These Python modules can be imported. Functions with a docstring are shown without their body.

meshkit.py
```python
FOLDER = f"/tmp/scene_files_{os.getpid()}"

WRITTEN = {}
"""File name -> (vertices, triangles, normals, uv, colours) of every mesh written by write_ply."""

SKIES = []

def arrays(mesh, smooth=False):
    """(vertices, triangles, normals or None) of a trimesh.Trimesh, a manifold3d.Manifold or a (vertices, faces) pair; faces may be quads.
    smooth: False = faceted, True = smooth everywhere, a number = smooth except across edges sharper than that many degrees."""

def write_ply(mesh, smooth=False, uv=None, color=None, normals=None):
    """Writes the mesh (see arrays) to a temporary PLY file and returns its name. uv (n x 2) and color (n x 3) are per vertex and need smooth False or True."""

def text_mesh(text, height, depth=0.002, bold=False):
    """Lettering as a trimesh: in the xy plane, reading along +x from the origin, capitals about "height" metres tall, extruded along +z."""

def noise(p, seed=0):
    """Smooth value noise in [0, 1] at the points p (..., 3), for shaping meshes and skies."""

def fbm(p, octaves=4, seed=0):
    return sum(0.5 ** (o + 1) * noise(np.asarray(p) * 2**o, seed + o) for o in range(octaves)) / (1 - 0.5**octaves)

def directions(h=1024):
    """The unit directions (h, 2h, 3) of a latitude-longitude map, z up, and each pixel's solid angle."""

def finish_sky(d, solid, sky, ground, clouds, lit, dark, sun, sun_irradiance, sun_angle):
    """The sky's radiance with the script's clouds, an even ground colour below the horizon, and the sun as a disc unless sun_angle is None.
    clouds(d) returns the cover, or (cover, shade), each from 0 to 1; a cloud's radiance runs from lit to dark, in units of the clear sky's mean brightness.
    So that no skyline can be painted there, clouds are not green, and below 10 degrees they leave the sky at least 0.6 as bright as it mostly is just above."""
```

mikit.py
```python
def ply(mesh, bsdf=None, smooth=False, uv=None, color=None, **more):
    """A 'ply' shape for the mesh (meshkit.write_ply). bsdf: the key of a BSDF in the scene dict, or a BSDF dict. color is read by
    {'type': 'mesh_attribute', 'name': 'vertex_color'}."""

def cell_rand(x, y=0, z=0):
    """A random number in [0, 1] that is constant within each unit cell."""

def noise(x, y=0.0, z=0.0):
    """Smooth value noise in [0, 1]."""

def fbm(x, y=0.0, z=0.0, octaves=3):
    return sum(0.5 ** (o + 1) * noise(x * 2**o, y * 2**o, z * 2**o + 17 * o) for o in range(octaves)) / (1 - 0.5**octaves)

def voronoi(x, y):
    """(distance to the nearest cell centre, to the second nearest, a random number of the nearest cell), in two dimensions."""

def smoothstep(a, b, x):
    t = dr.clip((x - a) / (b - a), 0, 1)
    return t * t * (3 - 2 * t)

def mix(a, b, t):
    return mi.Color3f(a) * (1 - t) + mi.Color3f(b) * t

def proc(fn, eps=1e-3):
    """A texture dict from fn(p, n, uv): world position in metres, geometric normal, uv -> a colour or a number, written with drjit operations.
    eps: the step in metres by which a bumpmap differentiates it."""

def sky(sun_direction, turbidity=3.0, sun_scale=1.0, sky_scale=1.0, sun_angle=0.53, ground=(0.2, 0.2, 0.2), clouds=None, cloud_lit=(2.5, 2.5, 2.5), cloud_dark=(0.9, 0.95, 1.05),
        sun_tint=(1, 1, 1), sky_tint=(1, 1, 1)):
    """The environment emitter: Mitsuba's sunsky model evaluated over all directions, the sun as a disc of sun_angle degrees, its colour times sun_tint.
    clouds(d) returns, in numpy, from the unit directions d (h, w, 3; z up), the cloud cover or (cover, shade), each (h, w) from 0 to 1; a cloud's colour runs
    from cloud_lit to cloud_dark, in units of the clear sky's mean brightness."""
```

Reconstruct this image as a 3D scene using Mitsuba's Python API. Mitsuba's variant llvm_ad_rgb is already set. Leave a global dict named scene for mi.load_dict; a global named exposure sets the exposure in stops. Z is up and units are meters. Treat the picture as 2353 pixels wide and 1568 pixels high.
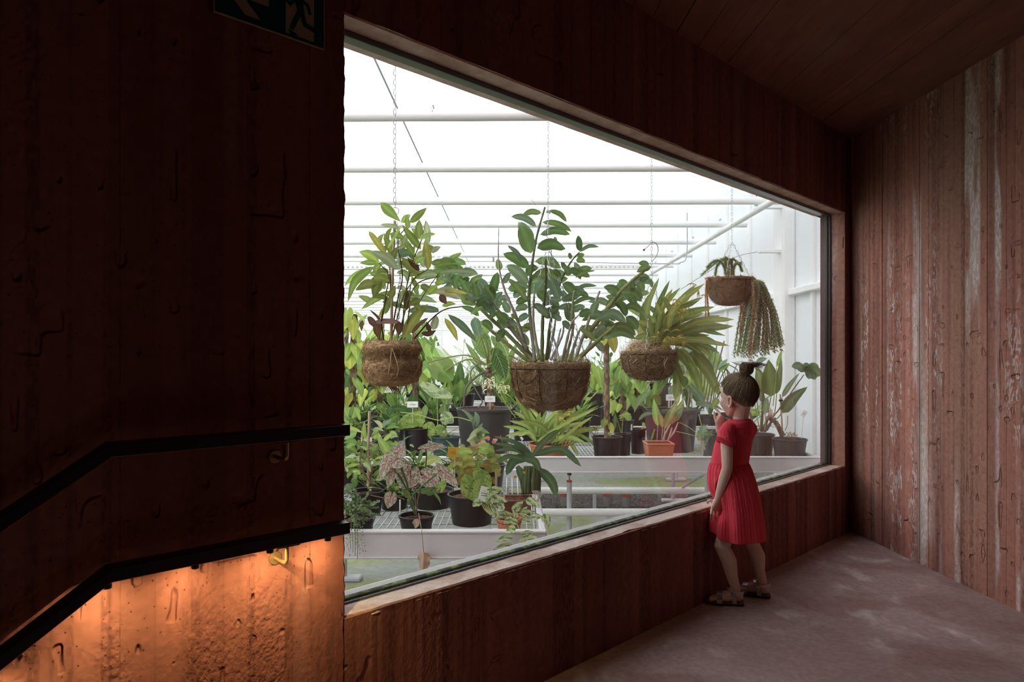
import math, random
import numpy as np, trimesh, drjit as dr, mitsuba as mi, mikit, meshkit
import manifold3d as m3
from mikit import noise, fbm, voronoi, cell_rand, smoothstep, mix
T = mi.ScalarTransform4f
PI = math.pi
# ---------------------------------------------------------------- camera, sky, exposure
F, CX, CY, EYE = 1580.0, 1176.5, 820.0, 1.2          # focal length and principal point of a 24 mm shift lens, eye height
exposure = 0.0
scene, labels = {}, {}
scene['camera'] = {'type': 'perspective', 'fov_axis': 'x', 'fov': 2 * math.degrees(math.atan(1176.5 / F)),
                   'principal_point_offset_x': 0.0, 'principal_point_offset_y': -(CY - 784.0) / 1568.0,
                   'near_clip': 0.05, 'far_clip': 200.0,
                   'to_world': T().look_at(origin=[0, 0, EYE], target=[0, 1, EYE], up=[0, 0, 1])}
SKY_L = 2.9
scene['sky'] = mikit.sky([0.3, 0.4, 0.85], turbidity=4.0, sun_scale=0.0, ground=(0.3, 0.3, 0.29), clouds=lambda d: np.ones(d.shape[:2]),
                         cloud_lit=(0.98, 1.0, 1.03), cloud_dark=(0.9, 0.95, 1.05))
scene['sky']['scale'] = 1.0                               # set below from the measured mean
_b = np.array(scene['sky']['bitmap'])[:200, :, :3].mean()
scene['sky']['scale'] = float(SKY_L / _b)

# ---------------------------------------------------------------- helpers
_count = {}
def key_of(name):
    n = _count.get(name, 0); _count[name] = n + 1
    return name if n == 0 else '%s_%03d' % (name, n)
def thing(name, label, cat, group=None):
    k = key_of(name); labels[k] = {'label': label, 'category': cat}
    if group: labels[k]['group'] = group
    return k
def part(parent, name, mesh, bsdf, smooth=False, uv=None, color=None, label=None, stuff=False):
    k = key_of(parent + '__' + name)
    scene[k] = mikit.ply(mesh, 'mat_' + bsdf, smooth=smooth, uv=uv, color=color)
    if label or stuff:
        labels[k] = {}
        if label: labels[k]['label'] = label
        if stuff: labels[k]['kind'] = 'stuff'
    return k
def single(name, mesh, bsdf, label, cat, group=None, smooth=False, uv=None, color=None):
    k = thing(name, label, cat, group)
    scene[k] = mikit.ply(mesh, 'mat_' + bsdf, smooth=smooth, uv=uv, color=color)
    return k
def struct(name, mesh, bsdf, smooth=False, label=None):
    k = key_of(name); labels[k] = {'kind': 'structure'}
    if label: labels[k]['label'] = label
    if mesh is not None: scene[k] = mikit.ply(mesh, 'mat_' + bsdf, smooth=smooth)
    return k
def P(u, v, Y):
    return np.array([(u - CX) / F * Y, Y, EYE - (v - CY) / F * Y])
def nrm(v):
    v = np.asarray(v, float); return v / (np.linalg.norm(v) + 1e-12)
cat = trimesh.util.concatenate
def box(lo, hi):
    lo, hi = np.minimum(lo, hi), np.maximum(lo, hi)
    b = trimesh.creation.box(extents=hi - lo); b.apply_translation((lo + hi) / 2); return b
def rbox(lo, hi, c=0.004):
    "box with chamfered edges"
    lo, hi = np.minimum(lo, hi).astype(float), np.maximum(lo, hi).astype(float); pts = []
    c = min(c, *(0.45 * (hi - lo)))
    for a in np.ndindex(2, 2, 2):
        p = np.where(a, hi, lo); s = np.where(a, -1, 1) * c
        for k in range(3):
            q = p + s; q[k] = p[k]; pts.append(q)
    return trimesh.convex.convex_hull(np.array(pts))
def curve(pts, n=16):
    "Catmull-Rom through pts"
    p = np.asarray(pts, float)
    if len(p) == 2: return p[0] + (p[1] - p[0]) * np.linspace(0, 1, n)[:, None]
    q = np.vstack([2 * p[0] - p[1], p, 2 * p[-1] - p[-2]]); out = []
    per = max(2, int(math.ceil(n / (len(p) - 1))))
    for i in range(len(p) - 1):
        a, b, c, d = q[i:i + 4]
        for t in np.arange(per) / per:
            out.append(0.5 * (2 * b + (c - a) * t + (2 * a - 5 * b + 4 * c - d) * t * t + (3 * b - a - 3 * c + d) * t ** 3))
    out.append(p[-1]); return np.array(out)
def tube(pts, r, sides=6, cap=True):
    p = np.asarray(pts, float); n = len(p); r = np.broadcast_to(np.asarray(r, float), (n,)) if np.ndim(r) == 0 or len(np.atleast_1d(r)) == n else np.interp(np.linspace(0, 1, n), np.linspace(0, 1, len(r)), r)
    t = np.gradient(p, axis=0); t /= np.linalg.norm(t, axis=1, keepdims=True) + 1e-12
    ref = np.array([0, 0, 1.0]) if abs(t[0][2]) < 0.9 else np.array([1.0, 0, 0])
    a = np.zeros_like(p); x = nrm(np.cross(ref, t[0]))
    for i in range(n):
        x = nrm(x - t[i] * np.dot(x, t[i])); a[i] = x
    b = np.cross(t, a); ang = np.arange(sides) * 2 * PI / sides
    v = (p[:, None] + r[:, None, None] * (np.cos(ang)[None, :, None] * a[:, None] + np.sin(ang)[None, :, None] * b[:, None])).reshape(-1, 3)
    i, j = np.meshgrid(np.arange(n - 1), np.arange(sides), indexing='ij')
    q = np.stack([i * sides + j, i * sides + (j + 1) % sides, (i + 1) * sides + (j + 1) % sides, (i + 1) * sides + j], -1).reshape(-1, 4)
    f = np.vstack([q[:, [0, 1, 2]], q[:, [0, 2, 3]]])
    if cap:
        v = np.vstack([v, p[0], p[-1]]); j = np.arange(sides)
        f = np.vstack([f, np.stack([(j + 1) % sides, j, 0 * j + n * sides], 1), np.stack([(n - 1) * sides + j, (n - 1) * sides + (j + 1) % sides, 0 * j + n * sides + 1], 1)])
    return trimesh.Trimesh(v, f, process=False)
def lathe(prof, c=(0, 0, 0), n=28):
    "closed or open profile (r, z) turned about z"
    prof = np.asarray(prof, float); ang = np.arange(n) * 2 * PI / n; m = len(prof)
    v = np.stack([prof[:, 0][:, None] * np.cos(ang), prof[:, 0][:, None] * np.sin(ang), np.broadcast_to(prof[:, 1][:, None], (m, n))], -1).reshape(-1, 3) + np.asarray(c, float)
    i, j = np.meshgrid(np.arange(m - 1), np.arange(n), indexing='ij')
    q = np.stack([i * n + j, i * n + (j + 1) % n, (i + 1) * n + (j + 1) % n, (i + 1) * n + j], -1).reshape(-1, 4)
    return trimesh.Trimesh(v, np.vstack([q[:, [0, 1, 2]], q[:, [0, 2, 3]]]), process=False)
def grid(fn, nu, nv):
    "mesh from fn(u, v) -> (nu, nv, 3), u and v in [0, 1]; returns mesh, uv"
    u, v = np.meshgrid(np.linspace(0, 1, nu), np.linspace(0, 1, nv), indexing='ij')
    p = fn(u, v).reshape(-1, 3); i, j = np.meshgrid(np.arange(nu - 1), np.arange(nv - 1), indexing='ij')
    q = np.stack([i * nv + j, (i + 1) * nv + j, (i + 1) * nv + j + 1, i * nv + j + 1], -1).reshape(-1, 4)
    return trimesh.Trimesh(p, np.vstack([q[:, [0, 1, 2]], q[:, [0, 2, 3]]]), process=False), np.stack([u, v], -1).reshape(-1, 2)

# window wall frame: s runs from the room's corner to the left, off > 0 into the room
CORNER = np.array([2.337, 4.74]); WD = nrm([(2770 - CX) / F, 1.0]); WN = np.array([WD[1], -WD[0]])
def W(s, z, off=0.0):
    p = CORNER - s * WD + off * WN; return np.array([p[0], p[1], z])
WM = np.eye(4); WM[:3, 0] = [-WD[0], -WD[1], 0]; WM[:3, 1] = [WN[0], WN[1], 0]; WM[:3, 2] = [0, 0, 1]; WM[:2, 3] = CORNER
def inwall(m):                                            # (s, off, z) mesh -> world
    m = m.copy(); m.apply_transform(WM); return m
RD = nrm([(1122 - CX) / F, 1.0])                          # direction of the right wall
RN = np.array([-RD[1], RD[0]])                            # into the room
RM = np.eye(4); RM[:3, 0] = [-RD[0], -RD[1], 0]; RM[:3, 1] = [RN[0], RN[1], 0]; RM[:3, 2] = [0, 0, 1]; RM[:2, 3] = CORNER
def inright(m):
    m = m.copy(); m.apply_transform(RM); return m
def fixn(m):
    if m.volume < 0: m.invert()
    return m
# ---------------------------------------------------------------- materials
VC = {'type': 'mesh_attribute', 'name': 'vertex_color'}
def rgb(*c): return {'type': 'rgb', 'value': [float(x) for x in c]}
MATT = 'galvanised stem terracotta terracotta_dark cup_grey red_rim red_plastic tag_orange hair_dark wire_black frame_brown sign_cream sign_green ledge_metal hose_black bamboo ink paper_white'.split()
def plain(name, col, rough=0.5, spec=0.5, metal=0.0, **kw):
    col = rgb(*col) if not isinstance(col, dict) else col
    if name in MATT: b = {'type': 'diffuse', 'reflectance': col}
    elif metal > 0.2 or kw or col['type'] != 'rgb' and rough < 0.6: b = {'type': 'principled', 'base_color': col, 'roughness': rough, 'specular': spec, 'metallic': metal, **kw}
    elif rough >= 0.6 or name.startswith('white') or name == 'aluminium': b = {'type': 'diffuse', 'reflectance': col}
    else: b = {'type': 'roughplastic', 'diffuse_reflectance': col, 'alpha': max(0.05, rough * rough), 'int_ior': 1.3 + 0.4 * spec, 'nonlinear': False}
    scene['mat_' + name] = {'type': 'twosided', 'bsdf': b}
def matt(name, col): scene['mat_' + name] = {'type': 'twosided', 'bsdf': {'type': 'diffuse', 'reflectance': rgb(*col) if not isinstance(col, dict) else col}}
def bumped(name, col, bump, scale, rough=0.8, spec=0.3, **kw):
    b = {'type': 'principled', 'base_color': col, 'roughness': rough, 'specular': spec, **kw} if kw else {'type': 'diffuse', 'reflectance': col}
    scene['mat_' + name] = {'type': 'twosided', 'bsdf': {'type': 'bumpmap', 'arbitrary': bump, 'scale': scale, 'bsdf': b}}
def concrete(along, ref, A, B, D, white, wamt, seed, gain=1.0, jd=0.5, pits=0.80, dk=0.55):
    "board-marked red concrete: along = the horizontal direction that crosses the boards"
    ax, ay = float(along[0]), float(along[1])
    def f(p, n, uv):
        s = p.x * ax + p.y * ay + seed; z = p.z
        strip = noise(s * 9.0, z * 0.12, 3.1)
        streak = noise(s * 42.0, z * 0.7, 7.7)
        cloud = fbm(s * 3.0, z * 2.0, 1.3, octaves=3)
        c = mix(A, B, smoothstep(0.25, 0.75, strip * 0.6 + cloud * 0.4))
        q = s * 10.5 + 0.8 * noise(s * 4.0); fq = q - dr.floor(q); c = c * (0.87 + 0.26 * cell_rand(q)) * (1 - jd * (1 - smoothstep(0.0, 0.06, dr.minimum(fq, 1 - fq))) * noise(s * 3, z * 3.0))
        c = mix(c, D, dk * smoothstep(0.62, 0.85, streak))
        g = fbm(s * 60, z * 60, 2.2, octaves=2)
        c = c * (0.82 + 0.36 * g)
        w = smoothstep(0.60, 0.86, noise(s * 14.0, z * 0.5, 11.0)) * smoothstep(0.35, 0.62, fbm(s * 16, z * 2.2, 4.0, octaves=3)) * smoothstep(0.3, 0.55, fbm(s * 1.3, z * 0.8, 9.0, octaves=2))
        w2 = smoothstep(0.55, 0.75, noise(s * 24.0 + 9, z * 0.35, 21.0)) * smoothstep(0.42, 0.6, fbm(s * 40, z * 14.0, 14.0, octaves=3)) * smoothstep(0.4, 0.6, noise(s * 1.7 + 3, z * 0.9, 19.0))
        sp = smoothstep(0.45, 0.62, noise(s * 150, z * 60, 31.0))
        c = mix(c, white, wamt * dr.maximum(w * (0.55 + 0.45 * sp), 0.75 * w2 * sp))
        c = c * (1 - 0.35 * smoothstep(0.62, 0.78, noise(s * 30.0, z * 0.25, 41.0)) * (0.4 + 0.6 * sp))
        d, _, r = voronoi(s * 60, z * 46)
        pit = (1 - smoothstep(0.03, 0.09 + 0.16 * (r - pits), d)) * smoothstep(pits, pits + 0.04, r)
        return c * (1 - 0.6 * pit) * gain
    return mikit.proc(f)
def concrete_bump(along, seed):
    ax, ay = float(along[0]), float(along[1])
    def f(p, n, uv):
        s = p.x * ax + p.y * ay + seed; z = p.z
        rough = smoothstep(0.5, 0.8, noise(s * 11.0, z * 0.25, 5.0))
        h = 0.35 * fbm(s * 120, z * 90, p.x * 0 + 1, octaves=3) * (0.4 + 0.8 * rough) + 0.25 * noise(s * 55, z * 3.0)
        d, _, r = voronoi(s * 60, z * 46)
        pit = (1 - smoothstep(0.03, 0.08 + 0.16 * (r - 0.8), d)) * smoothstep(0.80, 0.84, r)
        return h - 1.0 * pit - 1.1 * smoothstep(0.86, 0.93, noise(s * 26 + 5, z * 19, 8.0))
    return mikit.proc(f, eps=1e-3)
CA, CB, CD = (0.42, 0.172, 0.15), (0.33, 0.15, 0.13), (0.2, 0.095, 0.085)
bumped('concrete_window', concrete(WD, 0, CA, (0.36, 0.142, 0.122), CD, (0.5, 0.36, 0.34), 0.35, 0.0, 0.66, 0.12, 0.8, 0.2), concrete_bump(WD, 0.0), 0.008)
bumped('concrete_right', concrete(RD, 0, (0.47, 0.213, 0.166), (0.39, 0.208, 0.156), CD, (0.78, 0.70, 0.66), 0.95, 3.0, 1.0, 0.5, 0.62), concrete_bump(RD, 3.0), 0.010)
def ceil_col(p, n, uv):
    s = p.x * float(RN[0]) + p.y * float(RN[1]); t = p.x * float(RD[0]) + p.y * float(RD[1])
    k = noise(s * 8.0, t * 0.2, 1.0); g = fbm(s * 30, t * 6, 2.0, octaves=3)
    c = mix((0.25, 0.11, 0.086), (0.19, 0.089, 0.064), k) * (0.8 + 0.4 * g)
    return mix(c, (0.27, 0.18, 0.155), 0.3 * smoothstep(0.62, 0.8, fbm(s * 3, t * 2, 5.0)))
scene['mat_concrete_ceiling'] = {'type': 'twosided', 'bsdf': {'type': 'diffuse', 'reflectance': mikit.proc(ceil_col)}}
def floor_col(p, n, uv):
    a = fbm(p.x * 1.6, p.y * 1.6, 1.0, octaves=4); b = fbm(p.x * 9 + a * 3, p.y * 5, 4.0, octaves=4)
    c = mix((0.35, 0.235, 0.22), (0.42, 0.30, 0.285), smoothstep(0.3, 0.7, a))
    c = mix(c, (0.62, 0.54, 0.51), 0.6 * smoothstep(0.55, 0.75, b) * smoothstep(0.4, 0.6, a))
    c = mix(c, (0.27, 0.15, 0.14), 0.55 * smoothstep(0.55, 0.7, fbm(p.x * 3.3 + 7, p.y * 3.3, 8.0, octaves=3)))
    return c * 1.08 * (0.85 + 0.3 * fbm(p.x * 60, p.y * 60, 3.0, octaves=2))
bumped('concrete_floor', mikit.proc(floor_col), mikit.proc(lambda p, n, uv: fbm(p.x * 25, p.y * 25, 2.0, octaves=4)), 0.003, 0.55, 0.4)
def sill_col(p, n, uv):
    a = fbm(p.x * 9, p.y * 9, p.z * 9, octaves=4)
    c = mix((0.52, 0.38, 0.32), (0.66, 0.55, 0.49), smoothstep(0.35, 0.65, a))
    return c * (0.85 + 0.3 * fbm(p.x * 70, p.y * 70, p.z * 70, octaves=2))
bumped('concrete_sill', mikit.proc(sill_col), mikit.proc(lambda p, n, uv: fbm(p.x * 60, p.y * 60, p.z * 60, octaves=3)), 0.0025, 0.85, 0.2)
def gh_floor(p, n, uv):
    a = fbm(p.x * 1.1, p.y * 1.1, 2.0, octaves=4); b = fbm(p.x * 30, p.y * 30, 3.0, octaves=2)
    c = mix((0.33, 0.34, 0.31), (0.25, 0.27, 0.23), smoothstep(0.3, 0.7, a))
    return mix(c, (0.25, 0.29, 0.11), 0.75 * smoothstep(0.5, 0.68, fbm(p.x * 1.7 + 5, p.y * 1.7, 6.0, octaves=3))) * (0.85 + 0.3 * b)
matt('greenhouse_concrete', mikit.proc(gh_floor))
def gravel(p, n, uv):
    d, e, r = voronoi(p.x * 55, p.y * 55)
    return mi.Color3f(0.04 + 0.16 * r * smoothstep(0.0, 0.3, e - d)) * mi.Color3f(1, 0.97, 0.92)
matt('gravel', mikit.proc(gravel))
plain('white_paint', (0.87, 0.88, 0.87), 0.4)
plain('white_sheet', (0.84, 0.87, 0.885), 0.45)
plain('aluminium', (0.62, 0.62, 0.615), 0.5, metal=0.05)
plain('ledge_metal', (0.30, 0.32, 0.31), 0.5)
plain('galvanised', (0.50, 0.52, 0.53), 0.45, metal=0.5)
plain('steel', (0.45, 0.47, 0.48), 0.3, metal=0.9)
plain('frame_black', (0.015, 0.016, 0.016), 0.35)
plain('frame_grey', (0.10, 0.10, 0.095), 0.4)
plain('rail_black', (0.010, 0.010, 0.012), 0.38, 0.45)
plain('brass', (0.42, 0.30, 0.15), 0.35, metal=0.8)
def algae(p, n, uv):
    a = fbm(p.x * 40, p.y * 40, p.z * 40, octaves=3)
    return mix((0.025, 0.035, 0.02), (0.12, 0.16, 0.06), smoothstep(0.45, 0.7, a))
matt('algae', mikit.proc(algae))
scene['mat_pane_glass'] = {'type': 'thindielectric', 'int_ior': 1.5}
plain('pot_black', (0.014, 0.014, 0.016), 0.5, 0.25)
plain('pot_grey', (0.055, 0.053, 0.052), 0.55, 0.3)
plain('pot_green', (0.03, 0.065, 0.07), 0.45, 0.4)
plain('terracotta', (0.48, 0.19, 0.10), 0.65, 0.3)
plain('terracotta_dark', (0.26, 0.11, 0.075), 0.7, 0.3)
def soil(p, n, uv):
    d, e, r = voronoi(p.x * 90, p.y * 90 + p.z * 50)
    return mix((0.03, 0.02, 0.014), (0.17, 0.10, 0.065), r * smoothstep(0.0, 0.2, e - d))
matt('soil', mikit.proc(soil))
def coir(p, n, uv):
    a = noise(p.x * 170 + 30 * noise(p.x * 25, p.y * 25, p.z * 25), p.y * 170, p.z * 150); b = fbm(p.x * 14, p.y * 14, p.z * 14, octaves=3)
    c = mix((0.085, 0.05, 0.028), (0.36, 0.245, 0.135), smoothstep(0.2, 0.8, a * 0.7 + b * 0.3))
    return mix(c, (0.5, 0.36, 0.2), smoothstep(0.8, 0.95, a) * 0.7)
matt('coir', mikit.proc(coir))
matt('coir_fibre', (0.34, 0.21, 0.10))
matt('coir_dark', (0.15, 0.09, 0.05))
matt('straw', (0.55, 0.43, 0.26))
plain('wire_black', (0.02, 0.02, 0.02), 0.4)
plain('paper_white', (0.82, 0.82, 0.80), 0.6)
plain('ink', (0.12, 0.12, 0.12), 0.7)
plain('tag_orange', (0.62, 0.34, 0.05), 0.5)
plain('red_plastic', (0.55, 0.07, 0.04), 0.5)
plain('bamboo', (0.50, 0.39, 0.26), 0.6)
def bark(p, n, uv):
    a = fbm(p.x * 60, p.y * 60, p.z * 24, octaves=3)
    return mix((0.11, 0.075, 0.05), (0.30, 0.22, 0.15), smoothstep(0.3, 0.7, a))
matt('bark', mikit.proc(bark))

plain('stem', VC, 0.55, 0.4)
def thin(name, col, rough=0.4, dt=0.7):
    scene['mat_' + name] = {'type': 'principledthin', 'base_color': col, 'roughness': rough, 'diff_trans': dt, 'spec_trans': 0.0, 'eta': 1.4}
thin('leaf', VC, 0.38, 0.65)
thin('leaf_soft', VC, 0.6, 0.9)
plain('skin_like', (0.6, 0.4, 0.3), 0.5)
plain('frame_brown', (0.10, 0.085, 0.085), 0.35)
plain('sign_cream', (0.40, 0.34, 0.24), 0.5)
plain('sign_green', (0.008, 0.07, 0.05), 0.5)
def cloth(name, col): thin(name, rgb(*col), 0.9, 1.1)
cloth('shade_cloth', (0.85, 0.87, 0.88))
plain('red_rim', (0.5, 0.05, 0.04), 0.5)
plain('cup_grey', (0.25, 0.26, 0.26), 0.5)
plain('hose_black', (0.02, 0.02, 0.02), 0.5)
def coir2(p, n, uv):
    a = noise(p.x * 170 + 30 * noise(p.x * 25, p.y * 25, p.z * 25), p.y * 170, p.z * 150); b = fbm(p.x * 14, p.y * 14, p.z * 14, octaves=3)
    return mix(mix((0.16, 0.095, 0.05), (0.50, 0.35, 0.19), smoothstep(0.2, 0.8, a * 0.7 + b * 0.3)), (0.6, 0.45, 0.28), smoothstep(0.8, 0.95, a) * 0.7)
matt('coir_gold', mikit.proc(coir2))
plain('skin', VC, 0.5, 0.35)
def weave(p, n, uv):
    return 0.6 * noise(uv.x * 190, uv.y * 14, 1.0) + 0.4 * noise(uv.x * 150, uv.y * 90, 2.0) + 0.5 * fbm(uv.x * 40, uv.y * 30, 3.0, octaves=2)
bumped('dress_red', rgb(0.72, 0.06, 0.09), mikit.proc(weave, eps=5e-4), 0.0035, 0.85, 0.2, sheen=0.4)
def hairc(p, n, uv):
    return mix((0.045, 0.028, 0.015), (0.19, 0.125, 0.065), smoothstep(0.25, 0.8, noise(p.x * 260, p.y * 260, p.z * 60)))
plain('hair', VC, 0.42, 0.45)
def glitter(p, n, uv):
    a = noise(p.x * 900, p.y * 900, p.z * 900)
    return mix((0.42, 0.38, 0.37), (0.85, 0.80, 0.78), smoothstep(0.45, 0.8, a))
plain('sandal_silver', mikit.proc(glitter), 0.35, 0.5, metal=0.6)
plain('sandal_sole', (0.05, 0.045, 0.04), 0.8, 0.2)
plain('footbed', (0.16, 0.12, 0.09), 0.9, 0.2)
plain('eye_white', (0.75, 0.73, 0.70), 0.2)
plain('eye_iris', (0.06, 0.045, 0.03), 0.15)
plain('hair_dark', (0.05, 0.032, 0.018), 0.5, 0.4)
# ---------------------------------------------------------------- the room
rng = random.Random(5); nr = np.random.RandomState(7)
ZC, ZS, ZH, S0, S1 = 2.70, 0.4585, 2.178, 0.12, 3.96        # ceiling, sill, head, right and left jamb of the opening
LW, LR = 6.6, 8.5                                          # lengths of the window wall and the right wall
def strips(length, lo, hi):
    out, s = [], 0.0
    while s < length:
        w = rng.uniform(lo, hi); out.append((s, min(s + w, length))); s += w
    return out
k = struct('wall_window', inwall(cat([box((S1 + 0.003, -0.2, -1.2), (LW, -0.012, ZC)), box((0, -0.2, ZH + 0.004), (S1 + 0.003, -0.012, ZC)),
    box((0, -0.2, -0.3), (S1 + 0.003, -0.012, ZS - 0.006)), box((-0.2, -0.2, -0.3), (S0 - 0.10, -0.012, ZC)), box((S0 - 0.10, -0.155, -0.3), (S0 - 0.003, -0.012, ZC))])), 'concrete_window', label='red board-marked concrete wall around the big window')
def strip_mesh(a, b, zlo, zhi, d, jag=None):
    "one board mark: a slab 12 mm thick whose face stands d proud; jag: 'left' edge broken like chipped concrete"
    if jag is None:
        return box((a, -0.012, zlo), (b, d, zhi))
    z = np.linspace(zlo, zhi, 260); e = 0.010 * np.maximum(0, meshkit.fbm(np.stack([z * 14, z * 0, z * 0], 1), 5, 3) - 0.35) - 0.003 + 0.004 * (meshkit.noise(np.stack([z * 130, z * 0, z * 0], 1), 4) - 0.5)
    e2 = 0.002 + 0.003 * meshkit.noise(np.stack([z * 90, z * 0 + 5, z * 0], 1), 9)
    rings = [np.stack([z * 0 + b, z * 0 - 0.012, z], 1), np.stack([z * 0 + b, z * 0 + d, z], 1), np.stack([a + e + e2 + 0.003, z * 0 + d, z], 1), np.stack([a + e, d - 0.003 - e2, z], 1), np.stack([a + e * 0.6, z * 0 - 0.012, z], 1)]
    v = np.stack(rings, 1).reshape(-1, 3); n, m = len(z), 5; i, j = np.meshgrid(np.arange(n - 1), np.arange(m - 1), indexing='ij')
    q = np.stack([i * m + j, (i + 1) * m + j, (i + 1) * m + j + 1, i * m + j + 1], -1).reshape(-1, 4)
    return trimesh.Trimesh(v, np.vstack([q[:, [0, 1, 2]], q[:, [0, 2, 3]]]), process=False)
def proud(): return rng.choice([0.0, 0.0, 0.0006, 0.001, 0.0015, 0.0022])
for a, b in strips(S1, 0.07, 0.16):
    d = proud()
    part(k, 'board_mark', inwall(strip_mesh(a, b, ZH, ZC, d)), 'concrete_window')
    if b > S0: part(k, 'board_mark', inwall(strip_mesh(a, b, -0.05, ZS - 0.004, d * 0.8)), 'concrete_window')
    else: part(k, 'board_mark', inwall(strip_mesh(a, b, -0.05, ZS - 0.004, d)), 'concrete_window')
part(k, 'board_mark', inwall(strip_mesh(0, S0, ZS - 0.004, ZH, 0.002)), 'concrete_window')
first = True
for a, b in strips(LW - S1, 0.07, 0.15):
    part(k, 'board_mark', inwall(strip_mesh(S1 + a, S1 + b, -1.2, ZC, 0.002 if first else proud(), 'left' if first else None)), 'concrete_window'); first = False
# sill slab with a broken front edge, soffit and jambs of the opening
def sill(u, v):
    s = S0 + (S1 + 0.02 - S0) * u; o = np.minimum(0.0035, 0.0035 - v * 0.2)
    ch = np.maximum(0, meshkit.fbm(np.stack([s * 7, s * 0, s * 0], -1), 5, 21) - 0.52) * 0.055 + 0.004 * meshkit.noise(np.stack([s * 60, s * 0, s * 0], -1), 5)
    z = ZS + 0.0015 * (meshkit.noise(np.stack([s * 30, o * 60, s * 0], -1), 2) - 0.5)
    o = np.where(v < 0.02, o - ch, o); z = np.where(v < 0.001, ZS - 0.014, z)
    o = np.where((v >= 0.02) & (v < 0.1), np.minimum(o, o - ch * 0.6), o)
    return np.stack([s, o, z], -1)
m, _ = grid(sill, 420, 24)
part(k, 'sill', inwall(m), 'concrete_sill', smooth=40, label='pale dusty concrete sill with a chipped front edge')
def soffit(u, v):
    s = S0 + (S1 + 0.02 - S0) * u; o = 0.003 - v * 0.203
    ch = 0.012 * np.maximum(0, meshkit.fbm(np.stack([s * 9, s * 0, s * 0], -1), 4, 5) - 0.45)
    return np.stack([s, np.where(v < 0.05, o - ch, o), ZH + 0.001 * meshkit.noise(np.stack([s * 20, o * 40, s * 0], -1), 6)], -1)
m, _ = grid(soffit, 260, 16)
part(k, 'soffit', inwall(m), 'concrete_sill', smooth=40)
def jamb(u, v):
    z = ZS + (ZH - ZS) * u; o = 0.002 - v * 0.156
    return np.stack([S0 + 0.002 * meshkit.noise(np.stack([z * 40, o * 40, z * 0], -1), 6), o, z], -1)
m, _ = grid(jamb, 160, 12); part(k, 'jamb', inwall(m), 'concrete_right', smooth=40)
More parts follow.
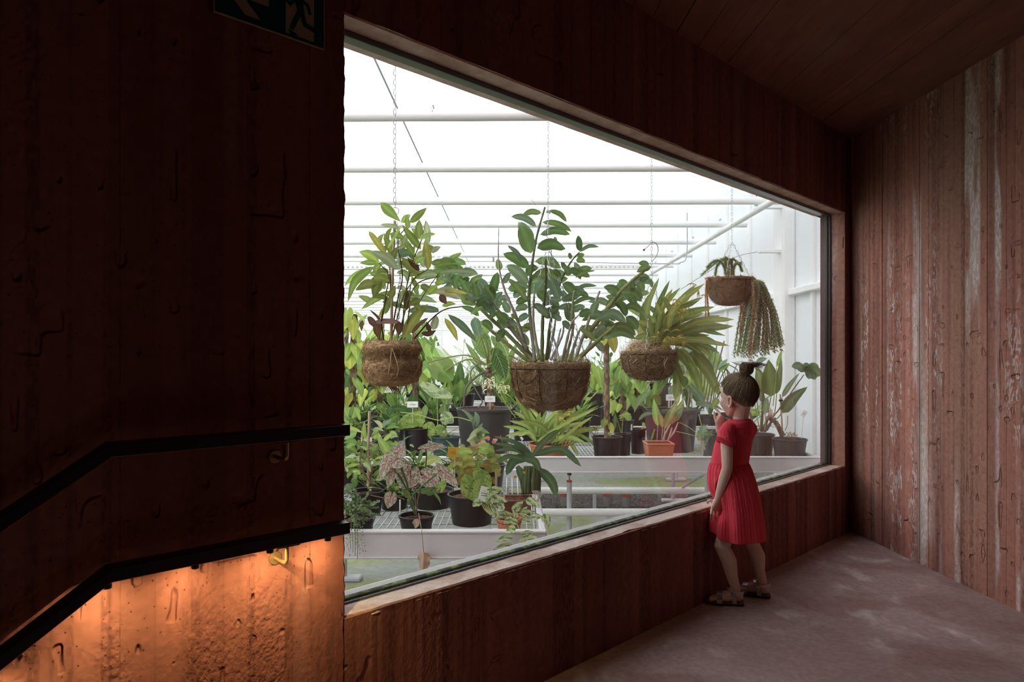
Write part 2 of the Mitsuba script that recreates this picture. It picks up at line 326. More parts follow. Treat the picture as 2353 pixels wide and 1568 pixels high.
m, _ = grid(lambda u, v: jamb(u, v) * [0, 1, 1] + [S1 + 0.004, 0, 0], 100, 12); part(k, 'jamb', inwall(m), 'concrete_window', smooth=40)
# right wall
k = struct('wall_right', inright(box((0, -0.2, -0.3), (LR, -0.012, ZC))), 'concrete_right', label='rust red board-marked concrete wall with white lime streaks')
for a, b in strips(LR, 0.06, 0.13):
    part(k, 'board_mark', inright(box((a, -0.012, -0.05), (b, rng.choice([0, 0, 0.001, 0.002, 0.0035, 0.005]), ZC))), 'concrete_right')
# ceiling: boards run along the right wall
k = struct('ceiling', None, None, label='dark red board-marked concrete ceiling')
EA, EB = CORNER - LW * WD, CORNER - LR * RD
cv = np.array([CORNER + 0.3 * WD + 0.25 * RD, EA + 0.3 * WN * -1, EB - 0.3 * RN])
def prism(poly, z0, z1):
    from shapely.geometry import Polygon
    m = trimesh.creation.extrude_polygon(Polygon(poly), z1 - z0, engine='earcut'); m.apply_translation([0, 0, z0]); return m
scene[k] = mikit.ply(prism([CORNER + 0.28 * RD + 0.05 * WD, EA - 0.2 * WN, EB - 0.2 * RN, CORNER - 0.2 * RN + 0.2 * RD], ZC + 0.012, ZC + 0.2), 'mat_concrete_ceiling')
from shapely.geometry import Polygon, box as sbox
from shapely import affinity
roomp = Polygon([CORNER, EA, EB])
ang = math.degrees(math.atan2(RD[1], RD[0]))
for a, b in strips(6.0, 0.10, 0.17):
    # board between distances a and b from the right wall
    q = Polygon([CORNER + RN * a + RD * 3, CORNER + RN * b + RD * 3, CORNER + RN * b - RD * 12, CORNER + RN * a - RD * 12]).intersection(roomp)
    if q.is_empty or q.geom_type != 'Polygon' or q.area < 1e-3: continue
    d = rng.choice([0, 0.001, 0.002, 0.003, 0.0045])
    m = trimesh.creation.extrude_polygon(q.buffer(-0.0012), 0.012 + d, engine='earcut'); m.apply_translation([0, 0, ZC - d])
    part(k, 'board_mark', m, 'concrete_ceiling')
# floor with the stair that goes down along the window wall
ST = 4.66
fp = Polygon([CORNER, CORNER - ST * WD, CORNER - ST * WD + 1.3 * WN, CORNER - LW * WD + 1.3 * WN, EB]).buffer(0.02)
m = trimesh.creation.extrude_polygon(fp, 0.15, engine='earcut'); m.apply_translation([0, 0, -0.15])
k = struct('floor', m, 'concrete_floor', label='smooth pinkish concrete floor with pale scuffs')
k = struct('stair', None, None, label='concrete stair going down along the wall')
for i in range(7):
    part(k, 'step', inwall(rbox((ST + 0.27 * i, 0.005, -1.35), (ST + 0.27 * (i + 1), 1.28, -0.17 * (i + 1)), 0.004)), 'concrete_floor')
wb = EA - EB; wl = np.linalg.norm(wb); wb /= wl; wn = np.array([wb[1], -wb[0]]); wn = wn if np.dot(wn, CORNER - EA) < 0 else -wn
pb = Polygon([EB, EA, EA + 0.2 * wn, EB + 0.2 * wn]); m = trimesh.creation.extrude_polygon(pb, 4.2, engine='earcut'); m.apply_translation([0, 0, -1.3])
struct('wall_back', m, 'concrete_ceiling')
# ---------------------------------------------------------------- window
k = struct('window_1', None, None, label='large fixed glass pane set in the concrete opening')
G = -0.104
part(k, 'pane', inwall(grid(lambda u, v: np.stack([S0 + 0.02 + (S1 - S0 - 0.02) * u, u * 0 + G, ZS - 0.005 + (ZH - ZS) * v], -1), 2, 2)[0]), 'pane_glass')
fr = [rbox((S0, -0.100, ZH - 0.018), (S1, -0.087, ZH), 0.002), rbox((S0, -0.125, ZH - 0.012), (S1, -0.108, ZH), 0.002), rbox((S0, -0.16, ZH - 0.004), (S1, -0.128, ZH + 0.001), 0.002)]
part(k, 'head_frame', inwall(cat(fr)), 'frame_grey', label='dark grey metal head profile')
fr = [rbox((S0, -0.101, ZS), (S0 + 0.012, -0.087, ZH), 0.002), rbox((S0, -0.125, ZS), (S0 + 0.016, -0.107, ZH), 0.002)]
part(k, 'side_frame', inwall(cat(fr)), 'frame_black', label='black side profile')
part(k, 'side_reveal', inwall(rbox((S0 - 0.002, -0.156, ZS), (S0 + 0.005, -0.126, ZH), 0.002)), 'frame_brown')
part(k, 'bottom_frame', inwall(rbox((S0, -0.1015, ZS - 0.002), (S1 + 0.02, -0.088, ZS + 0.006), 0.002)), 'frame_grey')
part(k, 'algae_gasket', inwall(rbox((S0, -0.124, ZS - 0.002), (S1 + 0.02, -0.106, ZS + 0.015), 0.003)), 'algae', label='dark gasket overgrown with green algae')
part(k, 'outer_ledge', inwall(rbox((S0, -0.195, ZS - 0.02), (S1 + 0.1, -0.125, ZS + 0.002), 0.006)), 'ledge_metal', label='whitish outer metal ledge')
# ---------------------------------------------------------------- handrails
def rail_path(ztop):
    return [(4.0, ztop), (4.575, ztop), (5.9, ztop - 1.325 * 0.655)]
def handrail(ztop, lab):
    t = thing('handrail', lab, 'handrail')
    o0, o1, h = 0.048, 0.094, 0.030; p = rail_path(ztop); rings = []
    for i, (s, z) in enumerate(p):
        rings.append([(s, o0, z), (s, o1, z), (s, o1, z - h * (1.0 if i < 2 else 1.2)), (s, o0, z - h * (1.0 if i < 2 else 1.2))])
    c = 0.002; v, f = [], []
    for r in rings:                                     # octagonal section: chamfered edges
        r = np.array(r); cen = r.mean(0)
        for q in range(4):
            a, b, d = r[q], r[q - 1], r[(q + 1) % 4]
            v += [a + c * nrm(b - a), a + c * nrm(d - a)]
    n = 8
    for i in range(2):
        for j in range(n):
            f += [[i * n + j, i * n + (j + 1) % n, (i + 1) * n + (j + 1) % n], [i * n + j, (i + 1) * n + (j + 1) % n, (i + 1) * n + j]]
    for j in range(1, n - 1): f += [[0, j + 1, j], [2 * n, 2 * n + j, 2 * n + j + 1]]
    part(t, 'rail', inwall(trimesh.Trimesh(v, f, process=False)), 'rail_black')
    for s in (4.17, 5.25):
        z = ztop - h - max(0, s - 4.575) * 0.655 - 0.002
        b = tube(curve([(s, 0.07, z + 0.004), (s, 0.07, z - 0.03), (s, 0.068, z - 0.042), (s, 0.056, z - 0.047), (s, 0.0, z - 0.047)], 16), 0.0055, 8)
        pl = lathe([(0, 0), (0.017, 0), (0.017, 0.004), (0, 0.004)], n=16); pl.apply_transform(trimesh.transformations.rotation_matrix(-PI / 2, [1, 0, 0])); pl.apply_translation([s, 0.0035, z - 0.047])
        bk = part(t, 'bracket', inwall(b), 'brass', smooth=True, label='bent brass coloured bracket')
        part(bk, 'wall_plate', inwall(fixn(pl)), 'brass')
        part(bk, 'saddle', inwall(rbox((s - 0.03, 0.055, z - 0.003), (s + 0.03, 0.085, z + 0.003), 0.001)), 'rail_black')
    return t
handrail(1.0165, 'upper black handrail on the dark concrete wall, no light under it')
low = handrail(0.752, 'lower black handrail with a warm lamp under it, near the lit wall')
LED_POW = 1.0
for j, (s, pw) in enumerate(((4.06, 1.0), (4.22, 1.05), (4.40, 1.0), (4.58, 0.9), (4.80, 0.8), (5.05, 0.8))):
    z = 0.752 - 0.032 - max(0, s - 4.575) * 0.655
    m = lathe([(0, 0), (0.008, 0), (0.009, 0.004), (0.009, 0.010), (0, 0.010)], n=16); m.apply_translation([s, 0.082, z - 0.008])
    part(low, 'lamp_pod', inwall(fixn(m)), 'frame_black')
    scene['lamp_light_%d' % j] = {'type': 'spot', 'intensity': rgb(0.30 * pw * LED_POW, 0.215 * pw * LED_POW, 0.085 * pw * LED_POW), 'cutoff_angle': 85.0, 'beam_width': 18.0,
        'to_world': T().look_at(origin=list(W(s, z - 0.010, 0.084)), target=list(W(s - 0.06, z - 0.60, 0.0)), up=[0.3, 0.1, 0.9])}
# ---------------------------------------------------------------- exit sign
def sign():
    Yw = lambda u: 1.7204 / (0.7101 - 0.7041 * (u - CX) / F)
    sx = lambda u: float(np.dot(CORNER - P(u, 0, Yw(u))[:2], WD))
    sl, sr = sx(487), sx(742); z0 = P(742, 118, Yw(742))[2]; wdt = sl - sr; hgt = wdt * 0.5
    t = thing('exit_sign', 'green escape route sign with running figure and arrow, high on the dark wall', 'sign')
    part(t, 'plate', inwall(rbox((sr, 0.005, z0), (sl, 0.010, z0 + hgt), 0.001)), 'sign_cream')
    bd = 0.022 * wdt
    def flat(poly, o0, o1, mat, name):
        m = cat([trimesh.creation.extrude_polygon(g, o1 - o0, engine='earcut') for g in getattr(poly, 'geoms', [poly])])        # (x to the right seen from the room, y up)
        v = m.vertices.copy(); m.vertices = np.stack([sl - v[:, 0] * wdt, o0 + v[:, 2], z0 + v[:, 1] * wdt], 1); m.invert()
        part(t, name, inwall(m), mat)
    from shapely.geometry import LineString, Point
    from shapely import union_all
    pan = sbox(0.012, 0.012, 0.988, 0.488)
    door = sbox(0.62, 0.035, 0.895, 0.47)
    arrow = union_all([Polygon([(0.07, 0.25), (0.26, 0.44), (0.40, 0.44), (0.26, 0.30), (0.47, 0.30), (0.47, 0.20), (0.26, 0.20), (0.40, 0.06), (0.26, 0.06)])])
    flat(pan.difference(door).difference(arrow), 0.010, 0.0112, 'sign_green', 'green_field')
    limb = lambda pts, w: LineString(pts).buffer(w / 2, cap_style='flat', join_style='round')
    fig = union_all([Point(0.735, 0.435).buffer(0.030), Polygon([(0.70, 0.375), (0.775, 0.385), (0.80, 0.26), (0.735, 0.245)]),
        limb([(0.715, 0.37), (0.665, 0.30), (0.625, 0.325)], 0.028), limb([(0.765, 0.375), (0.83, 0.345), (0.855, 0.27)], 0.028),
        limb([(0.755, 0.27), (0.715, 0.18), (0.675, 0.085)], 0.042), limb([(0.775, 0.26), (0.80, 0.165), (0.885, 0.145), (0.925, 0.15)], 0.04),
        Polygon([(0.645, 0.075), (0.715, 0.06), (0.735, 0.035), (0.67, 0.035)])])
    flat(fig, 0.010, 0.0114, 'sign_green', 'running_figure')
sign()
# ---------------------------------------------------------------- the greenhouse behind the glass
ZF, XW, YE, XL = -0.20, 2.78, 31.0, -9.5
def floor_poly(off):                                      # greenhouse floor, cut along the back of the window wall
    a, b = W(-0.9, 0, off)[:2], W(LW + 6, 0, off)[:2]
    return Polygon([a, b, (XL, 0 if b[1] < 0 else b[1]), (XL, YE), (XW, YE), (XW, a[1])])
m = trimesh.creation.extrude_polygon(floor_poly(-0.21), 0.1, engine='earcut'); m.apply_translation([0, 0, ZF - 0.1])
struct('greenhouse_floor', m, 'greenhouse_concrete', label='pale greenhouse concrete floor stained with green algae')
for i, (y0, y1) in enumerate(((6.35, 7.05), (8.6, 9.3), (10.8, 11.5))):
    struct('gravel_bed', box((-7, y0, ZF - 0.02), (XW - 0.06, y1, ZF + 0.006)), 'gravel', label='strip of dark gravel between concrete strips under the benches')
k = struct('wall_greenhouse', None, None, label='white ribbed sheet wall along the right side of the greenhouse')
ys = [4.9, 5.55, 6.31, 7.24, 8.0, 8.87, 9.75]
while ys[-1] < YE - 1: ys.append(ys[-1] + 0.88)
for a, b in zip(ys[:-1], ys[1:]):
    part(k, 'sheet_panel', box((XW, a + 0.006, ZF), (XW + 0.05, b - 0.006, 3.6)), 'white_sheet')
    part(k, 'rib', rbox((XW - 0.035, b - 0.03, ZF), (XW + 0.01, b + 0.03, 3.6), 0.012), 'white_paint')
part(k, 'rail', rbox((XW - 0.08, ys[0], 1.80), (XW, YE, 1.86), 0.006), 'white_paint', label='horizontal white rail')
part(k, 'kerb', box((XW - 0.05, ys[0], ZF), (XW + 0.02, YE, ZF + 0.22)), 'greenhouse_concrete')
k = struct('wall_end', None, None, label='pale glazed end wall of the greenhouse')
x = XL
while x < XW:
    part(k, 'sheet_panel', box((x + 0.01, YE, ZF), (min(x + 1.2, XW) - 0.01, YE + 0.05, 4.2)), 'white_sheet')
    part(k, 'mullion', box((x - 0.03, YE - 0.06, ZF), (x + 0.03, YE, 4.2)), 'white_paint'); x += 1.2
for z in (1.2, 2.4): part(k, 'transom', box((XL, YE - 0.05, z), (XW, YE, z + 0.05)), 'white_paint')
k = struct('wall_far_left', None, None, label='white sheet wall on the far left side')
y = 1.0
while y < YE:
    part(k, 'sheet_panel', box((XL - 0.05, y + 0.006, ZF), (XL, y + 0.99, 4.2)), 'white_sheet'); y += 1.0
# roof glass high above, out of the frame
struct('roof_glass', grid(lambda u, v: np.stack([XL + (XW - XL) * u, 2.0 + (YE - 2.0) * v, 4.2 - 0.6 * u], -1), 2, 2)[0], 'pane_glass', label='glass roof')
# heating pipes
PZ, sp = EYE + 1.45, 0.49e-3 * F * 1.45
words = 'first second third fourth fifth sixth seventh eighth ninth tenth eleventh twelfth thirteenth fourteenth fifteenth sixteenth seventeenth eighteenth nineteenth twentieth'.split()
for i in range(24):
    Y = 1.776e-3 * F * 1.45 + sp * i
    nm = words[i] if i < 20 else 'twenty-' + words[i - 20]
    t = thing('heating_pipe', '%s white overhead heating pipe counted back from the window' % nm, 'pipe', 'white overhead heating pipes')
    xe = min(2.53, (0.7101 * Y - 1.99) / 0.7041); m = tube([(XL, Y + 0.16, PZ), (xe, Y - 0.02, PZ - 0.02)], 0.036, 14)
    part(t, 'pipe', m, 'white_paint', smooth=50)
    for xx in ((2.26,) if i != 0 else (-0.47,)):
        if 1 <= i < 9 or i == 0:
            c = tube([(xx, Y + 0.02 + 0.042 * math.sin(a), PZ + 0.042 * math.cos(a)) for a in np.linspace(-0.2, 2 * PI - 1.0, 16)], 0.006, 6)
            part(t, 'clamp', c, 'steel', smooth=True)
# sloping white tube that carries the pipe ends, beside the sheet wall
single('carrier_tube', tube([(2.26, 5.05, PZ - 0.098), (2.26, YE - 1, PZ - 0.098)], 0.03, 12), 'white_paint', 'long white tube running back under the right ends of the overhead pipes', 'tube', smooth=True)
Yc = 2.62 * F / (1780 - CX)
single('wall_column', rbox((XW - 0.13, Yc - 0.13, ZF), (XW - 0.0, Yc + 0.13, 3.6), 0.02), 'white_paint', 'square white column standing against the sheet wall on the right', 'column')
# stay wire from the column bracket
t = thing('stay_wire', 'thin stay wire running from a white column bracket to the back', 'wire')
a, b = np.array([2.46, Yc - 0.05, EYE + (820 - 577) / F * (Yc - 0.05)]), P(1560, 668, 11.0)
part(t, 'wire', tube(curve([a, P(1670, 600, 7.8), b], 12), 0.005, 5), 'galvanised', smooth=True)
part(t, 'bracket', rbox(a + [-0.02, -0.03, -0.02], a + [0.19, 0.03, 0.012], 0.003), 'white_paint')
t = thing('shade_bracket', 'small white bracket near the end of the third overhead pipe', 'bracket')
a = P(1752, 473, Yc - 0.09); part(t, 'block', rbox(a + [-0.05, -0.03, -0.03], [XW - 0.125, a[1] + 0.03, a[2] + 0.03], 0.004), 'white_paint')
part(t, 'bolt', tube([a + [-0.08, 0, 0.01], a + [-0.05, 0, 0.01]], 0.014, 8), 'steel')
# shade cloth hanging in a curve by the wall
def shade(u, v):
    y = 5.2 + 11 * u; sag = (v - 0.5) ** 2 * 4
    x = 1.35 + 1.15 * v + 0.05 * np.sin(u * 40); z = 3.66 - 0.62 * v ** 1.6 - 0.25 * np.sin(u * PI * 5) ** 2 * v * (1 - v)
    return np.stack([x + 0 * y, y + 0 * x, z + 0 * y], -1)
single('shade_cloth', grid(shade, 60, 14)[0], 'shade_cloth', 'sagging translucent white shade cloth under the roof at the right', 'shade cloth', smooth=True)
# horizontal perforated channel with a black hose above it
Yr = 7.6; zr = EYE + (820 - 614) / F * Yr; rail = []
t = thing('perforated_rail', 'horizontal perforated metal rail crossing behind the hanging plants', 'rail')
holes = trimesh.util.concatenate
part(t, 'channel', cat([box((XL, Yr, zr + 0.021), (1.42, Yr + 0.04, zr + 0.024)), box((XL, Yr, zr - 0.024), (1.42, Yr + 0.04, zr - 0.021)), box((XL, Yr + 0.0, zr - 0.024), (1.42, Yr + 0.003, zr - 0.009)), box((XL, Yr, zr + 0.009), (1.42, Yr + 0.003, zr + 0.024))]), 'white_paint')
part(t, 'web', cat([box((x, Yr, zr - 0.009), (x + 0.028, Yr + 0.003, zr + 0.009)) for x in np.arange(-3.6, 1.40, 0.05)]), 'white_paint', stuff=True)
single('irrigation_hose', tube(curve([(XL, Yr + 0.02, zr + 0.075), (-2, Yr + 0.02, zr + 0.066), (0, Yr, zr + 0.06), (1.65, Yr, zr + 0.038), (1.86, Yr, zr + 0.05), (1.93, Yr, zr + 0.14), (1.935, Yr, zr + 0.6)], 60), 0.006, 8), 'galvanised', 'thin grey hose running above the perforated rail and turning up at the right', 'hose', smooth=True)
for i, (u, lab) in enumerate(((1008, 'white perforated upright post behind the hanging plants'),)):
    Yp = 9.6; x = (u - CX) / F * Yp; w = 0.03
    t = thing('strut_post', lab, 'post')
    part(t, 'flange', cat([box((x - 0.05, Yp, ZF), (x - 0.022, Yp + 0.003, 2.62)), box((x + 0.022, Yp, ZF), (x + 0.05, Yp + 0.003, 2.62)), box((x - 0.05, Yp, ZF), (x - 0.047, Yp + 0.06, 2.62)), box((x + 0.047, Yp, ZF), (x + 0.05, Yp + 0.06, 2.62))]), 'white_paint')
    part(t, 'web', cat([box((x - 0.022, Yp, z), (x + 0.022, Yp + 0.003, z + 0.05)) for z in np.arange(0.6, 2.6, 0.1)]), 'white_paint', stuff=True)
single('guide_rail', tube([(-0.83, 3.3, 3.0), (-0.83, 14.0, 3.0)], 0.007, 6), 'galvanised', 'thin grey guide rail running back under the roof at the upper left', 'rail', smooth=True)
# ---------------------------------------------------------------- benches
ZB, HF = EYE - 400 / F * 3.0, 65 / F * 3.0
BY = [3.0, 5.217, 7.5, 9.7, 11.9, 14.1]
def bench(i, x0, x1, depth, label, wires):
    t = thing('greenhouse_bench', label, 'bench'); y0 = BY[i]; y1 = y0 + depth; r = 0.012
    front = cat([rbox((x0, y0, ZB - HF), (x1, y0 + 0.03, ZB - 0.012), 0.004), rbox((x0, y0 - 0.006, ZB - 0.014), (x1, y0 + 0.034, ZB), 0.004), rbox((x0, y0 - 0.006, ZB - HF), (x1, y0 + 0.02, ZB - HF + 0.010), 0.003)])
    part(t, 'front_rail', front, 'aluminium')
    part(t, 'back_rail', rbox((x0, y1 - 0.03, ZB - HF), (x1, y1, ZB), 0.004), 'aluminium')
    for x in (x0, x1 - 0.03): part(t, 'end_rail', rbox((x, y0 + 0.034, ZB - HF), (x + 0.03, y1 - 0.03, ZB), 0.006), 'aluminium')
    zt = ZB - 0.055; ms = []
    for x in np.arange(x0 + 0.05, x1, wires): ms.append(box((x - 0.0022, y0 + 0.03, zt - 0.002), (x + 0.0022, y1 - 0.03, zt + 0.002)))
    for y in np.arange(y0 + 0.08, y1 - 0.03, 0.14 if wires > 0.028 else 0.045): ms.append(box((x0 + 0.03, y - 0.003, zt - 0.007), (x1 - 0.03, y + 0.003, zt - 0.002)))
    part(t, 'wire_mesh', cat(ms), 'galvanised', stuff=True)
    for xx in np.arange(x0 + 0.35, x1, 1.6):
        for yy in (y0 + 0.25, y1 - 0.35):
            lg = part(t, 'leg', tube([(xx, yy, ZF + 0.02), (xx, yy, ZB - HF)], 0.019, 12), 'galvanised', smooth=40)
            part(lg, 'foot_plate', rbox((xx - 0.11, yy - 0.04, ZF), (xx + 0.11, yy + 0.04, ZF + 0.03), 0.008), 'galvanised')
        part(t, 'brace', tube([(xx, y0 + 0.28, ZB - HF - 0.05), (xx, y1 - 0.38, ZF + 0.1)], 0.012, 8), 'galvanised', smooth=40)
    return t
bench(0, -4.6, (1256 - CX) / F * 3.0, 1.65, 'nearest pale metal bench at the lower left, behind the glass, with caladium pots', 0.035)
bench(1, -5.2, 2.345, 1.75, 'second pale metal bench whose long front rail runs behind the standing child', 0.030)
for i, lab in ((2, 'third metal bench row back, seen between the pots of the second'), (3, 'fourth metal bench row back, mostly hidden by foliage'), (4, 'fifth metal bench row back, hidden in foliage')):
    bench(i, -6.5, 2.35, 1.75, lab, 0.08)
# adjustable leg with a red collar, and the loose things under bench two
t = thing('jack_post', 'round grey jack post with a red collar under the second bench', 'post'); a = P(1308, 1108, 5.42)
part(t, 'tube', tube([(a[0], 5.42, ZF), (a[0], 5.42, a[2])], 0.020, 14), 'galvanised', smooth=40)
part(t, 'collar', tube([(a[0], 5.42, a[2]), (a[0], 5.42, a[2] + 0.012)], 0.022, 14), 'red_plastic')
part(t, 'spindle', tube([(a[0], 5.42, a[2] + 0.01), (a[0], 5.42, ZB - HF)], 0.007, 10), 'steel')
part(t, 'head_block', rbox((a[0] - 0.016, 5.40, ZB - HF - 0.05), (a[0] + 0.016, 5.44, ZB - HF), 0.003), 'frame_black')
for v, Y, lab in ((1178, 5.38, 'nearer white pipe running low under the second bench'), (1128, 6.25, 'farther white pipe running low under the second bench')):
    z = P(0, v, Y)[2]; t = thing('floor_pipe', lab, 'pipe')
    part(t, 'pipe', tube([(0.22, Y, z), (2.5, Y, z)], 0.030, 14), 'white_paint', smooth=50)
    for xx in (0.75, 2.1): part(t, 'support', rbox((xx - 0.015, Y - 0.02, ZF), (xx + 0.015, Y + 0.02, z - 0.028), 0.003), 'galvanised')
for u, v0, v1, lab in ((1395, 1137, 1163, 'grey plastic cup with a red rim on the gravel, middle of three'), (1439, 1139, 1165, 'grey plastic cup with a red rim on the gravel, rightmost of three'), (1297, 1137, 1163, 'grey plastic cup with a red rim on the gravel, leftmost, behind the jack post')):
    a = P(u, v1, 1.394 * F / (v1 - CY)); h = (v1 - v0) / F * a[1]; t = thing('plastic_cup', lab, 'cup')
    part(t, 'cup', fixn(lathe([(0, 0), (0.034, 0), (0.042, h), (0.038, h), (0.03, 0.01), (0, 0.01)], a * [1, 1, 0] + [0, 0, ZF + 0.006], 20)), 'cup_grey', smooth=40)
    part(t, 'rim', tube([(a[0] + 0.041 * math.cos(x), a[1] + 0.041 * math.sin(x), ZF + 0.003 + h) for x in np.linspace(0, 2 * PI, 24)], 0.0055, 6), 'red_rim', smooth=True)
# ---------------------------------------------------------------- the child at the window
def ball(p, r, seg=20):
    return m3.Manifold.sphere(float(r), seg).translate([float(q) for q in p])
def bone(a, ra, b, rb, seg=20):
    return m3.Manifold.batch_hull([ball(a, ra, seg), ball(b, rb, seg)])
def chain(pts):
    return [bone(pts[i][0], pts[i][1], pts[i + 1][0], pts[i + 1][1]) for i in range(len(pts) - 1)]
def tomesh(man):
    m = man.to_mesh(); t = trimesh.Trimesh(m.vert_properties[:, :3], m.tri_verts, process=True); return t
child = thing('person', 'small child in a red dress and silver sandals standing at the window', 'person')
G2d, LD = np.array([-WN[0], -WN[1], 0]), np.array([-WD[0], -WD[1], 0])     # forward (to the wall) and the child's left
# head frame
HC = P(1697, 902, 3.36); FH = nrm([-0.50, 0.866, -0.14]); LH = nrm([-0.866, -0.50, 0.0]); UH = nrm(np.cross(FH, LH)); HS = 1.02
def Hd(f, l, u): return HC + HS * (FH * f + LH * l + UH * u)
def ell(a, c=(0, 0, 0), seg=40):
    s = m3.Manifold.sphere(1.0, seg).scale([a[0], a[1], a[2]]).translate(list(c)); M = np.zeros((3, 4)); M[:, 0], M[:, 1], M[:, 2], M[:, 3] = FH * HS, LH * HS, UH * HS, HC
    return s.transform(M)
head = [ell((0.092, 0.074, 0.084)), ell((0.060, 0.062, 0.060), (0.028, 0, -0.02)),
        m3.Manifold.batch_hull([ball(Hd(0.062, 0.012, -0.098), 0.013), ball(Hd(0.062, -0.012, -0.098), 0.013), ball(Hd(0.0, 0.048, -0.062), 0.015), ball(Hd(0.0, -0.048, -0.062), 0.015), ball(Hd(0.058, 0.034, -0.045), 0.026), ball(Hd(0.058, -0.034, -0.045), 0.026), ball(Hd(0.072, 0, -0.05), 0.018), ball(Hd(0.0, 0.05, -0.01), 0.02), ball(Hd(0.0, -0.05, -0.01), 0.02)]),
        m3.Manifold.batch_hull([ball(Hd(0.084, 0, -0.012), 0.006), ball(Hd(0.098, 0, -0.043), 0.0075), ball(Hd(0.088, 0.010, -0.045), 0.006), ball(Hd(0.088, -0.010, -0.045), 0.006)]),
        bone(Hd(0.083, 0.013, -0.068), 0.0055, Hd(0.088, 0, -0.067), 0.0065), bone(Hd(0.083, -0.013, -0.068), 0.0055, Hd(0.088, 0, -0.067), 0.0065), bone(Hd(0.081, 0.010, -0.076), 0.006, Hd(0.081, -0.010, -0.076), 0.006), ball(Hd(0.076, 0, -0.097), 0.012)]
for s in (1, -1):                                          # ears: a rim, a lobe and the hollow between
    e = lambda f, u: Hd(f * 1.1 - 0.004, s * (0.076 + 0.012 * (-f * 18)), u * 1.1 - 0.018) if f < 0 else Hd(f * 1.1 - 0.004, s * 0.074, u * 1.1 - 0.018)
    rim = [((0.004, -0.030), 0.0045), ((0.004, -0.012), 0.0045), ((-0.006, 0.000), 0.0045), ((-0.018, -0.006), 0.005), ((-0.020, -0.022), 0.005), ((-0.012, -0.038), 0.0055), ((-0.002, -0.047), 0.006), ((0.004, -0.040), 0.005)]
    head += chain([(e(*p), r) for p, r in rim]); head.append(m3.Manifold.batch_hull([ball(Hd(-0.008, s * 0.069, -0.028), 0.005), ball(Hd(-0.014, s * 0.071, -0.05), 0.006), ball(Hd(-0.004, s * 0.069, -0.06), 0.005)]))
neckb = P(1701, 972, 3.375)
body = head + chain([(Hd(-0.018, 0, -0.055), 0.040), (P(1703, 955, 3.375), 0.036), (neckb, 0.040)])
# trunk (under the dress)
sl, sr_ = P(1669, 991, 3.275), P(1724, 984, 3.455)
tr = [(neckb, 0.034), (P(1693, 1005, 3.37), 0.062), (P(1683, 1050, 3.365), 0.070), (P(1694, 1110, 3.375), 0.064)]
body += chain(tr) + [bone(sl, 0.022, neckb, 0.022), bone(sr_, 0.022, neckb, 0.022), bone(sl, 0.022, tr[1][0], 0.050), bone(sr_, 0.022, tr[1][0], 0.050)]
# legs
hipL, hipR = P(1695, 1138, 3.360), P(1712, 1128, 3.42)
kneeL, kneeR = P(1659, 1256, 3.315), P(1727, 1250, 3.43)
ax = {}
def foot(heel, toe, ank):
    a = nrm((toe - heel) * [1, 1, 0]); s = np.array([-a[1], a[0], 0]); L = np.linalg.norm((toe - heel)[:2]); f = lambda x, y, z: heel * [1, 1, 0] + a * (x * L) + s * y + ZV_ * z
    o = 0.019
    out = [m3.Manifold.batch_hull([ball(f(0.13, 0, o + 0.021), 0.022), ball(f(0.24, 0.0, o + 0.045), 0.020), ball(f(0.20, 0, o + 0.018), 0.020)]), m3.Manifold.batch_hull([ball(f(0.16, 0, o + 0.02), 0.022), ball(f(0.27, 0, o + 0.036), 0.021), ball(f(0.66, 0.018, o + 0.016), 0.016), ball(f(0.66, -0.018, o + 0.014), 0.014), ball(f(0.5, 0, o + 0.028), 0.018)]), bone(ank, 0.0225, f(0.20, 0, o + 0.03), 0.023)]
    for j, (y, x, r) in enumerate(((0.026, 0.91, 0.0105), (0.010, 0.92, 0.0075), (-0.003, 0.89, 0.007), (-0.015, 0.85, 0.0065), (-0.026, 0.80, 0.0062))):
        out.append(bone(f(0.66, y * 0.8, o + 0.016), 0.011, f(x, y, o + 0.009), r))
    return out, f, a, s, L
ZV_ = np.array([0, 0, 1.0])
heelL, toeL, heelR, toeR = np.array([1.116, 3.318, 0]), np.array([0.953, 3.352, 0]), np.array([1.281, 3.418, 0]), np.array([1.130, 3.500, 0])
def on(a, b, t): return a + (b - a) * t
ankL, ankR = on(heelL, toeL, 0.2) + ZV_ * 0.075, on(heelR, toeR, 0.2) + ZV_ * 0.075
body += chain([(hipL, 0.042), (on(hipL, kneeL, 0.55), 0.043), (kneeL, 0.036)]) + chain([(kneeL, 0.036), (on(kneeL, ankL, 0.32) + np.array([0.010, -0.006, 0]), 0.0365), (on(kneeL, ankL, 0.7), 0.027), (ankL, 0.0225)])
body += chain([(hipR, 0.060), (on(hipR, kneeR, 0.5), 0.051), (kneeR, 0.037)]) + chain([(kneeR, 0.037), (on(kneeR, ankR, 0.32) + np.array([0.010, -0.006, 0]), 0.0365), (on(kneeR, ankR, 0.7), 0.027), (ankR, 0.0225)])
fl, fLf, aL, sL, LL = foot(heelL, toeL, ankL); fr_, fRf, aR, sR, LRr = foot(heelR, toeR, ankR); body += fl + fr_
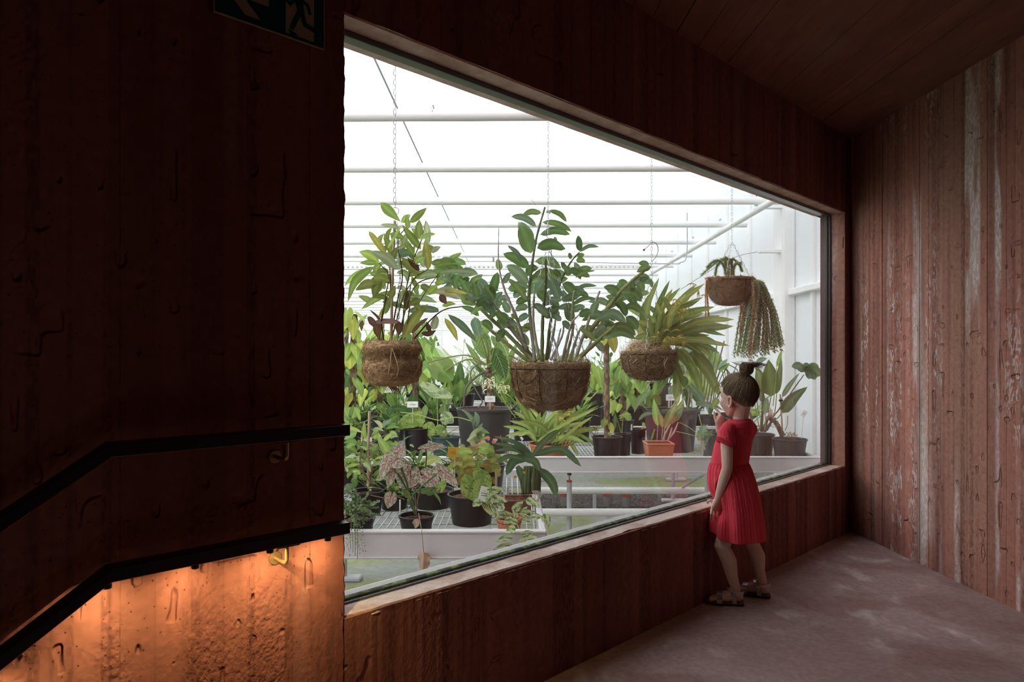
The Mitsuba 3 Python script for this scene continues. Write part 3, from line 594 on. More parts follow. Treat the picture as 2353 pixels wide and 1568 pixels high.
# left arm: hangs, the hand lies over the sill's edge, fingers down, thumb on the sill
elL, wrL = P(1671, 1076, 3.240), P(1650, 1145, 3.305)
body += chain([(sl, 0.0290), (on(sl, elL, 0.5), 0.0275), (elL, 0.0245)]) + chain([(elL, 0.0245), (on(elL, wrL, 0.35), 0.0245), (wrL, 0.0165)])
yw = lambda u, off: (1.7204 - off) / (0.7101 - 0.7041 * (u - CX) / F)
K = [P(u, v, yw(u, o)) for u, v, o in ((1636.5, 1170, 0.044), (1643, 1172, 0.050), (1650, 1172, 0.056), (1656, 1169, 0.062))]
body.append(m3.Manifold.batch_hull([ball(wrL, 0.0155), ball(K[0], 0.0075), ball(K[1], 0.0078), ball(K[2], 0.0075), ball(K[3], 0.0068), ball(P(1641, 1155, yw(1641, 0.044)), 0.008)]))
nails = []
def finger(pts, r):
    nails.append((pts[-1], r[-1])); return chain(list(zip(pts, r)))
for k0, (dv1, dv2, du) in zip(K, ((11, 22, -2.0), (11, 17.5, -1), (10, 16, 0.5), (8, 14, 1))):
    u0, v0 = CX + F * k0[0] / k0[1], CY - F * (k0[2] - EYE) / k0[1]
    body += finger([k0, P(u0 + du, v0 + dv1, yw(u0 + du, 0.050)), P(u0 + du * 1.1, v0 + dv2, yw(u0 + du, 0.040))], [0.0072, 0.0062, 0.0052])
body += finger([P(1641, 1154, yw(1641, 0.042)), P(1633, 1150, yw(1633, 0.030)), P(1627, 1152, yw(1627, 0.018)), P(1626, 1156, yw(1626, 0.010))], [0.0085, 0.0072, 0.0066, 0.0055])
# right arm: bent, the hand raised in front of the face, index finger pointing at the glass
elR, wrR = P(1683, 1046, 3.50), P(1652, 988, 3.465)
body += chain([(sr_, 0.0290), (on(sr_, elR, 0.5), 0.027), (elR, 0.0245)]) + chain([(elR, 0.0245), (on(elR, wrR, 0.35), 0.0235), (wrR, 0.0165)])
yr = 3.462
KR = [P(1656.0, 957, yr - 0.012), P(1658.5, 958, yr + 0.002), P(1659.0, 962, yr + 0.015), P(1658, 967, yr + 0.026)]
body.append(m3.Manifold.batch_hull([ball(wrR, 0.0155)] + [ball(q, 0.0078) for q in KR] + [ball(P(1648, 970, yr - 0.006), 0.010)]))
body += finger([KR[0], P(1651, 947, yr + 0.012), P(1645.5, 941, yr + 0.022), P(1640, 937, yr + 0.030)], [0.0074, 0.0064, 0.0058, 0.0050])
for j in (1, 2, 3):
    body += finger([KR[j], P(1653 + j * 0.6, 950 + j * 4.0, yr + 0.022 + 0.006 * j), P(1648 + j, 955 + j * 3.5, yr + 0.030 + 0.004 * j), P(1649 + j, 961 + j * 2.6, yr + 0.020 + 0.004 * j)], [0.0072, 0.0064, 0.0058, 0.0052])
body += finger([P(1647, 971, yr - 0.004), P(1643.5, 961, yr + 0.002), P(1642, 953, yr + 0.008), P(1641, 948, yr + 0.012)], [0.0085, 0.0074, 0.0066, 0.0056])
bm = m3.Manifold.batch_boolean(body, m3.OpType.Add).refine_to_length(0.0045)
bm = tomesh(bm); trimesh.smoothing.filter_taubin(bm, lamb=0.5, nu=0.52, iterations=9)
v = bm.vertices; loc = (v - HC) / HS; lf, ll, lu = loc @ FH, loc @ LH, loc @ UH
col = np.tile([0.66, 0.45, 0.365], (len(v), 1)) * (0.95 + 0.1 * meshkit.fbm(v * 25, 3, 2)[:, None])
def tint(mask, c, a): col[:] = col * (1 - a * mask[:, None]) + np.array(c) * a * mask[:, None]
g = lambda f, l, u, s: np.exp(-((lf - f) ** 2 + (ll - l) ** 2 + (lu - u) ** 2) / (2 * s * s))
tint(g(0.088, 0, -0.070, 0.006) + g(0.082, 0.012, -0.071, 0.006) + g(0.082, -0.012, -0.071, 0.006), (0.50, 0.17, 0.15), 0.7)
for s in (1, -1):
    tint(g(0.066, s * 0.040, -0.042, 0.016), (0.60, 0.28, 0.22), 0.5); tint(g(-0.008, s * 0.080, -0.042, 0.018), (0.66, 0.30, 0.22), 0.55); tint(g(-0.006, s * 0.072, -0.038, 0.006), (0.22, 0.10, 0.07), 0.6); tint(g(0.076, s * 0.030, 0.012, 0.006), (0.16, 0.10, 0.06), 0.75)
for q, r in nails: tint(np.exp(-((v - q) ** 2).sum(1) / (2 * 0.005 ** 2)), (0.62, 0.34, 0.29), 0.6)
for kn in (kneeL, kneeR, elL): tint(np.exp(-((v - kn) ** 2).sum(1) / (2 * 0.03 ** 2)), (0.50, 0.27, 0.21), 0.4)
part(child, 'body', bm, 'skin', smooth=True, color=np.clip(col, 0, 1))
for s in (1, -1):
    ec = Hd(0.0725, s * 0.029, -0.008); e = trimesh.creation.icosphere(3, 0.0095); e.apply_translation(ec); part(child, 'eye', e, 'eye_white', smooth=True)
    e = trimesh.creation.icosphere(2, 0.0046); e.apply_translation(ec + FH * 0.0066 - UH * 0.001); part(child, 'iris', e, 'eye_iris', smooth=True)
    part(child, 'eyelash', tube(curve([Hd(0.0785, s * 0.020, -0.002), Hd(0.084, s * 0.029, 0.001), Hd(0.078, s * 0.039, -0.004)], 10), [0.0012, 0.0016, 0.0010], 5), 'hair_dark', smooth=True)
# dress: bodice and gathered skirt
def ring_at(u, v_, Yc, a, b): return P(u, v_, Yc), a, b
BOD = [(1701, 964, 3.376, 0.050, 0.046), (1700, 967, 3.376, 0.074, 0.056), (1698, 971, 3.374, 0.096, 0.060), (1696, 979, 3.372, 0.116, 0.066), (1694, 986, 3.371, 0.116, 0.070), (1691, 998, 3.368, 0.114, 0.078), (1685, 1020, 3.366, 0.104, 0.083), (1680, 1044, 3.364, 0.099, 0.086), (1677, 1060, 3.362, 0.097, 0.087), (1677, 1066, 3.362, 0.097, 0.087)]
SKI = [(1677, 1064, 3.362, 0.096, 0.086), (1677, 1068, 3.362, 0.101, 0.092), (1678, 1080, 3.363, 0.112, 0.102), (1681, 1100, 3.364, 0.121, 0.110), (1686, 1130, 3.367, 0.129, 0.117), (1690, 1160, 3.369, 0.134, 0.121), (1693, 1195, 3.371, 0.139, 0.124), (1695, 1228, 3.372, 0.143, 0.126)]
def loft(rings, nu, nv, fold):
    rr = np.array([[*P(u, v_, Y), a, b] for u, v_, Y, a, b in rings]); pa = np.linspace(0, 1, len(rr))
    def fn(U, V):
        q = [np.interp(V, pa, rr[:, i]) for i in range(5)]; th = U * 2 * PI
        k = 1 + fold(th, V); ca, sa = np.cos(th), np.sin(th)
        p = np.stack([q[0], q[1], q[2]], -1) + (LD * 1.0)[None, None] * (q[3] * k * ca)[..., None] + G2d[None, None] * (q[4] * k * sa)[..., None]
        hnd = 1 - 0.40 * np.exp(-((np.mod(th + PI, 2 * PI) - PI - 0.55) / 0.62) ** 2) * np.exp(-((p[..., 2] - 0.468) / 0.055) ** 2) * (1 if fold is skf else 0)
        p[..., 0] = q[0] + (p[..., 0] - q[0]) * hnd; p[..., 1] = q[1] + (p[..., 1] - q[1]) * hnd
        off = (p[..., 0] - CORNER[0]) * WN[0] + (p[..., 1] - CORNER[1]) * WN[1]
        push = np.where(p[..., 2] < ZS + 0.02, np.maximum(0, 0.010 - off), 0.0)
        return p + push[..., None] * np.array([WN[0], WN[1], 0])
    return grid(fn, nu, nv)
ns = lambda th, k, s: meshkit.noise(np.stack([np.cos(th) * k, np.sin(th) * k, th * 0 + s], -1), 3) - 0.5
def skf(th, V):
    gathers = 0.040 * np.sin(th * 36 + 2 * np.cos(th * 5)) * np.exp(-V * 4.2) * np.clip(V * 14, 0, 1) + 0.005 * np.sin(th * 61 + 3 * np.sin(th * 3)) * (0.4 + 0.6 * V); big = 0.075 * np.sin(th * 7 + 1.7 * np.sin(th * 2) + 0.6) * V ** 1.2 + 0.10 * ns(th, 2.2, 1) * V
    return gathers + big + 0.02 * ns(th, 9, 4) * (0.3 + V)
bod, buv = loft(BOD, 97, 40, lambda th, V: 0.012 * ns(th, 6, 2) + 0.006 * np.sin(V * 40 + 3 * np.cos(th * 2)) * V)
ski, suv = loft(SKI, 481, 56, skf)
hv = ski.vertices; near = (suv[:, 1] > 0.75)                       # the hem is lower at the back, lifted at the wall
fw = ((hv - P(1690, 1190, 3.37)) @ G2d); hv[:, 2] += np.clip(fw / 0.12, -0.3, 1) * 0.035 * np.clip((suv[:, 1] - 0.45) / 0.55, 0, 1); ski.vertices = hv
ARM = [(on(sl, elL, 0.3), 0.028), (on(sl, elL, 0.65), 0.027), (elL, 0.0255)] + [(on(elL, wrL, q), 0.0245 - 0.008 * q) for q in (0.2, 0.4, 0.6, 0.8, 1.0)] + [(on(wrL, (K[1] + K[2]) / 2, q), 0.017) for q in (0.33, 0.66, 1.0)] + [((K[1] + K[2]) / 2 - ZV_ * 0.018, 0.015), (K[3] - ZV_ * 0.015, 0.010), (K[0] - ZV_ * 0.02, 0.010)]
AP = np.array([x for x, _ in ARM]); ap = np.vstack([AP[:-1] + (AP[1:] - AP[:-1]) * q for q in np.linspace(0, 1, 6)]); ar_ = np.concatenate([np.interp(np.arange(len(AP) - 1) + q, np.arange(len(AP)), [r for _, r in ARM]) for q in np.linspace(0, 1, 6)])
def clear_arm(m, axis_rings):
    "cloth gives way to the hanging arm: a vertex stops where the line from the body's axis meets the arm"
    v_ = m.vertices.copy(); zz = np.array([P(u, q, Y)[2] for u, q, Y, *_ in axis_rings]); cx = np.array([P(u, q, Y)[:2] for u, q, Y, *_ in axis_rings]); o_ = np.argsort(zz)
    ax_ = np.stack([np.interp(v_[:, 2], zz[o_], cx[o_, 0]), np.interp(v_[:, 2], zz[o_], cx[o_, 1]), v_[:, 2]], 1); best = np.ones(len(v_)); hit = np.zeros(len(v_), bool)
    for kk in np.linspace(0.25, 1.02, 40):
        q_ = ax_ + (v_ - ax_) * kk; d_ = (np.linalg.norm(q_[:, None] - ap[None], axis=2) - ar_[None] - 0.004).min(1); new = (d_ < 0) & ~hit; best[new] = max(0.2, kk - 0.02); hit |= new
    m.vertices = ax_ + (v_ - ax_) * np.where(hit, best, 1.0)[:, None]
clear_arm(bod, BOD); clear_arm(ski, SKI)
dr_ = part(child, 'dress', cat([bod, ski]), 'dress_red', smooth=True, uv=np.vstack([buv, suv + [0, 1]]), label='red crinkled cotton dress')
part(dr_, 'hem', tube(np.vstack([ski.vertices.reshape(481, 56, 3)[:, -1]]), 0.0016, 5, cap=False), 'dress_red', smooth=True)
part(dr_, 'neckline', tube(bod.vertices.reshape(97, 40, 3)[:, 0], 0.0028, 6, cap=False), 'dress_red', smooth=True)
part(dr_, 'waist_seam', tube(ski.vertices.reshape(481, 56, 3)[:, 0] , 0.0018, 5, cap=False), 'dress_red', smooth=True)
for s0, e0, sg in ((sl, elL, 1), (sr_, elR, -1)):               # cap sleeves with a turned-up cuff
    ax0 = nrm(e0 - s0); inn = s0 + (neckb - s0) * 0.42; a1 = nrm(np.cross(ax0, [0.3, 0.5, 0.1])); a2 = np.cross(ax0, a1)
    cen = [inn + ZV_ * 0.002, on(inn, s0, 0.6) + ZV_ * 0.004, s0 - ZV_ * 0.002 + ax0 * 0.004, s0 + ax0 * 0.030, s0 + ax0 * 0.060]; rad = [0.024, 0.031, 0.036, 0.040, 0.043]
    m = tube(curve(cen, 24), np.interp(np.linspace(0, 1, 25), np.linspace(0, 1, 5), rad), 32, cap=False); m.vertices += (meshkit.noise(m.vertices * 60, 3)[:, None] - 0.5) * 0.004
    bk_ = -G2d * 0.8 + np.array([0.5, 0, 0]); tl = lambda q: ax0 * (0.017 * np.clip(((q - s0) @ ax0) / 0.06, 0, 1.2) * (((q - s0) @ nrm(bk_ - ax0 * (bk_ @ ax0))) / 0.043))[:, None]; m.vertices = m.vertices + tl(m.vertices)
    th = np.arctan2((m.vertices - s0) @ a1, (m.vertices - s0) @ a2) / (2 * PI) + 0.5
    sv = part(dr_, 'sleeve', m, 'dress_red', smooth=True, uv=np.stack([th * 0.4, (m.vertices - s0) @ ax0 * 3], 1))
    ce = s0 + ax0 * 0.058; cp = [ce + 0.0435 * (a1 * math.cos(q) + a2 * math.sin(q)) + ax0 * 0.003 * math.sin(2 * q) for q in np.linspace(0, 2 * PI, 40)]
    cp = np.array(cp) + tl(np.array(cp)); cv = cat([tube(np.array(cp) + ax0 * d, 0.0048, 6, cap=False) for d in (-0.010, -0.005, 0.0, 0.004)]); part(sv, 'cuff', cv, 'dress_red', smooth=True)
# hair: a cap, strands drawn back to a bun, loose ends
qh = random.Random(21); A3 = np.array([0.0945, 0.0775, 0.0885]); BUN = np.array([-0.050, 0.0, 0.079])
def hair_margin(d):
    f, l, u = d
    if f > 0.30: return u - (0.30 + 0.35 * (f - 0.3))
    if f > -0.22: return u - (-0.20 + 0.75 * max(0.0, f)) if abs(l) > 0.5 else u - 0.1
    return u - (-0.86 + 0.9 * max(0, (f + 0.55)) + 0.25 * max(0.0, abs(l) - 0.35))
def hairy(d): return hair_margin(d) > 0
ico = trimesh.creation.icosphere(5, 1.0); dv = ico.vertices; keep = np.array([hairy(d) for d in dv]); fk = ico.faces[keep[ico.faces].all(1)]
dirb = nrm(BUN / A3); lon = np.arctan2(dv @ np.array([0, 1.0, 0]), dv @ nrm(np.cross(dirb, [0, 1, 0])))
bump = 0.004 * np.sin(lon * 58 + 4 * meshkit.noise(dv * 3, 1)) + 0.05 * (meshkit.fbm(dv * 2.5, 3, 5) - 0.5)
cap = trimesh.Trimesh(np.array([Hd(*(A3 * d * (0.985 + (0.035 + b) * min(1.0, max(0.0, hair_margin(d)) / 0.30)))) for d, b in zip(dv, bump)]), fk, process=False); cap.remove_unreferenced_vertices()
def hcol(n, k=1.0): return np.tile(np.array([0.15, 0.098, 0.055]) * k, (n, 1))
hp = part(child, 'hair', cap, 'hair', smooth=True, color=hcol(len(cap.vertices), 0.8), label='brown hair pulled up into a messy bun')
ms, mc = [], []
while len(ms) < 3000:
    d = nrm([qh.gauss(0, 1), qh.gauss(0, 1), qh.gauss(0, 1)])
    if not hairy(d): continue
    ang = math.acos(max(-1, min(1, d @ dirb))); t = np.linspace(0, 1, 10)
    if ang < 0.1: continue
    w = np.sin((1 - t) * ang)[:, None] / math.sin(ang) * d + np.sin(t * ang)[:, None] / math.sin(ang) * dirb
    w = w + 0.05 * np.sin(t * PI)[:, None] * np.array([qh.gauss(0, 1) for _ in range(3)]) * 0.5
    lift = 1.0 + (0.035 + qh.uniform(0, 0.035) + 0.03 * np.sin(t * PI)) * np.clip(t * 4 + min(1.0, hair_margin(d) / 0.3), 0, 1)
    w = w / np.linalg.norm(w, axis=1, keepdims=True) * lift[:, None]
    m = tube(np.array([Hd(*(A3 * x)) for x in w]), [0.0003, 0.0008, 0.0009, 0.0007], 3, cap=False); ms.append(m); k = qh.uniform(0.55, 1.9) if qh.random() < 0.85 else 2.8; mc.append(hcol(len(m.vertices), k))
part(hp, 'strands', cat(ms), 'hair', smooth=True, color=np.vstack(mc), stuff=True)
bc = Hd(-0.062, 0, 0.106); ms, mc = [], []
for i in range(420):                                       # the bun: wound loops
    n1 = nrm([qh.gauss(0, 1), qh.gauss(0, 1), qh.gauss(0, 1) * 0.6 + 0.6]); e1 = nrm(np.cross(n1, [1, 0.2, 0.1])); e2 = np.cross(n1, e1); r = qh.uniform(0.018, 0.033); a0 = qh.uniform(0, 6)
    pts = [bc + n1 * qh.uniform(-0.012, 0.012) + r * (e1 * math.cos(a) + e2 * math.sin(a)) * (1 + 0.1 * math.sin(3 * a)) for a in np.linspace(a0, a0 + qh.uniform(2, 5), 12)]
    m = tube(pts, [0.0003, 0.0009, 0.0009, 0.0003], 3, cap=False); ms.append(m); mc.append(hcol(len(m.vertices), qh.uniform(0.6, 2.2)))
part(hp, 'bun', cat(ms), 'hair', smooth=True, color=np.vstack(mc), stuff=True)
part(hp, 'bun_core', (lambda m: (m.apply_scale(0.027), m.apply_translation(bc), m)[2])(trimesh.creation.icosphere(3, 1.0)), 'hair_dark', smooth=True)
ms, mc = [], []
for tip, n, k in (((1762, 839), 44, 2.4), ((1754, 846), 26, 1.6), ((1742, 836), 20, 2.2), ((1690, 835), 3, 0.9), ((1696, 829), 2, 1.0), ((1714, 838), 4, 1.2), ((1752, 855), 6, 1.1), ((1733, 832), 5, 1.7)):
    for i in range(n):
        p0 = bc + 0.016 * nrm([qh.gauss(0, 1), qh.gauss(0, 1), qh.gauss(0, 1) + 0.4]); p2 = P(tip[0] + qh.uniform(-5, 3), tip[1] + qh.uniform(-3, 4), 3.33 + qh.uniform(-0.02, 0.02)); p1 = (p0 + p2) / 2 + np.array([0, 0, 0.012 + qh.uniform(-0.004, 0.006)])
        m = tube(curve([p0, p1, p2], 10), [0.0009, 0.0008, 0.0002], 3, cap=False); ms.append(m); mc.append(hcol(len(m.vertices), k * qh.uniform(0.7, 1.3)))
for i in range(26):                                        # wisps at the forehead, the temple and the nape
    a = qh.choice([(0.075, qh.uniform(-0.03, 0.06), 0.045), (0.05, 0.062, 0.01), (-0.075, qh.uniform(-0.04, 0.05), -0.05)]); b = (a[0] + qh.uniform(-0.005, 0.02), a[1] * 1.05 + qh.uniform(-0.006, 0.006), a[2] - qh.uniform(0.02, 0.05))
    m = tube(curve([Hd(*a), Hd((a[0] + b[0]) / 2 + (0.012 if a[0] > 0 else -0.008), (a[1] + b[1]) / 2 * 1.1, (a[2] + b[2]) / 2), Hd(*b)], 10), [0.0009, 0.0007, 0.0003], 3, cap=False); ms.append(m); mc.append(hcol(len(m.vertices), qh.uniform(0.8, 2.2)))
part(hp, 'loose_strands', cat(ms), 'hair', smooth=True, color=np.vstack(mc), stuff=True)
# sandals
def sandal(f, a, s, L, ank):
    from shapely.geometry import Polygon as Pg
    ol = np.array([(-0.02, 0.0), (0.0, 0.018), (0.08, 0.026), (0.3, 0.026), (0.5, 0.029), (0.72, 0.037), (0.9, 0.033), (1.02, 0.018), (1.05, 0.0), (1.0, -0.018), (0.85, -0.033), (0.68, -0.037), (0.45, -0.030), (0.3, -0.027), (0.08, -0.026), (0.0, -0.018)])
    oc = curve(np.vstack([np.column_stack([ol, ol[:, 0] * 0]), [[*ol[0], 0]]]), 64)[:-1]
    pts = np.array([f(x, y, 0)[:2] for x, y, _ in oc]); pg = Pg(pts).buffer(0)
    def ext(p_, z0, z1): m = trimesh.creation.extrude_polygon(p_, z1 - z0, engine='earcut'); m.apply_translation([0, 0, z0]); return m
    so = part(child, 'sandal', cat([ext(pg, 0.0005, 0.011), ext(pg.buffer(-0.0012), 0.0, 0.012)]), 'sandal_sole', label='silver glitter sandal')
    part(so, 'footbed', ext(pg.buffer(-0.0015), 0.011, 0.018), 'footbed')
    def band(pts, w, d, nm):
        pp = curve(pts, 24); d = np.asarray(d, float); tg = nrm_rows_(np.gradient(pp, axis=0)); cen = pp.mean(0); up = nrm_rows_(np.cross(tg, d)); sgn = np.sign(((pp - cen) * up).sum(1).mean()) or 1; up = up * sgn; t_ = 0.0016
        rg = np.stack([pp - d * w / 2, pp - d * w / 2 + up * t_ * 2, pp + d * w / 2 + up * t_ * 2, pp + d * w / 2], 1); n = len(pp); v_ = rg.reshape(-1, 3); i, j = np.meshgrid(np.arange(n - 1), np.arange(4), indexing='ij')
        q = np.stack([i * 4 + j, i * 4 + (j + 1) % 4, (i + 1) * 4 + (j + 1) % 4, (i + 1) * 4 + j], -1).reshape(-1, 4)
        return part(so, nm, trimesh.Trimesh(v_, np.vstack([q[:, [0, 1, 2]], q[:, [0, 2, 3]]]), process=False), 'sandal_silver')
    band([f(0.68, 0.036, 0.014), f(0.68, 0.036, 0.030), f(0.67, 0.024, 0.050), f(0.66, 0.0, 0.058), f(0.66, -0.022, 0.049), f(0.67, -0.035, 0.030), f(0.68, -0.035, 0.014)], 0.026, a, 'toe_strap')
    band([f(0.26, 0.029, 0.014), f(0.27, 0.031, 0.035), f(0.30, 0.030, 0.058), f(0.36, 0.018, 0.072), f(0.40, 0.0, 0.077), f(0.36, -0.018, 0.072), f(0.30, -0.030, 0.058), f(0.27, -0.031, 0.035), f(0.26, -0.029, 0.014)], 0.020, a, 'ankle_strap')
    c0 = ank * [1, 1, 0]
    band([f(0.30, 0.029, 0.060), f(0.14, 0.029, 0.062), f(0.015, 0.014, 0.064), f(0.0, 0.0, 0.064), f(0.015, -0.014, 0.064), f(0.14, -0.029, 0.062), f(0.30, -0.029, 0.060)], 0.015, ZV_, 'heel_strap')
    for (x_, y_, z_) in ((0.67, 0.033, 0.044), (0.29, 0.034, 0.056)):
        c_ = f(x_, y_ + 0.004, z_); bk = [c_ + a * (0.008 * sx) + ZV_ * (0.007 * sz) - s * 0.004 * sz for sx, sz in ((-1, -1), (1, -1), (1, 1), (-1, 1), (-1, -1))]
        part(so, 'buckle', cat([tube([bk[i], bk[i + 1]], 0.0012, 6) for i in range(4)]), 'steel', smooth=40)
def nrm_rows_(q): return q / (np.linalg.norm(q, axis=1, keepdims=True) + 1e-12)
sandal(fLf, aL, sL, LL, ankL); sandal(fRf, aR, sR, LRr, ankR)
# ---------------------------------------------------------------- plant kit
def veined(base, vein, edge=None, freq=7.0, wid=0.05):
    def f(p, n, uv):
        x = dr.abs(uv.x); y = uv.y
        g = y * freq - x * 2.2; g = g - dr.floor(g)
        side = 1 - smoothstep(wid, wid * 2.4, dr.minimum(g, 1 - g))
        mid = 1 - smoothstep(0.03, 0.075, x)
        c = mix(base, (base[0] * 0.75, base[1] * 0.8, base[2] * 0.75), fbm(p.x * 30, p.y * 30, p.z * 30, octaves=2))
        return mix(c, vein, dr.maximum(mid, 0.7 * side))
    return mikit.proc(f)
thin('leaf_veined_dark', veined((0.075, 0.14, 0.045), (0.22, 0.32, 0.13)), 0.35, 0.5)
thin('leaf_veined_pale', veined((0.22, 0.33, 0.10), (0.42, 0.52, 0.27), freq=6.0), 0.4, 0.8)
def caladium(p, n, uv):
    x, y = uv.x, uv.y; ax = dr.abs(x)
    a = noise(x * 17 + y * 5, y * 24, 3.0); b = fbm(x * 9, y * 12, 1.0, octaves=3)
    c = mix((0.13, 0.20, 0.10), (0.66, 0.50, 0.44), smoothstep(0.36, 0.60, 0.6 * a + 0.4 * b))
    g = y * 4.5 - ax * 2.0; g = g - dr.floor(g)
    c = mix(c, (0.52, 0.14, 0.17), dr.maximum(1 - smoothstep(0.03, 0.10, ax), 0.6 * (1 - smoothstep(0.05, 0.13, dr.minimum(g, 1 - g)))) * (1 - smoothstep(0.35, 0.9, dr.sqrt(x * x + y * y))))
    return mix(c, (0.10, 0.20, 0.07), smoothstep(0.78, 0.92, ax * ax + (y - 0.2) * (y - 0.2)) * 0.8)
thin('leaf_caladium', mikit.proc(caladium), 0.5, 0.5)
def mottled(p, n, uv):
    a = fbm(uv.x * 5, uv.y * 9, 2.0, octaves=3); s = noise(uv.x * 14, uv.y * 26, 5.0)
    c = mix((0.20, 0.33, 0.07), (0.38, 0.48, 0.13), smoothstep(0.35, 0.65, a))
    return mix(c, (0.05, 0.12, 0.04), 0.85 * smoothstep(0.70, 0.80, s * 0.75 + 0.25 * a))
thin('leaf_mottled', mikit.proc(mottled), 0.4, 0.6)
def marbled(p, n, uv):
    a = fbm(uv.x * 3 + 2.0, uv.y * 7, 2.0, octaves=4)
    return mix((0.14, 0.27, 0.08), (0.58, 0.63, 0.36), smoothstep(0.42, 0.58, a))
thin('leaf_marbled', mikit.proc(marbled), 0.45, 0.6)
HEART = [(0, -0.05), (0.10, -0.24), (0.30, -0.34), (0.60, -0.27), (0.88, -0.03), (0.98, 0.2), (0.88, 0.42), (0.62, 0.66), (0.33, 0.86), (0.12, 0.97), (0, 1)]
ARROW = [(0, -0.02), (0.16, -0.28), (0.42, -0.46), (0.68, -0.42), (0.84, -0.1), (0.9, 0.12), (0.78, 0.36), (0.55, 0.6), (0.28, 0.82), (0.1, 0.95), (0, 1)]
LOBED = [(0, 0.02), (0.3, -0.25), (0.62, -0.16), (0.42, 0.06), (0.98, 0.1), (0.85, 0.24), (0.40, 0.25), (0.92, 0.45), (0.7, 0.56), (0.32, 0.45), (0.6, 0.78), (0.36, 0.82), (0.2, 0.7), (0.12, 0.95), (0, 1)]
def prof(kind, t):
    t = np.asarray(t, float)
    if kind == 'oblong': return (1 - np.abs(2 * t - 1.0) ** 2.6) ** 0.75 * (1 - 0.25 * t)
    if kind == 'lance': return np.sin(PI * np.clip(t, 0, 1) ** 0.8) ** 0.9
    if kind == 'ovate': return np.clip(np.sin(PI * np.clip(t, 0, 1) ** 0.62), 0, 1) ** 0.8
    if kind == 'club': return np.sin(PI * np.clip(t, 0, 1) ** 1.5) ** 0.8
    return np.clip(np.minimum(0.45 + 3.0 * t, 1.0) * (1 - t ** 5) ** 0.7, 0, 1)      # strap
ZV = np.array([0, 0, 1.0])
def blade(spine, width, side, kind='oblong', fold=0.12, wave=0.0, col=(0.15, 0.25, 0.08), rib=0.35, tipcol=None, nl=9, nc=5, seed=0):
    "a leaf blade bent along spine (m x 3): returns vertices, faces, colours, uv"
    sp = curve(spine, 14); L = np.concatenate([[0], np.cumsum(np.linalg.norm(np.diff(sp, axis=0), axis=1))]); tt = L / L[-1]
    at = lambda y: np.stack([np.interp(np.clip(y, 0, 1), tt, sp[:, k]) for k in range(3)], -1) + np.minimum(y, 0)[:, None] * (sp[1] - sp[0]) / (tt[1] + 1e-9)
    if kind in ('heart', 'arrow', 'lobed'):
        half = np.array({'heart': HEART, 'arrow': ARROW, 'lobed': LOBED}[kind]); ring = np.vstack([half, half[-2:0:-1] * [-1, 1]]); n = len(ring)
        pts = [np.zeros((1, 2))] + [ring * s for s in (0.4, 0.75, 1.0)]; q = np.vstack(pts); f = []
        for j in range(n): f.append([0, 1 + j, 1 + (j + 1) % n])
        for r in range(2):
            a, b = 1 + r * n, 1 + (r + 1) * n
            for j in range(n): f += [[a + j, b + j, b + (j + 1) % n], [a + j, b + (j + 1) % n, a + (j + 1) % n]]
        f = np.array(f); x, y = q[:, 0], q[:, 1]
    else:
        t, c = np.meshgrid(np.linspace(0, 1, nl), np.linspace(-1, 1, nc), indexing='ij'); w = np.maximum(prof(kind, t), 0.0)
        x, y = (c * w).ravel(), t.ravel(); i, j = np.meshgrid(np.arange(nl - 1), np.arange(nc - 1), indexing='ij')
        g = np.stack([i * nc + j, (i + 1) * nc + j, (i + 1) * nc + j + 1, i * nc + j + 1], -1).reshape(-1, 4); f = np.vstack([g[:, [0, 1, 2]], g[:, [0, 2, 3]]])
    c0 = at(y); tan = nrm_rows(at(np.clip(y, 0, 1) * 0.98 + 0.02) - at(np.clip(y, 0, 1) * 0.98)); side = nrm(side)
    s = side[None] - tan * (tan @ side)[:, None]; s /= np.linalg.norm(s, axis=1, keepdims=True) + 1e-9
    up = np.cross(s, tan); h = width / 2
    lift = fold * np.abs(x) * h - 0.35 * fold * x * x * h + wave * h * np.sin(y * 14 + seed) * x * x
    v = c0 + s * (x * h)[:, None] + up * lift[:, None]
    cc = np.tile(np.asarray(col, float), (len(v), 1)); m = np.exp(-(x / 0.1) ** 2)[:, None]
    cc = cc * (1 + rib * m) + 0.02 * rib * m
    if tipcol is not None: k = np.clip((y - 0.72) / 0.28, 0, 1)[:, None]; cc = cc * (1 - k) + np.asarray(tipcol) * k
    cc *= 0.92 + 0.16 * meshkit.noise(v * 45.0, seed)[:, None]
    return v, f, cc, np.stack([x, y], -1)
def nrm_rows(a): return a / (np.linalg.norm(a, axis=1, keepdims=True) + 1e-12)
def joined(parts):
    "several (v, f, c, uv) -> one"
    o, V, Fc, C, U = 0, [], [], [], []
    for v, f, c, u in parts:
        V.append(v); Fc.append(f + o); C.append(c); U.append(u); o += len(v)
    return np.vstack(V), np.vstack(Fc), np.vstack(C), np.vstack(U)
def stalk(pts, r, col, sides=5, n=10):
    m = tube(curve(pts, n), r, sides); return m.vertices, m.faces, np.tile(np.asarray(col, float), (len(m.vertices), 1)), np.tile([[3.0, 0.0]], (len(m.vertices), 1))
def put(parent, name, g, bsdf='leaf', label=None, stuff=False):
    v, f, c, u = g
    return part(parent, name, trimesh.Trimesh(v, f, process=False), bsdf, smooth=True, uv=u, color=c, label=label, stuff=stuff)
lr = random.Random(11)
def jit(col, a=0.18):
    k = 1 + lr.uniform(-a, a); return (col[0] * k * (1 + lr.uniform(-a, a) * 0.5), col[1] * k, col[2] * k * (1 + lr.uniform(-a, a) * 0.5))
VIEW = np.array([0, 1.0, 0])
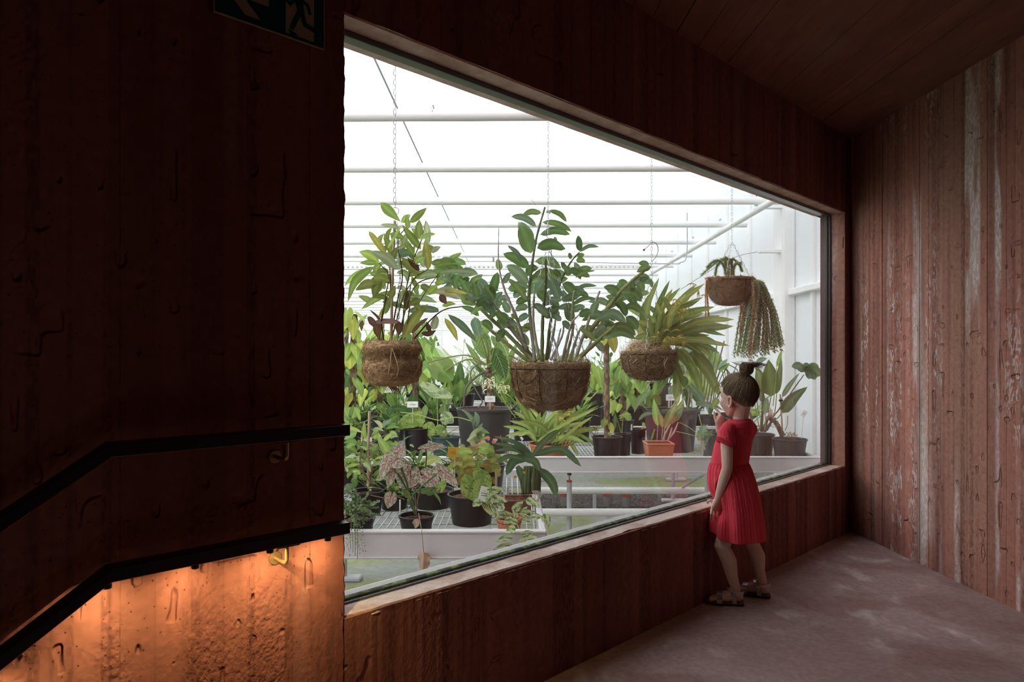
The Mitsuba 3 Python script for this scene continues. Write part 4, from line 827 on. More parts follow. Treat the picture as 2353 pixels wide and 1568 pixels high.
def traced(a, b, w, Y, arch=0.0, kind='oblong', col=(0.15, 0.25, 0.08), dY=None, roll=None, fold=0.14, petiole=0, pcol=None, **kw):
    "a leaf given by where its base and tip project (pixels) at the distance Y; it gets its own depth, roll and bend"
    pl = math.hypot(b[0] - a[0], b[1] - a[1]); dY = lr.uniform(-0.45, 0.35) * pl / F * Y if dY is None else dY; Y0 = Y
    p0, p2 = P(a[0], a[1], Y0), P(b[0], b[1], Y0 + dY); nx, ny = (b[1] - a[1]) / pl, -(b[0] - a[0]) / pl
    if ny > 0: nx, ny = -nx, -ny                           # arch upwards on the picture
    mid = P((a[0] + b[0]) / 2 + nx * arch, (a[1] + b[1]) / 2 + ny * arch, Y0 + dY * 0.4)
    roll = lr.uniform(-0.75, 0.75) if roll is None else roll; t = nrm(p2 - p0); s0 = nrm(np.cross(VIEW, t)); n0 = np.cross(t, s0)
    side = s0 * math.cos(roll) + n0 * math.sin(roll); wid = w / F * Y / max(0.55, math.cos(roll))
    return blade([p0, mid, p2], wid, side, kind, fold=fold * lr.choice([1, 1, -1]), col=jit(col), seed=lr.randrange(99), **kw)
def link_chain(p0, p1, pitch=0.021, w=0.0055, r=0.0013):
    p0, p1 = np.asarray(p0, float), np.asarray(p1, float); L = np.linalg.norm(p1 - p0); n = max(2, int(L / pitch)); t = (p1 - p0) / L
    a = nrm(np.cross(t, [0.3, 1, 0.1])); b = np.cross(t, a); ms = []
    for i in range(n):
        c = p0 + t * (i + 0.5) * L / n; s = a if i % 2 else b; h = L / n * 0.5 + r * 1.6
        pts = [c + s * w * x + t * h * y for x, y in ((-1, -0.7), (-1, 0.7), (-0.6, 1), (0.6, 1), (1, 0.7), (1, -0.7), (0.6, -1), (-0.6, -1), (-1, -0.7))]
        ms.append(tube(pts, r, 4, cap=False))
    return cat(ms)
def hook(p, h=0.05, r=0.0018):
    p = np.asarray(p, float)
    return tube(curve([p + [0, 0, -h * 0.5], p + [0.012, 0, -h * 0.75], p + [0.012, 0, -h * 0.3], p, p + [-0.012, 0, h * 0.3], p + [-0.012, 0, h * 0.7], p + [0, 0, h * 0.55]], 24), r, 5)
def fuzz(surf, n, r, length, seed, out=0.35):
    "short curled fibres over a surface: surf(rand) -> point, normal"
    q = random.Random(seed); ms = []
    for i in range(n):
        p, nn = surf(q); d = nrm(np.cross(nn, [q.gauss(0, 1), q.gauss(0, 1), q.gauss(0, 1)])); l = length * q.uniform(0.4, 1.3)
        ms.append(tube([p + nn * 0.001, p + d * l * 0.5 + nn * l * out * q.uniform(0, 1), p + d * l + nn * l * out * q.uniform(-0.3, 1.0)], r * q.uniform(0.6, 1.3), 3, cap=False))
    return cat(ms)
def coir_bowl(pf, c, seed, amp=0.008, n=56, freq=22):
    "lathed bowl with an uneven fibrous surface"
    pf = curve(np.array([(a, 0, b) for a, b in pf]), 34)[:, [0, 2]]; m = lathe(pf, (0, 0, 0), n); v = m.vertices
    d = np.stack([v[:, 0], v[:, 1], v[:, 2]], 1); k = (meshkit.fbm(d * freq + seed, 4, seed) - 0.5) * 2 * amp
    m.vertices = v + nrm_rows(np.stack([v[:, 0], v[:, 1], v[:, 2] * 0.3], 1)) * k[:, None] + np.asarray(c); return m
def plant_label(u, v, Y, w, h, lab, tilt=0.0, post=0.10, mat='paper_white', lean=0.0):
    "a small white plant label on a post: u, v is the centre of the card"
    c = P(u, v, Y); W2, H2 = w / F * Y / 2, h / F * Y / 2; t = thing('plant_label', lab, 'plant label')
    m = rbox((-W2, -0.001, -H2), (W2, 0.001, H2), 0.0008); R = trimesh.transformations.rotation_matrix(tilt, [0, 1, 0]); m.apply_transform(R); m.apply_translation(c)
    part(t, 'card', m, mat)
    q = random.Random(int(u)); ls = []
    for i, (zz, ww) in enumerate(((0.42, 0.1), (0.1, 0.62), (-0.2, 0.5))):
        b = box((-W2 * ww, -0.0016, H2 * zz - H2 * 0.05), (W2 * ww, -0.001, H2 * zz + H2 * 0.05)); b.apply_transform(R); b.apply_translation(c); ls.append(b)
    part(t, 'print', cat(ls), 'ink')
    part(t, 'post', tube([c + [0.0, 0.003, H2 * 0.3], c + [lean, 0.003, -post - H2]], 0.0025, 5), 'aluminium')
    return t
def pot(parent, u, vr, w, Y, mat='pot_black', taper=0.78, rim=0.012, zb=None, soil_drop=0.02, handles=False, square=False, holes=True):
    "pot standing on the bench mesh: u, vr and w are the rim's centre, height and width in pixels at the distance Y"
    zb = ZB - 0.053 if zb is None else zb; c = P(u, vr, Y); R = w / F * Y / 2; zt = c[2]; h = zt - zb; r0 = R * taper; x, y = c[0], c[1]; th = 0.004
    if square:
        def ring(r, z): return [(x - r, y - r, z), (x + r, y - r, z), (x + r, y + r, z), (x - r, y + r, z)]
        def frus(ra, za, rb, zb_): return trimesh.convex.convex_hull(np.array(ring(ra, za) + ring(rb, zb_)))
        outer = cat([frus(r0, zb, R * 0.95, zt - 0.014)]); rimr = []
        k = 0.006; rc = R - k
        rimp = [(x - rc, y - rc, zt - 0.008), (x + rc, y - rc, zt - 0.008), (x + rc, y + rc, zt - 0.008), (x - rc, y + rc, zt - 0.008)]
        for i in range(4): rimr.append(tube([rimp[i], rimp[(i + 1) % 4]], 0.008, 8))
        b = part(parent, 'pot', outer, mat); part(b, 'rim', cat(rimr), mat, smooth=60)
        part(parent, 'soil', box((x - R * 0.9, y - R * 0.9, zt - 0.02), (x + R * 0.9, y + R * 0.9, zt - 0.010)), 'soil'); return x, y, zt - 0.010, R
    pf = [(0, zb), (r0, zb), (r0 + 0.002, zb + 0.004), (R - rim * 0.5, zt - rim * 1.3), (R, zt - rim), (R + 0.001, zt - 0.002), (R - 0.002, zt), (R - rim * 0.6, zt - 0.001), (R - rim * 0.6 - th, zt - rim), (R * 0.9, zt - soil_drop * 1.4)]
    b = part(parent, 'pot', fixn(lathe(pf, (x, y, 0), 36)), mat, smooth=40)
    def sf(uu, vv):
        a = uu * 2 * PI; r = vv * R * 0.95
        X = x + r * np.cos(a); Yy = y + r * np.sin(a); z = zt - soil_drop + 0.012 * (meshkit.fbm(np.stack([X * 40, Yy * 40, X * 0], -1), 3, 3) - 0.5) + 0.008 * (1 - vv ** 2)
        return np.stack([X, Yy, z], -1)
    part(parent, 'soil', grid(sf, 25, 8)[0], 'soil', smooth=True)
    if handles:
        for sgn in (-1, 1):
            hx = x + sgn * R; part(b, 'handle', tube(curve([(hx - sgn * 0.01, y - 0.05, zt - 0.01), (hx + sgn * 0.03, y - 0.05, zt + 0.03), (hx + sgn * 0.035, y, zt + 0.035), (hx + sgn * 0.03, y + 0.05, zt + 0.03), (hx - sgn * 0.01, y + 0.05, zt - 0.01)], 16), 0.009, 7), mat, smooth=True)
    return x, y, zt - soil_drop + 0.006, R
def moss_pole(parent, p0, p1, r=0.022, seed=1):
    p0, p1 = np.asarray(p0, float), np.asarray(p1, float); n = 60; t = np.linspace(0, 1, n); pts = p0 + (p1 - p0) * t[:, None]
    m = tube(pts, r * (0.9 + 0.22 * np.array([meshkit.noise(np.array([[k * 40.0, seed, 0]]), seed)[0] for k in t])), 12); v = m.vertices
    m.vertices = v + (meshkit.noise(v * 110, seed)[:, None] - 0.5) * 0.008 * nrm_rows(v - (p0 + (p1 - p0) * np.clip(((v - p0) @ (p1 - p0)) / np.dot(p1 - p0, p1 - p0), 0, 1)[:, None]) + 1e-6)
    return part(parent, 'moss_pole', m, 'bark', smooth=60, label='brown moss pole')
def fan_leaf(base, az, elev, plen, blen, w, kind, col, droop=0.4, tilt=0.0, prad=0.003, pcol=None, **kw):
    "petiole from base in direction (az, elev), then a blade that bends over; one leaf"
    d = np.array([math.cos(az) * math.cos(elev), math.sin(az) * math.cos(elev), math.sin(elev)]); h = np.array([math.cos(az), math.sin(az), 0])
    p1 = base + d * plen + h * plen * 0.12 - ZV * plen * 0.05; e2 = elev - droop
    d2 = np.array([math.cos(az) * math.cos(e2), math.sin(az) * math.cos(e2), math.sin(e2)]); e3 = e2 - droop * 0.9
    d3 = np.array([math.cos(az) * math.cos(e3), math.sin(az) * math.cos(e3), math.sin(e3)])
    side = np.array([-math.sin(az), math.cos(az), 0]) * math.cos(tilt) + ZV * math.sin(tilt)
    c = jit(col); b = blade([p1, p1 + d2 * blen * 0.5, p1 + d2 * blen * 0.5 + d3 * blen * 0.5], w, side, kind, col=c, seed=lr.randrange(99), **kw)
    if plen < 0.01: return b
    return joined([b, stalk([base, base + d * plen * 0.55, p1], prad, pcol or tuple(1.25 * np.array(c))) ])
def hang_leaf(base, az, reach, drop, blen, w, kind, col, up=0.0, prad=0.0025, face=None, pcol=None, fold=0.12, **kw):
    "petiole that arches out, the blade hangs down and faces outwards: heart-leaved climbers and aroids"
    h = np.array([math.cos(az), math.sin(az), 0]); p1 = base + h * reach + ZV * up
    s = np.array([-math.sin(az), math.cos(az), 0]); tip = p1 + h * blen * 0.35 - ZV * blen * drop; mid = p1 + h * blen * 0.26 - ZV * blen * drop * 0.42
    c = jit(col); b = blade([p1, mid, tip], w, s, kind, fold=fold, col=c, seed=lr.randrange(99), **kw)
    return joined([b, stalk([base, base + h * reach * 0.5 + ZV * (up * 0.65 + 0.02), p1], prad, pcol or tuple(1.2 * np.array(c)))])
def mottled_pale(p, n, uv):
    a = fbm(uv.x * 4 + 3, uv.y * 6, 2.0, octaves=4)
    return mix((0.22, 0.32, 0.15), (0.46, 0.54, 0.30), smoothstep(0.38, 0.62, a))
thin('leaf_mottled_pale', mikit.proc(mottled_pale), 0.4, 0.7)
# ---------------------------------------------------------------- hanging baskets
def C1(x, y): return (780 + x / 3.733, 420 + y / 3.733)
def C2(x, y): return (1000 + x / 3.016, 440 + y / 3.016)
def C3(x, y): return (1380 + x / 3.267, 480 + y / 3.267)
BRIGHT, PALE, OLIVE, YEL, BROWN, DARKG, BLUEG, STRAP = (0.31, 0.44, 0.11), (0.40, 0.48, 0.26), (0.25, 0.32, 0.09), (0.45, 0.49, 0.11), (0.14, 0.085, 0.055), (0.10, 0.17, 0.07), (0.20, 0.29, 0.17), (0.27, 0.36, 0.09)
# roof tubes that carry the baskets, above the picture
for Y, u, nm in ((2.95, 907, 'first'), (3.65, 1261, 'second'), (4.3, 1496, 'third'), (5.0, 1681, 'fourth')):
    xr = (u - CX) / F * Y
    single('roof_tube', tube([(XL, Y, 3.52), (min(xr + 0.5, (0.7101 * Y - 1.99) / 0.7041), Y, 3.52)], 0.02, 10), 'white_paint', '%s roof tube from the window, carrying a basket chain' % nm, 'tube', smooth=50)
# --- 1: coir pouch with a pitcher plant at the left
Y = 2.95; t = thing('hanging_coir_pouch', 'round brown coir pouch hanging at the left, with long yellowish leaves', 'hanging plant')
c = P(901, 838, Y); k = Y / F
pf = [(0.0, -50 * k), (30 * k, -49 * k), (55 * k, -38 * k), (67 * k, -14 * k), (66 * k, 6 * k), (58 * k, 17 * k), (57 * k, 21 * k), (66 * k, 31 * k), (68 * k, 40 * k), (60 * k, 50 * k), (48 * k, 54 * k), (36 * k, 48 * k), (30 * k, 42 * k), (0, 40 * k)]
body = coir_bowl(pf, c, 3, amp=0.010, n=64, freq=20)
part(t, 'pouch', fixn(body), 'coir_gold', smooth=True)
def surf1(q):
    a = q.uniform(0, 2 * PI); z = q.uniform(-48, 54) * k; r = np.interp(z, [-50 * k, -44 * k, -30 * k, -12 * k, 8 * k, 20 * k, 36 * k, 50 * k, 56 * k], np.array([12, 44, 60, 67, 65, 58, 67, 60, 46]) * k)
    n_ = nrm([math.cos(a), math.sin(a), 0.5 * z / (50 * k)]); return c + np.array([r * math.cos(a), r * math.sin(a), z]), n_
part(t, 'coir_fibres', fuzz(surf1, 2200, 0.00055, 0.03, 4, 0.15), 'coir_fibre', stuff=True)
part(t, 'coir_fibres', fuzz(surf1, 1000, 0.0006, 0.03, 9, 0.15), 'coir_dark', stuff=True)
rope = [P(900, 800, Y - 0.125), P(896, 840, Y - 0.137), P(889, 880, Y - 0.09), P(888, 889, Y - 0.03)]
part(t, 'tie_cord', tube(curve(rope, 16), 0.0022, 5), 'straw', smooth=True)
part(t, 'tie_cord', tube(curve([P(901, 800, Y - 0.125), P(915, 850, Y - 0.137), P(900, 888, Y - 0.04)], 16), 0.0018, 5), 'straw', smooth=True)
for i in range(5): part(t, 'root_tuft', tube(curve([P(893 + i * 3, 886, Y), P(900 + i * 4, 897, Y), P(904 + i * 4, 905 + i, Y - 0.01)], 8), [0.004, 0.001], 5), 'coir_dark', smooth=True)
part(t, 'stake', tube(curve([P(899, 790, Y - 0.01), P(900, 700, Y - 0.02), P(903, 600, Y - 0.01), P(907, 508, Y)], 20), 0.0062, 7), 'bamboo', smooth=True, label='thin bamboo stake')
ring = [P(908.5 + 8 * math.cos(a), 485 + 8 * math.sin(a), Y) for a in np.linspace(0, 2 * PI, 24)]
part(t, 'ring', tube(ring, 0.0016, 5), 'steel', smooth=True)
part(t, 'chain', link_chain(P(907, 477, Y), np.array([P(907, 477, Y)[0], Y, 3.50])), 'steel', stuff=True)
part(t, 'chain', link_chain(P(909, 493, Y), P(919, 640, Y - 0.03)), 'steel', stuff=True)
part(t, 'chain', link_chain(P(919, 640, Y - 0.03), P(912, 790, Y - 0.02)), 'steel', stuff=True)
STM = (0.16, 0.17, 0.06)
for i, pts in enumerate([[(430, 1370), (500, 1000), (540, 800), (500, 500), (560, 400)], [(560, 1340), (600, 1080), (620, 850), (760, 740)], [(340, 1350), (390, 1000), (420, 800), (340, 690)], [(640, 1340), (780, 1180), (900, 1090), (1060, 1060)],
                         [(440, 1360), (500, 1150), (560, 950), (680, 780)], [(520, 1350), (620, 1200), (700, 1000), (850, 780)], [(380, 1350), (360, 1180), (400, 1000), (440, 930)], [(540, 1340), (560, 1000), (620, 700), (700, 500), (740, 330)], [(500, 1330), (640, 900), (860, 800)], [(450, 1360), (430, 700), (390, 600)]]):
    put(t, 'stem', stalk([P(*C1(*p), Y + lr.uniform(-0.05, 0.05) * (j > 0)) for j, p in enumerate(pts)], [0.0035, 0.002], STM if i % 3 else (0.11, 0.06, 0.04), 6, 18), 'stem')
L1 = [(530, 340, 350, 170, 75, 0, 'club', BRIGHT), (600, 345, 750, 215, 50, 0, 'lance', BRIGHT), (530, 345, 610, 275, 60, 10, 'oblong', BRIGHT), (525, 395, 350, 360, 40, 8, 'oblong', PALE), (590, 400, 575, 270, 40, 0, 'lance', BRIGHT), (680, 480, 685, 315, 65, 0, 'lance', BRIGHT),
      (765, 530, 745, 325, 58, 0, 'lance', PALE), (700, 575, 535, 360, 62, 0, 'lance', OLIVE), (690, 490, 825, 440, 45, 14, 'oblong', BRIGHT), (762, 750, 735, 480, 72, 0, 'lance', YEL), (780, 600, 870, 550, 42, 6, 'lance', PALE), (415, 560, 530, 360, 30, 0, 'strap', BRIGHT),
      (465, 640, 380, 430, 55, 0, 'lance', OLIVE), (390, 600, 250, 415, 48, 0, 'strap', YEL), (500, 740, 265, 585, 82, 25, 'lance', PALE), (555, 480, 420, 440, 50, 10, 'lance', BRIGHT), (340, 690, 165, 590, 78, 20, 'lance', BRIGHT), (330, 690, 170, 690, 42, 6, 'lance', BRIGHT),
      (300, 720, 70, 1025, 75, 55, 'lance', (0.17, 0.28, 0.07)), (250, 740, 40, 890, 55, 20, 'lance', BRIGHT), (330, 870, 135, 925, 65, 28, 'lance', OLIVE), (430, 850, 265, 830, 62, 25, 'lance', OLIVE), (340, 770, 290, 1000, 72, 0, 'lance', OLIVE), (405, 770, 345, 940, 60, 0, 'lance', OLIVE), (440, 930, 185, 1090, 62, 10, 'lance', OLIVE),
      (480, 620, 640, 610, 62, 15, 'lance', BLUEG), (690, 780, 530, 640, 78, 0, 'lance', OLIVE), (685, 760, 580, 640, 45, 0, 'lance', BROWN), (840, 790, 640, 825, 60, 15, 'lance', PALE), (860, 770, 1170, 775, 32, 14, 'strap', PALE), (620, 990, 840, 1030, 52, 20, 'lance', PALE), (830, 940, 1045, 1000, 85, 30, 'oblong', (0.48, 0.5, 0.33)),
      (860, 960, 920, 1040, 55, 0, 'lance', BROWN), (850, 1095, 580, 1108, 52, 18, 'strap', BLUEG), (540, 1345, 760, 1040, 95, 20, 'lance', (0.30, 0.33, 0.08)), (800, 1265, 832, 1140, 70, 0, 'oblong', PALE), (900, 1160, 1015, 1362, 52, 14, 'lance', YEL), (930, 1130, 1180, 1372, 58, 12, 'lance', BLUEG), (700, 1100, 610, 980, 48, 0, 'lance', OLIVE),
      (390, 1130, 440, 960, 42, 0, 'lance', OLIVE), (575, 1095, 585, 925, 52, 0, 'lance', BROWN), (240, 1150, 320, 1260, 55, 10, 'lance', BROWN), (200, 1180, 190, 1275, 40, 10, 'lance', BROWN), (310, 1200, 335, 1340, 52, 0, 'lance', (0.2, 0.09, 0.05)), (515, 1190, 510, 1310, 52, 0, 'lance', BROWN), (300, 1200, 530, 1205, 40, 14, 'strap', (0.2, 0.13, 0.11)), (780, 1290, 745, 1190, 36, 0, 'lance', BROWN), (620, 1290, 760, 1160, 30, 10, 'strap', BROWN),
      (350, 1290, 260, 1090, 20, 40, 'strap', BROWN), (700, 1290, 830, 1265, 40, -20, 'lance', BROWN), (420, 700, 500, 545, 55, 0, 'lance', OLIVE), (640, 620, 560, 500, 52, 0, 'oblong', BRIGHT), (640, 700, 720, 640, 60, 10, 'oblong', BRIGHT), (690, 880, 800, 950, 60, 10, 'oblong', OLIVE), (820, 880, 900, 850, 45, 10, 'oblong', BRIGHT), (750, 960, 840, 880, 55, 0, 'oblong', BRIGHT), (430, 1000, 480, 880, 46, 0, 'lance', YEL), (700, 1010, 600, 1060, 60, 14, 'lance', OLIVE), (660, 900, 620, 800, 40, 0, 'lance', BRIGHT), (900, 930, 1095, 950, 30, 8, 'strap', YEL), (880, 1060, 1000, 1040, 40, 12, 'lance', BRIGHT), (400, 1060, 330, 1180, 40, 0, 'lance', YEL)]
for x0, y0, x1, y1, w, ar, kd, cl in L1:
    put(t, 'leaf', traced(C1(x0, y0), C1(x1, y1), 1.15 * w / 3.733, Y + lr.uniform(-0.10, 0.10), ar / 3.733, kd, cl, wave=0.06))
for i in range(60):
    x0, y0 = lr.gauss(560, 150), lr.uniform(480, 1080); an = lr.uniform(-0.4, PI + 0.4); l = lr.uniform(90, 170)
    put(t, 'leaf', traced(C1(x0, y0), C1(x0 + l * math.cos(an), y0 - l * math.sin(an) * 0.8), lr.uniform(38, 62) / 3.733, Y + lr.uniform(-0.02, 0.22), lr.uniform(2, 8), lr.choice(['lance', 'oblong']), lr.choice([BRIGHT, OLIVE, OLIVE, PALE, (0.19, 0.28, 0.07)]), wave=0.06))
# --- 2: the big basket with the cane orchid
Y = 3.65; t = thing('hanging_basket', 'large round coir basket in the middle with a tall dark cane orchid', 'hanging plant')
k = Y / F; c = P(1264, 842, Y)
bowl = [(0, -100 * k), (32 * k, -99 * k), (62 * k, -88 * k), (80 * k, -58 * k), (88 * k, -20 * k), (89 * k, 0), (84 * k, 8 * k), (74 * k, 9 * k), (66 * k, 2 * k), (60 * k, -8 * k), (0, -6 * k)]
part(t, 'coir_liner', fixn(coir_bowl(bowl, c, 8, amp=0.012, n=72, freq=14)), 'coir', smooth=True)
def surf2(q):
    a = q.uniform(0, 2 * PI); z = q.uniform(-98, 8) * k; r = np.interp(z, np.array([-100, -92, -80, -58, -20, 0, 9]) * k, np.array([26, 54, 69, 81, 89, 90, 82]) * k)
    return c + np.array([r * math.cos(a), r * math.sin(a), z]), nrm([math.cos(a), math.sin(a), z / (95 * k)])
part(t, 'coir_fibres', fuzz(surf2, 2600, 0.0006, 0.045, 14, 0.1), 'coir_fibre', stuff=True)
part(t, 'coir_fibres', fuzz(surf2, 2200, 0.0007, 0.05, 15, 0.1), 'coir_dark', stuff=True)
part(t, 'coir_fibres', fuzz(surf2, 130, 0.0009, 0.06, 16, 0.12), 'straw', stuff=True)
def basket_wire(t, c, k, rr, zr, prof_r, prof_z, n, name='wire_frame'):
    part(t, 'rim_wire', tube([c + np.array([rr * k * math.cos(a), rr * k * math.sin(a), zr * k]) for a in np.linspace(0, 2 * PI, 48)], 0.003, 6), 'wire_black', smooth=True)
    for i in range(n):
        a = 2 * PI * i / n + 0.2; d = np.array([math.cos(a), math.sin(a), 0])
        part(t, 'wire_rib', tube(curve([c + d * r * k + ZV * z * k for r, z in zip(prof_r, prof_z)], 14), 0.0022, 5), 'wire_black', smooth=True)
        a2 = a + 2 * PI / n; dm = np.array([math.cos((a + a2) / 2), math.sin((a + a2) / 2), 0]); d2 = np.array([math.cos(a2), math.sin(a2), 0])
        part(t, 'wire_loop', tube(curve([c + d * prof_r[0] * k + ZV * prof_z[0] * k, c + (d * 0.75 + dm * 0.25) * prof_r[1] * k * 1.02 + ZV * (prof_z[0] * 0.45 + prof_z[1] * 0.55) * k, c + dm * prof_r[1] * k * 1.02 + ZV * prof_z[1] * k, c + (d2 * 0.75 + dm * 0.25) * prof_r[1] * k * 1.02 + ZV * (prof_z[0] * 0.45 + prof_z[1] * 0.55) * k, c + d2 * prof_r[0] * k + ZV * prof_z[0] * k], 20), 0.0018, 4), 'wire_black', smooth=True)
basket_wire(t, c, k, 91, -6, [91, 88, 78, 50], [-6, -38, -68, -95], 9)
top = P(1259, 560, Y)
part(t, 'hook', hook(top + [0, 0, 0.03], 0.06), 'steel', smooth=True)
part(t, 'chain', link_chain(top + [0, 0, 0.05], np.array([top[0], Y, 3.50])), 'steel', stuff=True)
for a in (0.5, 2.6, -1.55): part(t, 'chain', link_chain(top, c + np.array([90 * k * math.cos(a), 90 * k * math.sin(a), -4 * k]), 0.024), 'steel', stuff=True)
part(t, 'chain', link_chain(top, c + np.array([88 * k, -20 * k, -4 * k]), 0.024), 'steel', stuff=True)
GC, WC, GR = (0.17, 0.20, 0.09), (0.46, 0.44, 0.40), (0.30, 0.30, 0.24)
canes = [([(690, 1180), (650, 760), (665, 560), (700, 330), (760, 110)], 26, 13, GR), ([(740, 1180), (745, 880), (765, 640), (765, 470)], 26, 13, GC), ([(690, 1190), (520, 1010), (330, 830), (110, 620), (20, 500)], 34, 14, (0.24, 0.27, 0.12)), ([(640, 1110), (560, 870), (480, 680), (440, 500), (440, 250)], 28, 4, WC), ([(640, 1090), (480, 880), (300, 640)], 24, 12, (0.27, 0.26, 0.18)),
    ([(960, 1190), (1100, 1060), (1180, 990), (1250, 930)], 36, 18, (0.25, 0.28, 0.11)), ([(1040, 1010), (1180, 830), (1290, 690), (1400, 590), (1490, 520)], 34, 16, (0.28, 0.31, 0.14)), ([(770, 1170), (800, 900), (830, 750), (880, 600), (940, 490), (1000, 420)], 24, 8, GC), ([(780, 1160), (820, 980), (835, 880)], 24, 10, WC), ([(830, 1170), (850, 1040), (870, 950)], 22, 10, WC), ([(880, 1180), (940, 930), (1000, 850)], 22, 8, WC), ([(960, 1190), (1030, 990), (1080, 850), (1140, 690)], 24, 14, WC), ([(900, 1180), (950, 980), (960, 870)], 22, 12, (0.36, 0.36, 0.24)), ([(930, 1180), (985, 1000), (1020, 930)], 24, 12, WC),
    ([(945, 950), (955, 760), (965, 690)], 18, 14, (0.40, 0.45, 0.22)), ([(700, 1180), (560, 1000), (470, 900)], 24, 12, (0.30, 0.27, 0.2)), ([(720, 1170), (680, 900), (690, 640)], 22, 12, (0.4, 0.4, 0.3)), ([(800, 1170), (880, 1000), (890, 900)], 18, 10, WC), ([(660, 1190), (500, 1060), (380, 960)], 30, 20, (0.29, 0.33, 0.13)), ([(980, 1185), (1060, 1080), (1110, 960)], 22, 12, WC), ([(860, 1180), (830, 1050), (810, 990)], 18, 8, WC)]
for i, (pts, w0, w1, cl) in enumerate(canes):
    dy = lr.uniform(-0.12, 0.12) if i not in (5, 6) else -0.12
    pp = curve([P(*C2(*p), Y + (lr.uniform(-0.06, 0.06) if j == 0 else dy * (0.4 + j * 0.3))) for j, p in enumerate(pts)], 26)
    m = tube(pp, np.linspace(w0, w1, len(pp)) / 3.016 / F * Y / 2 * (1 + 0.12 * np.cos(np.arange(len(pp)) * 1.6)), 8)
    cc = np.tile(np.array(cl), (len(m.vertices), 1)); g = meshkit.noise(m.vertices * 30, i)[:, None]; cc = cc * (0.7 + 0.5 * g)
    if i in (0, 1, 7): hi = np.clip((m.vertices[:, 2:3] - (c[2] + 0.12)) / 0.2, 0, 1); cc = cc * (1 - 0.7 * hi * (1 - 0.0)) + np.array([0.10, 0.12, 0.06]) * 0.7 * hi
    part(t, 'cane', m, 'stem', smooth=True, color=cc)
L2 = [(700, 245, 525, 175, 46, 25), (685, 340, 575, 215, 62, 0), (665, 430, 590, 230, 92, 5), (740, 215, 945, 280, 42, 22), (725, 300, 935, 300, 42, 32), (705, 395, 905, 400, 60, 38), (735, 150, 605, 165, 34, 18), (765, 145, 800, 155, 46, 10), (790, 130, 912, 212, 28, 20), (650, 530, 470, 430, 62, 20), (645, 640, 495, 510, 66, 15), (690, 485, 870, 535, 66, 35), (675, 590, 880, 630, 66, 35), (600, 490, 500, 375, 30, 15), (635, 690, 510, 690, 40, 18), (635, 755, 500, 600, 40, 10), (560, 780, 660, 740, 44, 10),
    (1000, 415, 990, 305, 42, 0), (1000, 420, 1135, 385, 24, 22), (940, 470, 925, 425, 48, 0), (975, 480, 1040, 490, 42, 10), (985, 455, 1035, 440, 34, 5), (905, 545, 872, 490, 64, 0), (870, 590, 820, 540, 56, 0), (920, 550, 1010, 612, 48, 24), (970, 600, 1110, 550, 20, 16), (880, 640, 970, 752, 90, 20), (800, 600, 862, 752, 64, 0), (700, 700, 782, 792, 74, 20), (750, 645, 668, 630, 72, 15), (870, 690, 915, 740, 60, 0), (870, 750, 965, 755, 38, 10), (780, 770, 855, 790, 58, 10), (750, 870, 862, 800, 64, 0), (960, 690, 1122, 655, 24, 22), (840, 345, 825, 315, 22, 0), (945, 905, 912, 780, 66, 0), (950, 790, 1115, 745, 28, 24),
    (1040, 960, 1085, 1025, 64, 16), (1120, 890, 1325, 910, 62, 55), (1180, 805, 1312, 725, 58, 10), (1290, 700, 1432, 765, 54, 30), (1160, 1020, 1392, 1025, 56, 45), (1210, 950, 1390, 1000, 58, 40), (1250, 730, 1190, 690, 40, 10), (1300, 690, 1440, 745, 56, 25), (1370, 620, 1360, 700, 56, 0), (1400, 580, 1478, 645, 62, 18), (1490, 540, 1395, 560, 36, 20), (1480, 520, 1408, 495, 34, 10), (1380, 600, 1440, 700, 74, 10), (1090, 850, 1130, 760, 50, 8), (1150, 870, 1060, 860, 62, 14), (1240, 760, 1320, 870, 62, 18), (1330, 660, 1270, 620, 40, 10), (1110, 1040, 1000, 950, 36, 12), (1090, 1000, 1170, 1020, 40, 12), (1320, 870, 1400, 960, 60, 14), (1250, 900, 1130, 830, 30, 6), (1180, 930, 1100, 1000, 44, 10),
    (80, 600, 150, 500, 92, 0), (150, 560, 25, 478, 66, 22), (130, 650, 130, 570, 40, 0), (230, 705, 180, 610, 76, 0), (230, 640, 232, 720, 60, 0), (290, 735, 268, 635, 64, 0), (335, 670, 300, 620, 40, 6), (340, 650, 402, 762, 64, 16), (400, 712, 432, 560, 54, 0), (450, 548, 430, 468, 56, 0), (400, 795, 330, 755, 44, 10), (275, 870, 305, 1005, 74, 0), (330, 990, 365, 1030, 54, 0), (320, 900, 395, 965, 56, 12), (432, 835, 378, 885, 72, 12), (480, 955, 425, 1045, 84, 0), (305, 865, 180, 798, 34, 14), (500, 905, 418, 830, 56, 0), (545, 885, 488, 925, 62, 12), (570, 880, 525, 850, 50, 0), (545, 740, 640, 690, 46, 15), (645, 805, 555, 830, 56, 16), (650, 860, 575, 905, 52, 10), (520, 750, 440, 745, 60, 12), (470, 640, 520, 560, 36, 0), (400, 800, 470, 780, 56, 12), (350, 740, 290, 800, 56, 8), (180, 760, 280, 790, 44, 12), (110, 640, 60, 740, 60, 8), (60, 560, 20, 640, 50, 8), (200, 760, 150, 690, 50, 8), (520, 840, 470, 760, 50, 0), (700, 800, 780, 870, 56, 12), (690, 700, 750, 620, 50, 0), (830, 700, 770, 720, 60, 10), (880, 900, 930, 960, 50, 8), (660, 640, 720, 560, 44, 0), (800, 850, 870, 900, 58, 10), (1000, 870, 1090, 830, 50, 14), (860, 860, 800, 830, 50, 6), (960, 830, 1040, 800, 40, 12), (690, 950, 610, 930, 44, 10)]
